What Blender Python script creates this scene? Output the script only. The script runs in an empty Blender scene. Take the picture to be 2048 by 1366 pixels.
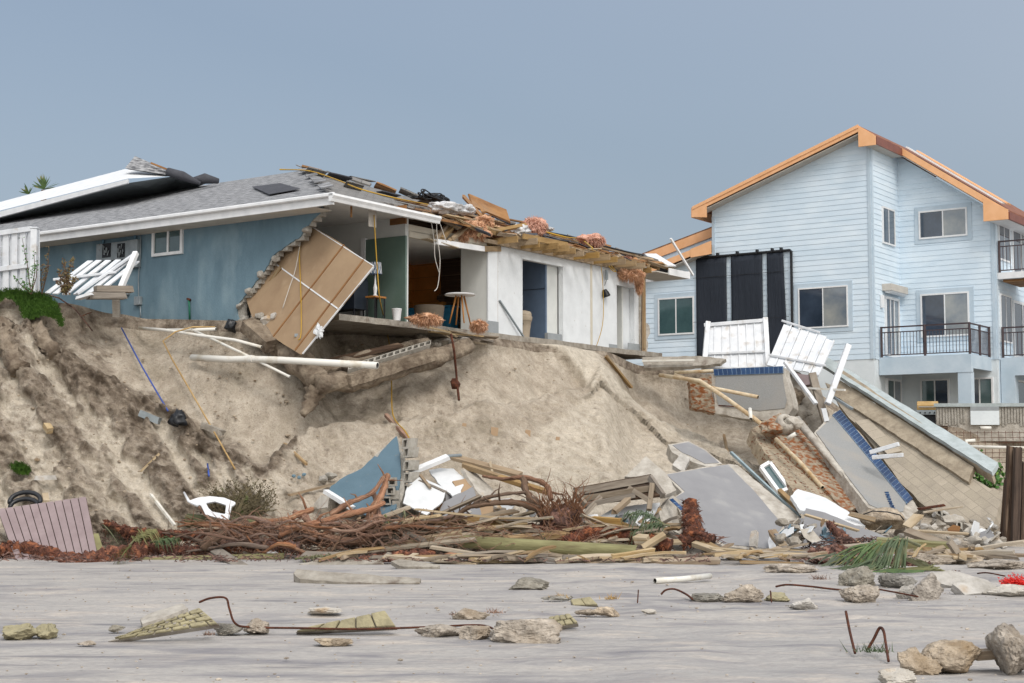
import bpy, bmesh, math, random
from mathutils import Vector, Matrix, noise
C = bpy.context.scene
R = math.radians
rnd = random.Random(11)

# ------------------------------------------------------------------ camera
FPX = 3067.0; TH = math.atan(250/FPX); CZ = 1.75
cam = bpy.data.cameras.new('camera'); camo = bpy.data.objects.new('camera', cam); C.collection.objects.link(camo)
cam.sensor_width = 36; cam.lens = FPX/2048*36; cam.clip_end = 3000; cam.clip_start = .1
camo.location = (0, 0, CZ); camo.rotation_euler = (R(90)+TH, 0, 0); C.camera = camo

# ------------------------------------------------------------------ sky and sun
SUN_EL, SUN_AZ = 46, 160      # azimuth measured from +Y (view direction) clockwise towards +X
w = bpy.data.worlds.new('World'); C.world = w; w.use_nodes = True
nt = w.node_tree; nt.nodes.clear(); N = nt.nodes.new; LK = nt.links.new
wo = N('ShaderNodeOutputWorld'); sky = N('ShaderNodeTexSky'); sky.sky_type = 'NISHITA'; sky.sun_disc = False
sky.sun_elevation = R(SUN_EL); sky.sun_rotation = R(SUN_AZ); sky.air_density = 1.5; sky.dust_density = 4
b1 = N('ShaderNodeBackground'); b1.inputs[1].default_value = .05; LK(sky.outputs[0], b1.inputs[0])
# overcast cloud deck: dark grey-blue rain cloud inland, brighter towards the sea behind the camera
tc = N('ShaderNodeTexCoord'); dp = N('ShaderNodeVectorMath'); dp.operation = 'DOT_PRODUCT'
dp.inputs[1].default_value = Vector((.30, -.62, .72)).normalized(); LK(tc.outputs['Generated'], dp.inputs[0])
ns = N('ShaderNodeTexNoise'); ns.inputs['Scale'].default_value = 1.6; ns.inputs['Detail'].default_value = 3
mp = N('ShaderNodeMapping'); mp.inputs['Scale'].default_value = (1, 1, 2.2); LK(tc.outputs['Generated'], mp.inputs[0]); LK(mp.outputs[0], ns.inputs[0])
ma = N('ShaderNodeMath'); ma.operation = 'MULTIPLY_ADD'; ma.inputs[1].default_value = .08; LK(ns.outputs[0], ma.inputs[0])
mh = N('ShaderNodeMath'); mh.operation = 'MULTIPLY_ADD'; mh.inputs[1].default_value = .5; mh.inputs[2].default_value = .475; LK(dp.outputs['Value'], mh.inputs[0]); LK(mh.outputs[0], ma.inputs[2])
cr = N('ShaderNodeValToRGB'); LK(ma.outputs[0], cr.inputs[0]); e = cr.color_ramp.elements
e[0].position = .15; e[0].color = (.29, .352, .475, 1)
e[1].position = 1; e[1].color = (1.5, 1.48, 1.44, 1)
for p, c in ((.31, (.232, .285, .382)), (.45, (.42, .45, .52)), (.68, (1.05, 1.06, 1.07))):
    k = cr.color_ramp.elements.new(p); k.color = (*c, 1)
b2 = N('ShaderNodeBackground'); b2.inputs[1].default_value = .8; LK(cr.outputs[0], b2.inputs[0])
ad = N('ShaderNodeAddShader'); LK(b1.outputs[0], ad.inputs[0]); LK(b2.outputs[0], ad.inputs[1]); LK(ad.outputs[0], wo.inputs[0])
sl = bpy.data.lights.new('sun', 'SUN'); sl.energy = 1.4; sl.angle = R(18); sl.color = (1, .975, .94)
so = bpy.data.objects.new('sun', sl); C.collection.objects.link(so)
sd = Vector((math.sin(R(SUN_AZ))*math.cos(R(SUN_EL)), math.cos(R(SUN_AZ))*math.cos(R(SUN_EL)), math.sin(R(SUN_EL))))
so.rotation_euler = sd.to_track_quat('Z', 'Y').to_euler(); so.location = sd*60
C.view_settings.view_transform = 'Standard'; C.view_settings.look = 'None'; C.view_settings.gamma = 1
C.view_settings.exposure = 0.0
C.cycles.max_bounces = 7; C.cycles.diffuse_bounces = 5; C.cycles.glossy_bounces = 3; C.cycles.transmission_bounces = 4

# ------------------------------------------------------------------ measuring helpers
_c, _s = math.cos(TH), math.sin(TH)
def P(px, py, d):                      # point seen at photo pixel px,py at ground distance d
    a = (px-1024)/FPX; b = (683-py)/FPX
    y = _c-b*_s; k = d/y
    return Vector((a*k, d, (_s+b*_c)*k+CZ))
def hit(px, py, o, n):
    cm = Vector((0, 0, CZ)); r = P(px, py, 1)-cm
    t = (Vector(o)-cm).dot(n)/r.dot(n); return cm+r*t
U = Vector((.571, .821, 0)).normalized(); V = Vector((-.821, .571, 0)).normalized(); Z = Vector((0, 0, 1))
O1 = Vector((-3.906, 33, 0)); O2 = Vector((12.546, 53, 0))
def H(u, v, z): return O1+U*u+V*v+Z*z
def G(u, v, z): return O2+U*u+V*v+Z*z
def onU(px, py, u, O=O1): p = hit(px, py, O+U*u, U); d = p-O; return d.dot(V), d.z     # on a wall u = const: (v, z)
def onV(px, py, v, O=O1): p = hit(px, py, O+V*v, V); d = p-O; return d.dot(U), d.z     # on a wall v = const: (u, z)
def G0(px, py): return P(px, py, CZ*FPX/(py-933))       # on the beach
def plane(*pts):                        # pts: (px,py,d) x3 -> plane
    a, b, c = [P(*p) for p in pts]; n = (b-a).cross(c-a).normalized()
    if n.y > 0: n = -n
    return a, n
def nz(p, s=1, seed=0): return noise.noise(Vector((p[0]*s+seed*7.3, p[1]*s-seed*3.1, p[2]*s+seed*1.7)))
def lerp(a, b, t): return a+(b-a)*t

# ------------------------------------------------------------------ materials
def srgb(h):
    h = h.lstrip('#'); c = [int(h[i:i+2], 16)/255 for i in (0, 2, 4)]
    return tuple(x/12.92 if x < .04045 else ((x+.055)/1.055)**2.4 for x in c)
def mat(name, c1, c2=None, rough=.75, scale=3, detail=6, bump=.15, bs=25, stretch=(1, 1, 1), coord='Object', lo=.35, hi=.65,
        metal=0, c3=None, s3=8, lo3=.6, hi3=.7, rv=0, spec=.4, alpha=1, coat=0, dist=0):
    if isinstance(c1, str): c1 = srgb(c1)
    if c2 is None: c2 = tuple(x*.78 for x in c1)
    if isinstance(c2, str): c2 = srgb(c2)
    m = bpy.data.materials.new(name); m.use_nodes = True; t = m.node_tree; n = t.nodes; l = t.links
    b = n['Principled BSDF']; b.inputs['Roughness'].default_value = rough; b.inputs['Metallic'].default_value = metal
    b.inputs['Specular IOR Level'].default_value = spec; b.inputs['Coat Weight'].default_value = coat
    tc = n.new('ShaderNodeTexCoord'); mp = n.new('ShaderNodeMapping'); mp.inputs['Scale'].default_value = stretch
    l.new(tc.outputs[coord], mp.inputs[0])
    src = mp.outputs[0]
    if rv:
        oi = n.new('ShaderNodeObjectInfo'); sc = n.new('ShaderNodeVectorMath'); sc.operation = 'MULTIPLY_ADD'
        cv = n.new('ShaderNodeCombineXYZ'); l.new(oi.outputs['Random'], cv.inputs[0]); l.new(oi.outputs['Random'], cv.inputs[1])
        sc.inputs[1].default_value = (37, 53, 0); l.new(cv.outputs[0], sc.inputs[0]); l.new(mp.outputs[0], sc.inputs[2]); src = sc.outputs[0]
    a = n.new('ShaderNodeTexNoise'); a.inputs['Scale'].default_value = scale; a.inputs['Detail'].default_value = detail
    a.inputs['Roughness'].default_value = .62; a.inputs['Distortion'].default_value = dist; l.new(src, a.inputs[0])
    r = n.new('ShaderNodeValToRGB'); l.new(a.outputs[0], r.inputs[0])
    r.color_ramp.elements[0].position = lo; r.color_ramp.elements[0].color = (*c2, 1)
    r.color_ramp.elements[1].position = hi; r.color_ramp.elements[1].color = (*c1, 1)
    out = r.outputs[0]
    if c3 is not None:
        if isinstance(c3, str): c3 = srgb(c3)
        a3 = n.new('ShaderNodeTexNoise'); a3.inputs['Scale'].default_value = s3; a3.inputs['Detail'].default_value = 5; l.new(src, a3.inputs[0])
        r3 = n.new('ShaderNodeValToRGB'); l.new(a3.outputs[0], r3.inputs[0]); r3.color_ramp.elements[0].position = lo3; r3.color_ramp.elements[1].position = hi3
        mx = n.new('ShaderNodeMixRGB'); l.new(r3.outputs[0], mx.inputs[0]); l.new(out, mx.inputs[1]); mx.inputs[2].default_value = (*c3, 1); out = mx.outputs[0]
    if rv:
        hs = n.new('ShaderNodeHueSaturation'); mr = n.new('ShaderNodeMapRange'); l.new(oi.outputs['Random'], mr.inputs[0])
        mr.inputs[3].default_value = 1-rv; mr.inputs[4].default_value = 1+rv; l.new(mr.outputs[0], hs.inputs['Value']); l.new(out, hs.inputs['Color'])
        m2 = n.new('ShaderNodeMath'); m2.operation = 'MULTIPLY'; m2.inputs[1].default_value = 7.77; l.new(oi.outputs['Random'], m2.inputs[0])
        m3 = n.new('ShaderNodeMath'); m3.operation = 'FRACT'; l.new(m2.outputs[0], m3.inputs[0])
        mr2 = n.new('ShaderNodeMapRange'); l.new(m3.outputs[0], mr2.inputs[0]); mr2.inputs[3].default_value = .6; mr2.inputs[4].default_value = 1.1; l.new(mr2.outputs[0], hs.inputs['Saturation'])
        out = hs.outputs[0]
    l.new(out, b.inputs['Base Color'])
    if bump:
        a2 = n.new('ShaderNodeTexNoise'); a2.inputs['Scale'].default_value = bs; a2.inputs['Detail'].default_value = 8; l.new(src, a2.inputs[0])
        bp = n.new('ShaderNodeBump'); bp.inputs['Strength'].default_value = bump; bp.inputs['Distance'].default_value = .05
        l.new(a2.outputs[0], bp.inputs['Height']); l.new(bp.outputs[0], b.inputs['Normal'])
    m['out'] = 1
    return m
def brickmat(name, c1, c2, mortar, bw, bh, msize=.01, rough=.8, bump=.3, off=.5, var=None, vs=3, sq=1, bias=0, ns=.5):
    m = bpy.data.materials.new(name); m.use_nodes = True; t = m.node_tree; n = t.nodes; l = t.links
    b = n['Principled BSDF']; b.inputs['Roughness'].default_value = rough
    tc = n.new('ShaderNodeTexCoord'); br = n.new('ShaderNodeTexBrick'); l.new(tc.outputs['UV'], br.inputs[0])
    br.offset = off; br.inputs['Scale'].default_value = 1; br.inputs['Brick Width'].default_value = bw; br.inputs['Row Height'].default_value = bh
    br.inputs['Mortar Size'].default_value = msize; br.inputs['Bias'].default_value = bias; br.inputs['Mortar Smooth'].default_value = .2
    br.inputs['Color1'].default_value = (*srgb(c1), 1); br.inputs['Color2'].default_value = (*srgb(c2), 1); br.inputs['Mortar'].default_value = (*srgb(mortar), 1)
    a = n.new('ShaderNodeTexNoise'); a.inputs['Scale'].default_value = vs; a.inputs['Detail'].default_value = 7; a.inputs['Roughness'].default_value = .65; l.new(tc.outputs['Object'], a.inputs[0])
    r = n.new('ShaderNodeValToRGB'); l.new(a.outputs[0], r.inputs[0]); r.color_ramp.elements[0].position = .38; r.color_ramp.elements[1].position = .68
    mx = n.new('ShaderNodeMixRGB'); mx.inputs[2].default_value = (*srgb(var or c1), 1); l.new(br.outputs[0], mx.inputs[1])
    ml = n.new('ShaderNodeMath'); ml.operation = 'MULTIPLY'; ml.inputs[1].default_value = ns; l.new(r.outputs[0], ml.inputs[0]); l.new(ml.outputs[0], mx.inputs[0])
    l.new(mx.outputs[0], b.inputs['Base Color'])
    bp = n.new('ShaderNodeBump'); bp.inputs['Strength'].default_value = bump; bp.inputs['Distance'].default_value = .02; bp.invert = True
    ad = n.new('ShaderNodeMath'); ad.operation = 'ADD'; n2 = n.new('ShaderNodeTexNoise'); n2.inputs['Scale'].default_value = 40; l.new(tc.outputs['Object'], n2.inputs[0])
    l.new(br.outputs['Fac'], ad.inputs[0]); l.new(n2.outputs[0], ad.inputs[1]); l.new(ad.outputs[0], bp.inputs['Height']); l.new(bp.outputs[0], b.inputs['Normal'])
    return m
def glassmat(name, c, rough=.06, c2=None, sc=.5):
    m = mat(name, c, c2 or c, rough=rough, bump=0, spec=.9, scale=sc, coat=.5, lo=.3, hi=.7); return m

# ------------------------------------------------------------------ mesh builder
class MB:
    def __init__(s): s.v = []; s.f = []; s.uv = []
    def add(s, vs, fs, uvs=None):
        o = len(s.v); s.v += [Vector(v) for v in vs]; s.uv += (uvs or [(v[0]+v[1], v[2]) for v in vs])
        s.f += [tuple(i+o for i in f) for f in fs]; return s
    def hexa(s, c8):                    # 8 corners: bottom ring 4, top ring 4
        return s.add(c8, [(3, 2, 1, 0), (4, 5, 6, 7), (0, 1, 5, 4), (1, 2, 6, 5), (2, 3, 7, 6), (3, 0, 4, 7)])
    def box(s, a, b, F=None):           # axis box in local frame F(u,v,z), or world
        F = F or (lambda x, y, z: Vector((x, y, z)))
        q = [(a[0], a[1]), (b[0], a[1]), (b[0], b[1]), (a[0], b[1])]
        return s.hexa([F(x, y, a[2]) for x, y in q]+[F(x, y, b[2]) for x, y in q])
    def prism(s, pts, vec, uvf=None):   # planar polygon extruded by vec
        n = len(pts); vec = Vector(vec); a = [Vector(p) for p in pts]; v = a+[p+vec for p in a]
        nrm = Vector((0, 0, 0))
        for i in range(n): nrm += a[i].cross(a[(i+1) % n])
        if nrm.dot(vec) > 0: fr = tuple(range(n))[::-1]; bk = tuple(range(n, 2*n)); sd = [(i, (i+1) % n, n+(i+1) % n, n+i) for i in range(n)]
        else: fr = tuple(range(n)); bk = tuple(range(n, 2*n))[::-1]; sd = [(n+i, n+(i+1) % n, (i+1) % n, i) for i in range(n)]
        return s.add(v, [fr, bk]+sd, [uvf(p) for p in v] if uvf else None)
    def beam(s, p0, p1, w, h, roll=0, jag=0, seed=0, seg=3, up=Z, bend=0):
        p0 = Vector(p0); p1 = Vector(p1); d = (p1-p0); L = d.length; d.normalize()
        if abs(d.dot(up)) > .95: up = Vector((0, 1, 0))
        x = d.cross(up).normalized(); y = x.cross(d).normalized()
        if roll: q = Matrix.Rotation(roll, 3, d); x = q@x; y = q@y
        rg = random.Random(seed); vs = []; uv = []; n = seg+1
        for i in range(n):
            t = i/seg; c = lerp(p0, p1, t)+y*(bend*math.sin(math.pi*t))
            for j, (a, b) in enumerate(((-1, -1), (1, -1), (1, 1), (-1, 1))):
                o = Vector((0, 0, 0))
                if jag and i in (0, seg): o = d*rg.uniform(-1, 1)*jag
                k = 1+rg.uniform(-.05, .05) if jag else 1
                vs.append(c+x*(a*w/2*k)+y*(b*h/2*k)+o); uv.append((t*L, (j*.5 if j < 3 else .9)*max(w, .05)+seed*.37))
        fs = [(3, 2, 1, 0)]+[(i*4+j, i*4+(j+1) % 4, i*4+4+(j+1) % 4, i*4+4+j) for i in range(seg) for j in range(4)]+[tuple(seg*4+j for j in range(4))]
        return s.add(vs, fs, uv)
    def tube(s, pts, r, seg=7, cap=True, ell=1, rough=0, seed=0):
        pts = [Vector(p) for p in pts]; n = len(pts)
        rr = r if isinstance(r, (list, tuple)) else [r]*n
        t0 = (pts[1]-pts[0]).normalized(); a = t0.orthogonal().normalized(); vs = []; uv = []; L = 0
        for i in range(n):
            t = (pts[min(i+1, n-1)]-pts[max(i-1, 0)]).normalized(); a = (a-t*a.dot(t)).normalized(); b = t.cross(a)
            if i: L += (pts[i]-pts[i-1]).length
            for k in range(seg):
                an = 2*math.pi*k/seg; q = rr[i]*(1+rough*noise.noise(Vector((i*.7+seed, k*1.3, seed*3.1))))
                vs.append(pts[i]+a*math.cos(an)*q+b*math.sin(an)*q*ell); uv.append((L, k/seg*.4))
        fs = [(i*seg+k, i*seg+(k+1) % seg, i*seg+seg+(k+1) % seg, i*seg+seg+k) for i in range(n-1) for k in range(seg)]
        if cap: fs += [tuple(range(seg))[::-1], tuple((n-1)*seg+k for k in range(seg))]
        return s.add(vs, fs, uv)
    def pipe(s, pts, r, ri, seg=12):    # hollow pipe with visible open ends
        s.tube(pts, r, seg, cap=False); s.tube(pts, ri, seg, cap=False); n = len(pts)
        o = len(s.v)-2*n*seg; i = o+n*seg
        for k in range(seg):
            k2 = (k+1) % seg; s.f.append((o+k2, o+k, i+k, i+k2)); q = (n-1)*seg
            s.f.append((o+q+k, o+q+k2, i+q+k2, i+q+k))
        return s
    def lathe(s, prof, base, seg=20, ax=Z, cap=True):
        base = Vector(base); ax = Vector(ax).normalized(); a = ax.orthogonal().normalized(); b = ax.cross(a); m = len(prof)
        vs = [base+ax*z+(a*math.cos(2*math.pi*k/seg)+b*math.sin(2*math.pi*k/seg))*r for r, z in prof for k in range(seg)]
        fs = [(i*seg+k, i*seg+(k+1) % seg, i*seg+seg+(k+1) % seg, i*seg+seg+k) for i in range(m-1) for k in range(seg)]
        if cap: fs += [tuple(range(seg))[::-1], tuple((m-1)*seg+k for k in range(seg))]
        return s.add(vs, fs)
    def blob(s, c, size, seed=0, sub=3, rough=.25, fr=1.5, facets=0, rot=0):
        bm = bmesh.new(); bmesh.ops.create_icosphere(bm, subdivisions=sub, radius=1); rg = random.Random(seed); c = Vector(c)
        pl = [(Vector((rg.gauss(0, 1), rg.gauss(0, 1), rg.gauss(0, 1))).normalized(), rg.uniform(.5, .86)) for _ in range(facets)]
        Q = Matrix.Rotation(rot, 3, 'Z')
        vs = []
        for v in bm.verts:
            p = v.co.copy()
            for nn, dd in pl:
                q = p.dot(nn)
                if q > dd: p -= nn*(q-dd)*.93
            p *= 1+rough*nz(p, fr, seed)+rough*.45*nz(p, fr*3.3, seed+5)+rough*.3*nz(p, fr*8, seed+9)
            vs.append(c+Q@Vector((p.x*size[0], p.y*size[1], p.z*size[2])))
        fs = [tuple(v.index for v in f.verts) for f in bm.faces]; bm.free()
        return s.add(vs, fs)
    def build(s, name, m, parent=None, smooth=False, bev=0, **tags):
        base = Vector((0, 0, 0))
        if parent is not None:
            q = parent
            while q: base += q.location; q = q.parent
            loc = Vector((0, 0, 0))
        else:
            lo = Vector((min(v.x for v in s.v), min(v.y for v in s.v), min(v.z for v in s.v))); hi = Vector((max(v.x for v in s.v), max(v.y for v in s.v), 0))
            base = Vector(((lo.x+hi.x)/2, (lo.y+hi.y)/2, lo.z)); loc = base
            if tags.get('kind') == 'structure': base = loc = Vector((0, 0, 0))
        me = bpy.data.meshes.new(name); me.from_pydata([v-base for v in s.v], [], s.f)
        uvl = me.uv_layers.new(name='UVMap'); vi = [0]*len(me.loops); me.loops.foreach_get('vertex_index', vi)
        uvl.data.foreach_set('uv', [x for i in vi for x in s.uv[i][:2]])
        if smooth: me.polygons.foreach_set('use_smooth', [True]*len(me.polygons))
        me.materials.append(m); me.validate(); me.update()
        if smooth == 2:
            me.set_sharp_from_angle(angle=R(40))
        o = bpy.data.objects.new(name, me); C.collection.objects.link(o); o.parent = parent; o.location = loc
        if bev:
            bv = o.modifiers.new('bevel', 'BEVEL'); bv.width = bev; bv.segments = 1; bv.limit_method = 'ANGLE'; bv.angle_limit = R(50)
        if tags.get('label') and not tags.get('kind'): tags['kind'] = 'thing'
        for k, v in tags.items():
            if v: o[k if k != 'cat' else 'category'] = v
        return o
def thing(name, label, cat, loc=(0, 0, 0), group=None):
    o = bpy.data.objects.new(name, None); C.collection.objects.link(o); o.location = loc; o.empty_display_size = .2
    o['label'] = label; o['category'] = cat; o['kind'] = 'thing'
    if group: o['group'] = group
    return o
def jag(pts, step=.12, amp=.04, seed=0, closed=True):    # roughen a planar outline inside its own plane
    pts = [Vector(p) for p in pts]; n = (pts[1]-pts[0]).cross(pts[2]-pts[0]).normalized(); out = []; rg = random.Random(seed)
    for i in range(len(pts)):
        a = pts[i]; b = pts[(i+1) % len(pts)]
        if not closed and i == len(pts)-1: out.append(a); break
        d = b-a; k = max(1, int(d.length/step)); t = n.cross(d.normalized())
        for j in range(k): out.append(a+d*(j/k)+t*(rg.uniform(-amp, amp) if j else 0))
    return out
# ------------------------------------------------------------------ material set
M = {}
M['bluewall'] = mat('blue_stucco', '#6a8390', '#5b7380', rough=.85, scale=1.6, bump=.2, bs=40, stretch=(1, 1, .45), c3='#8398a1', s3=2.0, lo3=.52, hi3=.85)
M['whitewall'] = mat('white_wall', '#d8dcdf', '#ccd0d3', rough=.85, scale=2, bump=.1, bs=18, c3='#a8a49c', s3=7, lo3=.7, hi3=.8)
M['greywall'] = mat('grey_inner_wall', '#d3d5d2', '#c6c9c7', rough=.9, scale=1.5, bump=.03)
M['beigewall'] = mat('beige_inner_wall', '#c9c3b5', '#bbb4a5', rough=.9, scale=2, bump=.05)
M['basegrey'] = mat('grey_base_band', '#94999c', '#868b8e', rough=.8)
M['ceil'] = mat('ceiling', '#e2e2df', '#d8d8d5', rough=.9, bump=.03)
M['trim'] = mat('white_trim', '#e2e3e4', '#d4d6d8', rough=.55, scale=4, bump=.03)
M['vinyl'] = mat('white_vinyl', '#dadde1', '#c6cacf', rough=.5, scale=3, bump=.05, c3='#a89e90', s3=3.5, lo3=.56, hi3=.8)
M['soffit'] = mat('soffit', '#c3beb5', '#b3aea6', rough=.7)
M['pvc'] = mat('pvc', '#d8d6cf', '#b8ae9a', rough=.45, scale=2.5, bump=.05, lo=.3, hi=.5)
M['pvcold'] = mat('sandy_pvc', '#cfc3aa', '#a5865c', rough=.6, scale=3, bump=.1)
M['shingle'] = mat('shingles', '#a2a3a5', '#55565a', rough=.9, scale=3.2, detail=4, stretch=(1.1, 5.5, 1), coord='UV', lo=.4, hi=.6, bump=.5, bs=10)
M['shingledark'] = brickmat('dark_shingles', '#6e6d6c', '#85837f', '#434242', .32, .14, .012, bump=.6, var='#7b7672', vs=1.2)
M['felt'] = mat('roof_felt', '#4b4c52', '#3d3e44', rough=.9, bump=.3)
M['deckwood'] = mat('roof_sheathing', '#a0764a', '#6e4a2c', rough=.85, scale=4, stretch=(.25, 6, 1), coord='UV', bump=.3, bs=12, c3='#b9a185', s3=1.3, lo3=.5, hi3=.8)
M['wood'] = mat('lumber', '#a58c66', '#785e3f', rough=.8, scale=2.2, stretch=(.6, 16, 1), coord='UV', bump=.25, bs=6, rv=.18, lo=.3, hi=.7, c3='#8f8778', s3=1.1, lo3=.5, hi3=.75)
M['woodpale'] = mat('pale_splintered_lumber', '#b8a482', '#8b7553', rough=.85, scale=2.2, stretch=(.6, 16, 1), coord='UV', bump=.3, bs=6, rv=.15, lo=.3, hi=.7, c3='#a89d8a', s3=1.1, lo3=.5, hi3=.75)
M['woodgrey'] = mat('grey_weathered_lumber', '#94897a', '#665a4d', rough=.9, scale=2.2, stretch=(.6, 16, 1), coord='UV', bump=.3, bs=6, rv=.15, lo=.3, hi=.7)
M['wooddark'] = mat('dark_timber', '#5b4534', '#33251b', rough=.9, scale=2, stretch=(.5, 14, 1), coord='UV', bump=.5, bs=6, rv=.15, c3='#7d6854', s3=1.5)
M['rafter'] = mat('rafter_wood', '#a08458', '#84683f', rough=.75, scale=2.2, stretch=(.6, 12, 1), coord='UV', bump=.15, bs=6, rv=.1)
M['greenpole'] = mat('treated_pole', '#8d8a62', '#6f6a48', rough=.75, scale=2, stretch=(.7, 8, 1), coord='UV', bump=.3, bs=8, c3='#5d5038', s3=1.4, lo3=.55, hi3=.8)
M['mosspole'] = mat('mossy_log', '#5f6445', '#3c3a26', rough=.9, scale=2, stretch=(.7, 8, 1), coord='UV', bump=.4, bs=8)
M['concrete'] = mat('concrete', '#a29c92', '#817a70', rough=.95, scale=4, bump=.5, bs=14, c3='#6d6258', s3=2.5)
M['paleconc'] = mat('pale_concrete', '#b9b4ab', '#948d83', rough=.95, scale=4, bump=.5, bs=14)
M['block'] = mat('concrete_block', '#a9a59d', '#8b867d', rough=.95, scale=8, bump=.4, bs=35)
M['sandyconc'] = mat('sand_crusted_concrete', '#968978', '#6a5d4f', rough=.98, scale=5, bump=1, bs=14, c3='#54463a', s3=1.8, lo3=.5, hi3=.7)
M['greyslab'] = mat('grey_painted_slab', '#88888a', '#7f7f82', rough=.75, scale=1.5, bump=.1, bs=20, c3='#a3a29f', s3=1.4, lo3=.6, hi3=.9)
M['bluefrag'] = mat('fragment_blue_stucco', '#5d7482', '#526976', rough=.85, scale=1.5, bump=.15, bs=30, c3='#8a8074', s3=3.5, lo3=.64, hi3=.76)
M['paver'] = brickmat('beige_paver_tiles', '#ada291', '#a09685', '#91887a', .42, .21, .008, var='#857c70', vs=2, ns=.5, bump=.5)
M['cap'] = mat('blue_grey_cap', '#adb6b8', '#969f9f', rough=.8, scale=3, bump=.2, c3='#8a6a55', s3=4, lo3=.7, hi3=.78)
M['tiles'] = brickmat('blue_pool_tile', '#16365c', '#234a78', '#7890a8', .16, .16, .008, rough=.25, bump=.2, off=0, var='#12294e', vs=9, ns=.6)
M['poolin'] = mat('pool_plaster', '#8f9090', '#868786', rough=.8, scale=30, bump=.25, bs=60, c3='#99938b', s3=1.2, lo3=.5, hi3=.9)
M['rustshell'] = mat('rusted_gunite', '#a89c88', '#8a7d6a', rough=.95, scale=3, bump=.8, bs=14, c3='#6a3a20', s3=11, lo3=.56, hi3=.66)
M['rustheavy'] = mat('heavily_rusted_gunite', '#a59a88', '#827563', rough=.95, scale=4, stretch=(1, 1, 2.0), bump=1, bs=9, c3='#7f4c28', s3=7.5, lo3=.42, hi3=.60)
M['ledge'] = mat('tan_concrete_ledge', '#a89c89', '#8a7e6d', rough=.95, scale=3, bump=.5, bs=12, c3='#6f6456', s3=2.5, lo3=.55, hi3=.75)
M['rust'] = mat('rusty_iron', '#5f3420', '#3b2118', rough=.85, scale=12, bump=.5, bs=40)
M['drywallback'] = mat('drywall_paper', '#a38b6f', '#947c62', rough=.9, scale=1.2, bump=.08, c3='#b29b80', s3=2.2, lo3=.6, hi3=.85)
M['drywall'] = mat('drywall', '#d6d8da', '#c3c6c8', rough=.85, scale=2, bump=.08, c3='#b3a793', s3=3, lo3=.65, hi3=.8)
M['insul'] = mat('orange_insulation', '#e0b698', '#c4936f', rough=1, scale=9, bump=1, bs=30, spec=.1)
M['insulpink'] = mat('pink_insulation', '#dfb3a0', '#cc9884', rough=1, scale=9, bump=1, bs=30, spec=.1)
M['plastic'] = mat('white_plastic_wrap', '#d5d6d8', '#a7a6a6', rough=.35, scale=5, bump=.6, bs=8, c3='#77706a', s3=3, lo3=.55, hi3=.7)
M['cable_k'] = mat('black_cable', '#1b1c20', '#121316', rough=.5, bump=0)
M['cable_y'] = mat('yellow_cable', '#b9932b', '#a37f1f', rough=.5, bump=0)
M['cable_w'] = mat('white_cable', '#c9c6c0', '#b3aea6', rough=.5, bump=0)
M['bluepipe2'] = mat('dull_blue_grey_pipe', '#93a3a8', '#7f9096', rough=.6)
M['rope'] = mat('tan_rope', '#b89b6c', '#9d8053', rough=.9, bump=.2)
M['bluepipe'] = mat('blue_line', '#3150a0', '#27428a', rough=.5, bump=0)
M['greenhose'] = mat('green_hose', '#1f6a52', '#185540', rough=.5, bump=0)
M['boxgrey'] = mat('grey_metal', '#8f979b', '#7c8488', rough=.5, metal=.2, scale=4, c3='#6e4a35', s3=6, lo3=.66, hi3=.74)
M['boxblue'] = mat('blue_painted_metal', '#5f8093', '#55768a', rough=.6)
M['blackmetal'] = mat('black_metal', '#1d1f23', '#15161a', rough=.4, metal=.3)
M['railmetal'] = mat('brown_railing', '#45363a', '#33282b', rough=.5, bump=0)
M['navy'] = mat('dark_cabinet', '#232c38', '#1c242f', rough=.45, bump=.03)
M['greenpanel'] = mat('frosted_green_panel', '#66796e', '#5a6e66', rough=.3, scale=1, bump=.03, c3='#6f7f7d', s3=1.5, lo3=.5, hi3=.9)
M['closet'] = mat('blue_grey_cabinet', '#5d7087', '#56687f', rough=.5, bump=.02)
M['kwood'] = brickmat('honey_wood_cabinets', '#d38c48', '#c27c3a', '#8a5526', .9, .35, .006, rough=.5, bump=.2, var='#9c6328', off=0)
M['kblue'] = mat('bright_blue_counter', '#4ba4d2', '#3f93c0', rough=.4, bump=.05)
M['chairbeige'] = mat('taupe_upholstery', '#7e7264', '#6f6457', rough=.95, bump=.2)
M['legwood'] = mat('honey_leg_wood', '#b0793e', '#99652f', rough=.5)
M['tabletop'] = mat('white_laminate', '#cfcfcf', '#c2c2c2', rough=.35, bump=0)
M['bin'] = mat('beige_plastic_bin', '#a79a88', '#988b79', rough=.6, bump=.04)
M['siding'] = mat('pale_blue_siding', '#cfdde8', '#c3d4e1', rough=.75, scale=1.6, stretch=(.5, .5, 1.2), bump=.1, bs=30, c3='#dae6ee', s3=2.4, lo3=.5, hi3=.9)
M['stucco2'] = mat('pale_blue_stucco', '#bccad5', '#adbecb', rough=.85, scale=1.5, bump=.1)
M['stuccow'] = mat('white_stucco', '#d6dde0', '#c9d1d5', rough=.85, scale=1.5, bump=.15, bs=30)
M['orange'] = mat('orange_fascia', '#e6b285', '#dda777', rough=.6, scale=3, bump=.03)
M['browncap'] = mat('brown_flashing', '#7c4a3c', '#6b3d31', rough=.5)
M['roof2'] = mat('brown_roof_tiles', '#8a5c48', '#6f4737', rough=.8)
M['glass'] = glassmat('dark_glass', '#3c4858', c2='#28323f', sc=1.1)
M['glassg'] = glassmat('green_glass', '#4a6466', c2='#33494d', sc=1.3)
M['glassl'] = glassmat('painted_reflection_glass', '#9a9c98', c2='#5d6b7a', sc=.9)  # paler panes: a reflection painted into the glass colour
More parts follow.
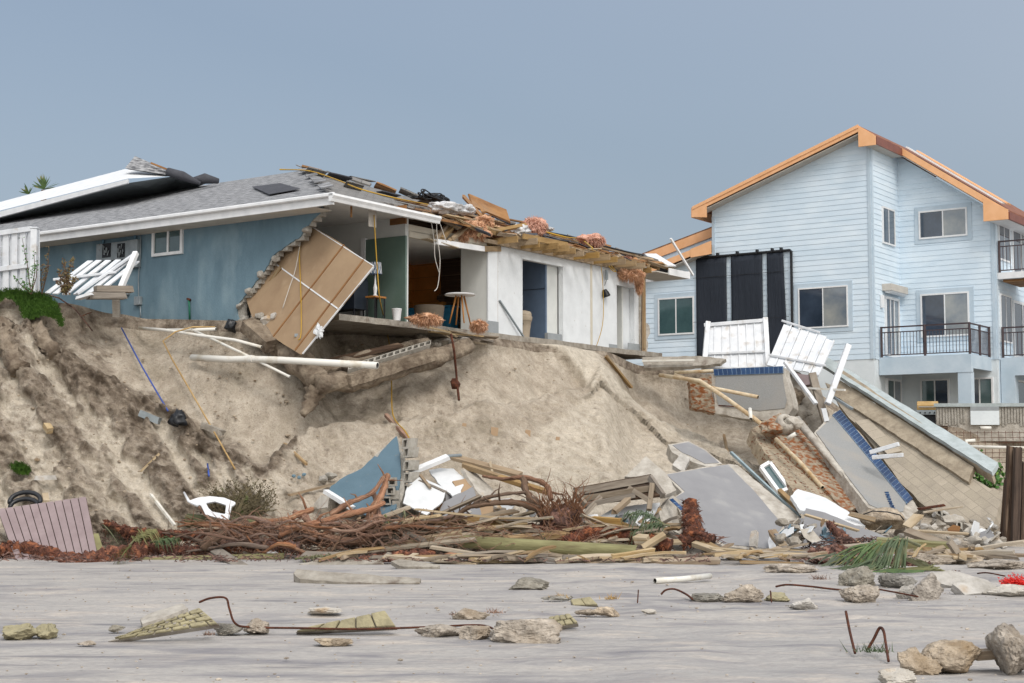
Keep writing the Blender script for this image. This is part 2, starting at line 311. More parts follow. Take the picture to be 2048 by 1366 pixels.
M['mat_k'] = mat('black_solar_mat', '#252c37', '#1c222c', rough=.75, scale=8, stretch=(6, 6, .4), bump=.4, bs=3)
M['rock'] = mat('shelly_rock', '#bcae9b', '#7a6e60', rough=.95, scale=7, bump=1, bs=16, rv=.12, c3='#86735a', s3=2.2, lo3=.55, hi3=.75)
M['rockgrey'] = mat('grey_rock', '#979287', '#666158', rough=.95, scale=7, bump=.9, bs=12, rv=.12)
M['rockwhite'] = mat('white_rubble', '#bfbab2', '#9d978d', rough=.95, scale=4, bump=.7, bs=12, rv=.1, c3='#a58a66', s3=2)
M['pavingyel'] = mat('yellow_green_paver', '#a29a7c', '#878068', rough=.9, scale=6, bump=.4, bs=25)
M['bark'] = mat('rusty_driftwood', '#b08062', '#75503b', rough=.9, scale=3, stretch=(.8, 10, 1), coord='UV', bump=.9, bs=9, rv=.25, c3='#a88a6e', s3=2, lo3=.5, hi3=.75)
M['barkgrey'] = mat('brown_driftwood', '#7c6350', '#54402f', rough=.9, scale=3, stretch=(.8, 10, 1), coord='UV', bump=.6, bs=7, rv=.2)
M['fibre'] = mat('rust_red_fibre', '#6f4536', '#3f271e', rough=1, scale=14, bump=.9, bs=30, rv=.15, c3='#975f42', s3=9, lo3=.5, hi3=.65)
M['frond'] = mat('palm_green', '#50663a', '#34492a', rough=.6, scale=4, bump=0, rv=.2, c3='#7d7446', s3=3, lo3=.55, hi3=.7)
M['fronddry'] = mat('drying_palm', '#6f6c3c', '#545a30', rough=.7, scale=4, bump=0, rv=.15)
M['leafgreen'] = mat('leaf_green', '#4e7a34', '#2f5a24', rough=.6, scale=6, bump=0, c3='#7d9a48', s3=7)
M['leafred'] = mat('wilted_leaf', '#5a4038', '#6b6238', rough=.7, scale=9, bump=0)
M['grass'] = mat('grass_green', '#4a6b22', '#35521a', rough=.9, scale=8, bump=.3)
M['deckgrey'] = mat('composite_boards', '#8f8081', '#837475', rough=.75, scale=3, bump=.08)
M['chair'] = mat('white_resin', '#dfe1e4', '#d3d6da', rough=.35, bump=0)
M['tarp'] = mat('black_tarp', '#26292e', '#191b1f', rough=.35, bump=.2, bs=8)
M['redplastic'] = mat('red_net', '#d2281f', '#b71d17', rough=.5, bump=.2)
M['stem'] = mat('plant_stem', '#5d4a38', '#46382a', rough=.9)
M['twig'] = mat('dry_twigs', '#6a6048', '#4e4634', rough=.95, c3='#5d6a3c', s3=4)

# two-tone sand for the bluff: pale tan sand, dark topsoil streaks towards the left and under the crest
def sandmat():
    m = bpy.data.materials.new('bluff_sand'); m.use_nodes = True; t = m.node_tree; n = t.nodes; l = t.links; b = n['Principled BSDF']
    b.inputs['Roughness'].default_value = .97; b.inputs['Specular IOR Level'].default_value = .15
    at = n.new('ShaderNodeAttribute'); at.attribute_name = 'soil'; tc = n.new('ShaderNodeTexCoord')
    def nse(sc, det=7, st=(1, 1, 1), rot=0):
        mp = n.new('ShaderNodeMapping'); mp.inputs['Scale'].default_value = st; mp.inputs['Rotation'].default_value = (0, rot, 0); l.new(tc.outputs['Object'], mp.inputs[0])
        a = n.new('ShaderNodeTexNoise'); a.inputs['Scale'].default_value = sc; a.inputs['Detail'].default_value = det; a.inputs['Roughness'].default_value = .65; l.new(mp.outputs[0], a.inputs[0]); return a.outputs[0]
    def ramp(x, els):
        r = n.new('ShaderNodeValToRGB'); l.new(x, r.inputs[0]); q = r.color_ramp.elements
        q[0].position = els[0][0]; q[0].color = (*srgb(els[0][1]), 1); q[1].position = els[-1][0]; q[1].color = (*srgb(els[-1][1]), 1)
        for p, c in els[1:-1]: k = q.new(p); k.color = (*srgb(c), 1)
        return r.outputs[0]
    base = ramp(nse(1.1), [(.3, '#a29888'), (.5, '#b9ae9f'), (.7, '#cbc1b2')])
    dark = ramp(nse(3.4), [(.35, '#655a4f'), (.5, '#84786b'), (.66, '#a5998a')])
    at2 = n.new('ShaderNodeAttribute'); at2.attribute_name = 'pale'
    mp_ = n.new('ShaderNodeMixRGB'); l.new(at2.outputs['Fac'], mp_.inputs[0]); l.new(base, mp_.inputs[1]); mp_.inputs[2].default_value = (*srgb('#d0c7b8'), 1)
    ms = n.new('ShaderNodeMixRGB'); l.new(mp_.outputs[0], ms.inputs[1]); l.new(dark, ms.inputs[2])
    md = n.new('ShaderNodeMath'); md.operation = 'MULTIPLY_ADD'; l.new(nse(4, 8), md.inputs[0]); md.inputs[1].default_value = 3.2
    m2 = n.new('ShaderNodeMath'); m2.operation = 'MULTIPLY_ADD'; l.new(at.outputs['Fac'], m2.inputs[0]); m2.inputs[1].default_value = 1.9; m2.inputs[2].default_value = -2.25; l.new(m2.outputs[0], md.inputs[2]); md.use_clamp = True
    l.new(md.outputs[0], ms.inputs[0])
    sp = ramp(nse(19, 5), [(.60, '#000000'), (.66, '#ffffff')])
    m3 = n.new('ShaderNodeMixRGB'); sc = n.new('ShaderNodeMath'); sc.operation = 'MULTIPLY'; sc.inputs[1].default_value = .45; l.new(sp, sc.inputs[0])
    l.new(sc.outputs[0], m3.inputs[0]); l.new(ms.outputs[0], m3.inputs[1]); m3.inputs[2].default_value = (*srgb('#5d4f42'), 1)
    vs = ramp(nse(3.2, 7, (1.6, 1.6, .28)), [(.36, '#a9a39b'), (.62, '#ffffff')]); fg = ramp(nse(34, 6), [(.35, '#b9b4ad'), (.6, '#ffffff')])
    for q_ in (vs, fg):
        mv = n.new('ShaderNodeMixRGB'); mv.blend_type = 'MULTIPLY'; mv.inputs[0].default_value = .42; l.new(m3.outputs[0], mv.inputs[1]); l.new(q_, mv.inputs[2]); m3 = mv
    l.new(m3.outputs[0], b.inputs['Base Color'])
    bp = n.new('ShaderNodeBump'); bp.inputs['Strength'].default_value = .8; bp.inputs['Distance'].default_value = .12; l.new(nse(7, 12), bp.inputs['Height']); l.new(bp.outputs[0], b.inputs['Normal'])
    return m
M['bluff'] = sandmat()
def beachmat():
    m = bpy.data.materials.new('beach_sand'); m.use_nodes = True; t = m.node_tree; n = t.nodes; l = t.links; b = n['Principled BSDF']
    b.inputs['Roughness'].default_value = .8; b.inputs['Specular IOR Level'].default_value = .25; tc = n.new('ShaderNodeTexCoord')
    def nse(sc, st, det=6, seed=0, dist=0):
        mp = n.new('ShaderNodeMapping'); mp.inputs['Scale'].default_value = st; mp.inputs['Location'].default_value = (seed, seed*2, 0); mp.inputs['Rotation'].default_value = (0, 0, R(-7)); l.new(tc.outputs['Object'], mp.inputs[0])
        a = n.new('ShaderNodeTexNoise'); a.inputs['Scale'].default_value = sc; a.inputs['Detail'].default_value = det; a.inputs['Roughness'].default_value = .6; a.inputs['Distortion'].default_value = dist; l.new(mp.outputs[0], a.inputs[0]); return a.outputs[0]
    def ramp(x, p0, c0, p1, c1):
        r = n.new('ShaderNodeValToRGB'); l.new(x, r.inputs[0]); q = r.color_ramp.elements; q[0].position = p0; q[1].position = p1
        q[0].color = (*srgb(c0), 1); q[1].color = (*srgb(c1), 1); return r.outputs[0]
    def mix(f, a, c, k=1):
        x = n.new('ShaderNodeMixRGB'); s = n.new('ShaderNodeMath'); s.operation = 'MULTIPLY'; s.inputs[1].default_value = k; l.new(f, s.inputs[0]); l.new(s.outputs[0], x.inputs[0])
        l.new(a, x.inputs[1]); x.inputs[2].default_value = (*srgb(c), 1); return x.outputs[0]
    base = ramp(nse(.5, (.5, 1, 1)), .35, '#a29f9c', .65, '#b1aca6')
    def mul(a, b_):
        x = n.new('ShaderNodeMath'); x.operation = 'MULTIPLY'; l.new(a, x.inputs[0]); l.new(b_, x.inputs[1]); return x.outputs[0]
    cl = ramp(nse(.28, (.6, 1.3, 1), 3, 40), .36, '#000000', .54, '#ffffff')
    k1 = mul(ramp(nse(1.3, (.55, 1.7, 1), 10, 3, .3), .46, '#000000', .64, '#ffffff'), cl)
    k3 = ramp(nse(1.6, (.5, 1.3, 1), 10, 17, .3), .52, '#000000', .72, '#ffffff')
    k2 = mul(ramp(nse(3.4, (.35, 1.6, 1), 8, 9, .3), .5, '#000000', .66, '#ffffff'), ramp(nse(.5, (.6, 1.2, 1), 3, 71), .5, '#000000', .6, '#ffffff'))
    k4 = ramp(nse(14, (.8, 1.1, 1), 10, 23), .42, '#000000', .62, '#ffffff')
    c = mix(k3, base, '#cabdae', .65); c = mix(k1, c, '#7a787d', .85); c = mix(k2, c, '#5a5a62', .65); c = mix(k4, c, '#8f8a88', .4)
    l.new(c, b.inputs['Base Color'])
    bp = n.new('ShaderNodeBump'); bp.inputs['Strength'].default_value = .8; bp.inputs['Distance'].default_value = .06; l.new(nse(6, (.8, 1, 1), 12), bp.inputs['Height']); l.new(bp.outputs[0], b.inputs['Normal'])
    return m
M['beach'] = beachmat()

# ------------------------------------------------------------------ the bluff
COLS = [  # px: (py, distance) from the crest down to the beach
 (-700, [(590, 36), (700, 34.0), (850, 32.6), (1000, 31.4), (1140, 29.6)]),
 (-250, [(588, 35.5), (700, 33.8), (850, 32.5), (1000, 31.2), (1135, 29.6)]),
 (0,    [(594, 35.0), (700, 33.8), (850, 32.4), (1000, 31.0), (1124, 29.8)]),
 (70,   [(594, 35.0), (700, 33.8), (850, 32.4), (1000, 31.0), (1120, 30.0)]),
 (125,  [(606, 35.2), (720, 33.9), (860, 32.6), (1000, 31.2), (1114, 30.3)]),
 (235,  [(628, 36.2), (730, 34.4), (860, 33.0), (1000, 31.5), (1110, 30.5)]),
 (300,  [(638, 36.6), (730, 34.8), (870, 33.2), (1000, 31.6), (1110, 30.5)]),
 (480,  [(641, 35.0), (740, 34.1), (860, 33.1), (1000, 31.7), (1108, 30.6)]),
 (600,  [(668, 34.9), (745, 34.3), (860, 33.4), (1000, 31.9), (1108, 30.6)]),
 (680,  [(645, 37.6), (740, 35.6), (850, 34.2), (1000, 32.2), (1106, 30.7)]),
 (800,  [(652, 38.4), (745, 36.0), (850, 34.6), (1000, 32.3), (1105, 30.8)]),
 (880,  [(662, 38.6), (735, 36.6), (850, 34.9), (1000, 32.4), (1104, 30.9)]),
 (955,  [(674, 38.1), (735, 37.2), (850, 35.3), (985, 33.0), (1103, 31.0)]),
 (1100, [(688, 39.9), (760, 38.6), (850, 36.8), (985, 33.8), (1100, 31.2)]),
 (1200, [(702, 41.8), (770, 39.9), (855, 37.5), (985, 34.4), (1098, 31.4)]),
 (1290, [(732, 43.8), (800, 42.9), (880, 40.4), (985, 35.4), (1098, 31.6)]),
 (1400, [(742, 44.6), (830, 43.6), (905, 41.0), (990, 36.0), (1098, 31.8)]),
 (1500, [(766, 44.6), (850, 42.9), (920, 40.2), (1000, 36.5), (1098, 31.9)]),
 (1620, [(785, 44.8), (860, 43.0), (925, 40.2), (1005, 36.8), (1098, 32.1)]),
 (1740, [(846, 45.0), (892, 43.2), (940, 40.4), (1010, 37.2), (1096, 32.4)]),
 (1860, [(852, 45.0), (900, 43.4), (955, 40.8), (1015, 37.6), (1094, 32.9)]),
 (1960, [(857, 45.0), (930, 43.6), (985, 41.0), (1030, 38.0), (1090, 34.0)]),
 (2060, [(857, 45.0), (930, 43.6), (985, 41.0), (1030, 38.0), (1090, 34.2)]),
 (2700, [(855, 45.5), (930, 43.8), (985, 41.2), (1030, 38.4), (1090, 34.6)])]
def prof(px):
    for i in range(len(COLS)-1):
        a, b = COLS[i], COLS[i+1]
        if px <= b[0] or i == len(COLS)-2:
            t = max(0, min(1, (px-a[0])/(b[0]-a[0]))); t = t*t*(3-2*t)
            return [(lerp(p[0], q[0], t), lerp(p[1], q[1], t)) for p, q in zip(a[1], b[1])]
def catm(p, t):                          # smooth curve through the 5 profile points, t 0..4
    i = min(int(t), 3); f = t-i
    g = lambda k: p[max(0, min(4, k))]
    out = []
    for c in (0, 1):
        a, b, d, e_ = g(i-1)[c], g(i)[c], g(i+1)[c], g(i+2)[c]
        out.append(b+.5*f*(d-a+f*(2*a-5*b+4*d-e_+f*(3*(b-d)+e_-a))))
    return out
def pl_(pts, x):                         # piecewise linear
    if x <= pts[0][0]: return pts[0][1]
    for a, b in zip(pts, pts[1:]):
        if x <= b[0]: return lerp(a[1], b[1], (x-a[0])/(b[0]-a[0]))
    return pts[-1][1]
def sm(x, a, b): t = max(0, min(1, (x-a)/(b-a))); return t*t*(3-2*t)
APRON = [(-400, 640), (60, 640), (135, 715), (230, 765), (340, 815), (430, 880), (520, 925), (590, 880), (620, 845), (700, 838), (850, 838), (950, 806), (1060, 800), (1130, 780), (1180, 770), (1200, 745), (1260, 800), (1330, 862), (1400, 880), (1480, 920), (1560, 960), (3000, 960)]
SLIDE_L = [(680, 1060), (700, 1110), (740, 1150), (790, 1185), (820, 1150), (860, 1080), (1000, 1000), (1200, 950)]
SLIDE_R = [(690, 1190), (720, 1212), (790, 1255), (850, 1330), (870, 1400), (930, 1500), (1000, 1640), (1200, 1800)]
N_ = noise.noise
def relief(px, py, t, v):                # height of the relief over the smooth profile, soil and pale masks
    ya = pl_(APRON, px); env = min(1, t*9)*min(1, (1-t)*8)
    wob = 22*N_(Vector((px*.016, py*.016, 2)))+8*N_(Vector((px*.06, py*.06, 5)))
    ap = sm(py-ya+wob, -10, 16)                      # below the head scarp: slumped apron
    left = sm(-px, -640, -430)                     # dark slumped soil side
    slide = sm(px+wob*.5, pl_(SLIDE_L, py)-8, pl_(SLIDE_L, py)+10)*(1-sm(px+wob*.4, pl_(SLIDE_R, py)-22, pl_(SLIDE_R, py)+10))
    c = px-.58*py+10*N_(Vector((px*.01, py*.01, 9)))
    broad = N_(Vector((c/62, py/330, 41)))+.35*N_(Vector((c/24, py/130, 43)))
    m = sm(broad+.5*N_(Vector((px*.03, py*.03, 45))), -.22, .2)      # 1 = dark rough rib, 0 = smooth pale chute
    rid = 1-2*abs(N_(Vector((c/40, py/260, 1)))); rl2 = N_(Vector((c/14, py/120, 7)))
    hv = N_(Vector((px/30, py/220, 21)))             # vertical flutes of the head scarp
    f1 = noise.fractal(v*2.6, .75, 2.1, 7); f0 = noise.fractal(v*.5, 1, 2, 3)
    cl = max(0, N_(Vector((px*.045, py*.07, 11)))-.02)+.6*max(0, N_(Vector((px*.12, py*.17, 31)))-.05)+.35*max(0, N_(Vector((px*.22, py*.3, 37)))-.05)
    rough = (.35+.65*m) if left > .3 else .8
    band = max(0, 1-abs(py-ya-18+wob)/38) if px < 600 else 0
    a = .12*f0+.02*f1+.12*hv*(1-ap)*(1-left*.6)
    a += ap*(.14+.05*rid*(1-left)+.03*rl2+.07*f1*rough+.22*cl*(.25+left*rough))
    a += left*(.26*m-.1+.04*rl2)*ap+band*(.1+.2*cl+.08*f1)-.26*(1-ap)*(1-slide)
    a += .12*sm(t, 0, .03)*(1-sm(t, .05, .10))
    if slide and py < ya+30: a += slide*(.24+.02*f1)
    a = a*env+.03*f1*min(1, t*30)
    drk = left*ap*(.05+.7*m+.3*cl)+1.0*band+left*(1-ap)*.25*(1 if py > 640 else .6)
    if px < 240: drk = max(drk, .42+.3*m)*(1 if py < 900 else .85)
    if px >= 600: drk = ap*(.08+.5*cl)+(.35 if 600 < px < 960 else .0)*(1-ap)
    if t < .07: drk = max(drk, .8*(1-slide))
    if px > 1290 and not slide: drk = max(drk, .22)
    return a, max(0, min(1, drk)), max(0, min(1, slide*(1 if py < ya+20 else .55)+left*(1-m)*.85*ap+.3*max(0, hv)*(1-ap)))
def TD(px, py):                          # distance of the finished bluff face behind a photo pixel
    p = prof(px); lo, hi = 0, 4
    if py <= p[0][0]: return p[0][1]
    for _ in range(14):
        mid = (lo+hi)/2
        if catm(p, mid)[0] < py: lo = mid
        else: hi = mid
    y_, d = catm(p, lo); v = P(px, py, d); return d-relief(px, py, lo/4, v)[0]*1.05
def T(px, py, off=0): return P(px, py, TD(px, py)-off)
def terrain():
    mb = MB(); NR = 280; pxs = [-1100+i*20 for i in range(34)]+[-420+i*4 for i in range(676)]+[2284+i*20 for i in range(70)]; so_ = []; pa_ = []
    for px in pxs:
        p = prof(px); q = P(px, p[0][0], p[0][1])
        for k, bk in enumerate((60, 25, 9, 3, .8)):
            mb.v.append(Vector((q.x*(1+bk/q.y*.6), q.y+bk, q.z-(.05 if k < 4 else 0)))); so_.append(.8); pa_.append(0)
        for r in range(NR+1):
            t = r/NR; py, d = catm(p, t*4); v = P(px, py, d); a, s1, s2 = relief(px, py, t, v)
            mb.v.append(v+Vector((0, -.82, .4))*a); so_.append(s1); pa_.append(s2)
        v = mb.v[-1].copy(); v.z -= .5; v.y -= .2; mb.v.append(v); so_.append(.2); pa_.append(0)
    nr = NR+7
    for i in range(len(pxs)-1):
        for r in range(nr-1): mb.f.append((i*nr+r, i*nr+r+1, (i+1)*nr+r+1, (i+1)*nr+r))
    mb.uv = [(v.x, v.z) for v in mb.v]
    o = mb.build('bluff', M['bluff'], smooth=True, kind='structure')
    for nm, dat in (('soil', so_), ('pale', pa_)): at = o.data.attributes.new(nm, 'FLOAT', 'POINT'); at.data.foreach_set('value', dat)
terrain()
def beach():
    mb = MB(); ys = []; y = -30
    while y < 60: ys.append(y); y += .12 if 9 < y < 36 else (1.5 if y < 9 else 3)
    xs = []; x = -400
    while x < 400: xs.append(x); x += .16 if -13 < x < 13 else (1 if abs(x) < 25 else 25)
    for y in ys:
        for x in xs:
            z = .024*noise.fractal(Vector((x*1.1, y*1.5, 8)), .7, 2, 5)*(1 if abs(x) < 16 else 0)+.035*noise.noise(Vector((x*.35, y*.9, 0)))+.02*noise.noise(Vector((x*1.1, y*2.6, 4)))+.006*noise.noise(Vector((x*5, y*8, 4)))
            if y > 37: z -= .4
            z += .06*max(0, min(1, (y-26)/5))*noise.noise(Vector((x*.8, 3, 1)))
            mb.v.append(Vector((x, y, z)))
    n = len(xs); mb.f = [(j*n+i, j*n+i+1, j*n+n+i+1, j*n+n+i) for j in range(len(ys)-1) for i in range(n-1)]
    mb.uv = [(v.x, v.y) for v in mb.v]
    mb.build('beach', M['beach'], smooth=True, kind='structure')
beach()
# upper ground inland of the bluff, and the sea-side ground running on to the horizon
g = MB(); g.box((-900, 62, 2.2), (900, 1500, 2.7)); g.build('upper_ground', M['bluff'], kind='structure')
# ================================================================== undermined blue house on the bluff
h1 = thing('blue_house', 'single storey blue stucco beach house with its seaward side torn open at the bluff edge', 'house', H(.6, .6, 5.1))
EZ = 7.62; RUN = 8.3; RISE = 2.76
def part(mb, name, m, parent=None, **k): return mb.build(name, m, parent or h1, **k)
WU = .6; CZ1 = 7.65; FZ = 5.12
# blue stucco wall with the broken diagonal end (outline measured on the wall plane u = .6)
edge = [(648, 404), (640, 425), (622, 442), (610, 456), (600, 474), (572, 492), (545, 512), (530, 540), (514, 560), (497, 585), (480, 603), (474, 622), (481, 648)]
ev = [onU(x, y, WU) for x, y in edge]
out = [H(WU, v, z) for v, z in ev]
pts = jag(out, .07, .018, 3, closed=False)+[H(WU, 7, 4.6), H(WU, 19, 4.9), H(WU, 19, 7.62)]
part(MB().prism(pts, U*.03), 'blue_wall', M['bluewall'])
# block core behind the stucco, stepping out in courses of .1 m
step = []
def ev_at(z):
    for a, b in zip(ev, ev[1:]):
        if a[1] >= z >= b[1]: return lerp(a[0], b[0], (a[1]-z)/(a[1]-b[1]))
    return ev[-1][0] if z < ev[-1][1] else ev[0][0]
z = 7.55; rg = random.Random(4)
while z > 4.9:
    vv = ev_at(z-.05)-rg.uniform(.03, .15); step += [H(WU+.03, vv, z), H(WU+.03, vv, z-.1)]; z -= .1
part(MB().prism(step+[H(WU+.03, 7, 4.85), H(WU+.03, 7, 7.55)], U*.17), 'block_core', M['block'])
for k, (x, y, sx) in enumerate(((612, 460, .16), (520, 549, .12), (549, 519, .13), (497, 583, .13), (486, 640, .2), (510, 634, .17), (478, 612, .12))):
    v, z = onU(x, y, WU); mb = MB(); mb.blob(H(WU+.02, v-.02, z), (sx, .13, .1), k, 2, .1, 2, 9, .9); part(mb, 'broken_block', M['block'])
part(MB().beam(H(.9, ev[8][0]-.1, 5.2), H(.9, ev[8][0]-.15, 6.0), .04, .09, seed=3), 'stud', M['wood'])
part(MB().beam(H(.75, ev[7][0]-.35, 6.3), H(.75, ev[7][0]+.2, 5.75), .04, .09, seed=5), 'stud', M['wood'])
# wall window
v0, v1, z0, z1 = 5.26, 6.32, 6.84, 7.52
def window(parent, name, F, n, a0, a1, z0, z1, fw=.06, pr=.05, mull=(.5,), glass='glass', frame='trim', panes=None, sill=False, rec=.02):
    """F(a, z, depth) -> world; n = outward side is negative depth"""
    mb = MB(); b = lambda x0, x1, y0, y1, d0, d1: mb.hexa([F(x0, y0, d0), F(x1, y0, d0), F(x1, y0, d1), F(x0, y0, d1), F(x0, y1, d0), F(x1, y1, d0), F(x1, y1, d1), F(x0, y1, d1)])
    b(a0, a1, z0, z0+fw, -pr, .03); b(a0, a1, z1-fw, z1, -pr, .03); b(a0, a0+fw, z0+fw, z1-fw, -pr, .03); b(a1-fw, a1, z0+fw, z1-fw, -pr, .03)
    w_ = part(mb, name, M[frame], parent)
    xs = [a0+fw]+[a0+(a1-a0)*m for m in mull]+[a1-fw]
    for i in range(len(xs)-1):
        x0, x1 = xs[i]+(fw*.35 if i else 0), xs[i+1]-(fw*.35 if i < len(xs)-2 else 0)
        q = MB(); q.hexa([F(x0, z0+fw, -rec), F(x1, z0+fw, -rec), F(x1, z0+fw, .02), F(x0, z0+fw, .02), F(x0, z1-fw, -rec), F(x1, z1-fw, -rec), F(x1, z1-fw, .02), F(x0, z1-fw, .02)])
        gl = panes[i] if panes else glass; part(q, 'pane', M[gl], w_)
    for m in mull:
        q = MB(); x = a0+(a1-a0)*m; q.hexa([F(x-fw*.35, z0+fw, -pr+.01), F(x+fw*.35, z0+fw, -pr+.01), F(x+fw*.35, z0+fw, .01), F(x-fw*.35, z0+fw, .01), F(x-fw*.35, z1-fw, -pr+.01), F(x+fw*.35, z1-fw, -pr+.01), F(x+fw*.35, z1-fw, .01), F(x-fw*.35, z1-fw, .01)])
        part(q, 'mullion', M[frame], w_)
    return w_
window(h1, 'window', lambda a, z, d: H(WU+d, a, z), -1, v0, v1, z0, z1, .07, .06, (.48,), panes=['glassg', 'glassg'])
# electric service
def wbox(x0, y0, x1, y1, dep, name, m, parent=h1, **k):
    va, za = onU(x0, y0, WU); vb, zb = onU(x1, y1, WU)
    return part(MB().box((WU-dep, min(va, vb), min(za, zb)), (WU-.002, max(va, vb), max(za, zb)), H), name, m, parent, bev=.008)
pb = wbox(200, 490, 262, 518, .12, 'meter_panel', M['boxgrey'])
for x0, x1 in ((213, 229), (243, 257)):
    va, za = onU(x0, 489, WU); vb, zb = onU(x1, 515, WU)
    q = MB(); q.box((WU-.135, vb, zb), (WU-.121, va, za), H); part(q, 'open_bay', M['blackmetal'], pb)
    q = MB(); rg = random.Random(x0)
    for i in range(7): v = rg.uniform(vb+.04, va-.04); z = rg.uniform(zb+.05, za-.05); q.tube([H(WU-.14, v, z), H(WU-.17, v+rg.uniform(-.05, .05), z+.05), H(WU-.14, v+.03, z-.06)], .012, 5)
    part(q, 'meter_wires', M['boxgrey'], pb)
wbox(262, 482, 282, 535, .14, 'breaker_box', M['boxgrey'])
for x, y0, y1 in ((210, 455, 492), (274, 449, 482)):
    v, za = onU(x, y0, WU); _, zb = onU(x, y1, WU); part(MB().tube([H(WU-.05, v, za), H(WU-.05, v, zb)], .03, 8), 'conduit', M['boxblue'], smooth=True)
def wline(pl, r, m, name='wall_cable', parent=h1, off=.04, grp=None):
    q = [H(WU-off, *onU(x, y, WU)) for x, y in pl]; return part(MB().tube(q, r, 6), name, m, parent, smooth=True)
wline([(281, 452), (284, 480), (283, 510), (279, 560), (280, 600), (281, 610)], .014, M['boxgrey'])
wline([(283, 613), (284, 632), (278, 640)], .014, M['boxgrey'])
wline([(241, 540), (241, 590), (243, 628)], .016, M['boxblue'])
wline([(284, 470), (300, 458), (318, 448)], .006, M['boxgrey'])
wbox(273, 594, 285, 610, .09, 'junction_box', M['boxgrey'])
wbox(250, 570, 260, 590, .08, 'junction_box', M['boxgrey'])
wline([(380, 600), (381, 612), (382, 640)], .025, M['greenhose'], 'garden_hose')
wline([(377, 598), (383, 600)], .03, M['rust'], 'hose_tap')
# roof planes  (eave z 7.62 at u=0 / v=0, hips to the peak)
def RL(u, v, o=0): return H(u, v, EZ+u*RISE/8+o)          # plane rising with u (left slope)
def RF(u, v, o=0): return H(u, v, EZ+v*RISE/RUN+o)        # plane rising with v (sea slope)
def rpoly(F, uv, t, name, m, parent=None, j=0, seed=0, uvf=None, **k):
    pts = [F(a, b) for a, b in uv]
    if j: pts = jag(pts, .18, j, seed)
    O = O1
    f = uvf or (lambda p: (((p-O).dot(V)), (p-O).dot(U)*1.06) if F is RL else ((p-O).dot(U), (p-O).dot(V)*1.06))
    return part(MB().prism(pts, Z*-t, f), name, m, parent, **k)
rpoly(RL, [(-.02, -.02), (8, RUN), (8, 26), (-.02, 26)], .05, 'left_roof_slope', M['shingle'])
# half the back slope; the unseen rest left open to let sky light in
part(MB().prism([H(8, RUN, EZ+RISE), H(8, 26, EZ+RISE), H(16, 26, EZ)], Z*-.05), 'back_roof_slope', M['shingle'])
# sea slope: sheathing boards, with what is left of the shingles on top
rpoly(RF, [(0, 0), (3.6, .0), (4.6, .25), (5.2, .1), (6.2, .55), (7.3, .35), (8.6, .7), (9.6, .55), (10.8, .8), (11.6, .55), (13, .75), (14, .5), (15.2, .2), (16, 0), (8, RUN)], .045, 'roof_sheathing', M['deckwood'], j=.03, seed=5)
rpoly(lambda a, b: RF(a, b, .055), [(-.02, -.02), (2.2, .0), (2.6, .9), (4.4, 1.2), (4.9, 2.2), (6.8, 2.6), (7.4, 3.7), (9.4, 3.6), (9.6, 4.6), (10.9, 5.1), (8, RUN)], .05, 'torn_shingles', M['shingledark'], j=.08, seed=6)
part(MB().prism([RF(a, b, .075) for a, b in ((9.6, 3.2), (13.4, 1.1), (13.9, 1.8), (10.4, 5.2))], Z*-.015), 'felt_strip', M['felt'])
part(MB().prism([hit(x, y, H(0, 0, EZ+.06), (Z-U*RISE/8).normalized()) for x, y in ((504, 373), (560, 366), (600, 377), (538, 388))], Z*-.015), 'felt_patch', M['felt'])
# ridge and hip caps, loose flaps
rg = random.Random(8)
for i in range(15):
    t = .5+i*.53
    if rg.random() < .25: continue
    a = RF(t, t*RUN/8, .1); b = RF(t+.42, (t+.42)*RUN/8, .1); part(MB().beam(a, b, .3, .03, rg.uniform(-.3, .3), seed=i), 'hip_cap', M['shingle'])
for i in range(16):
    t = i/16; a = H(8+8*t, RUN*(1-t), EZ+RISE*(1-t)+.1+rg.uniform(0, .1)); b = H(8+8*(t+.05), RUN*(1-t-.05), EZ+RISE*(1-t-.05)+.09+rg.uniform(-.03, .06))
    if t < .9: part(MB().beam(a, b, .35, .05, rg.uniform(-.4, .5), .03, i), 'torn_hip_cap', M['shingledark'] if i % 3 else M['deckwood'])
for k, (x, y, l, wd) in enumerate(((612, 342, .9, .25), (655, 352, 1.1, .3), (690, 370, .8, .25), (760, 386, .9, .25), (820, 396, .8, .3), (840, 404, 1.0, .25), (700, 356, 1.3, .22))):
    o = O1+Z*(EZ+.12); nrm = (U*0-V*RISE/RUN+Z).normalized(); p = hit(x, y, o, nrm)
    part(MB().beam(p+Z*.04, p+U*l*.6-V*l*.2+Z*-.02, wd, .03, rg.uniform(-.6, .3), .04, k), 'loose_shingle_flap', M['felt'] if k % 2 else M['shingledark'])
# long loose battens lying along the sea slope
def onRF(x, y, o=.12): return hit(x, y, O1+Z*(EZ+o), (Z-V*RISE/RUN).normalized())
for k, (a, b, wd) in enumerate((((790, 398), (1010, 446), .1), ((950, 440), (1110, 468), .12), ((1100, 470), (1290, 515), .1), ((905, 418), (1060, 447), .14), ((1180, 490), (1310, 522), .12))):
    part(MB().beam(onRF(*a), onRF(*b), wd, .04, .1*(k % 3), .03, k), 'roof_batten', M['deckwood'] if k % 2 else M['wood'])
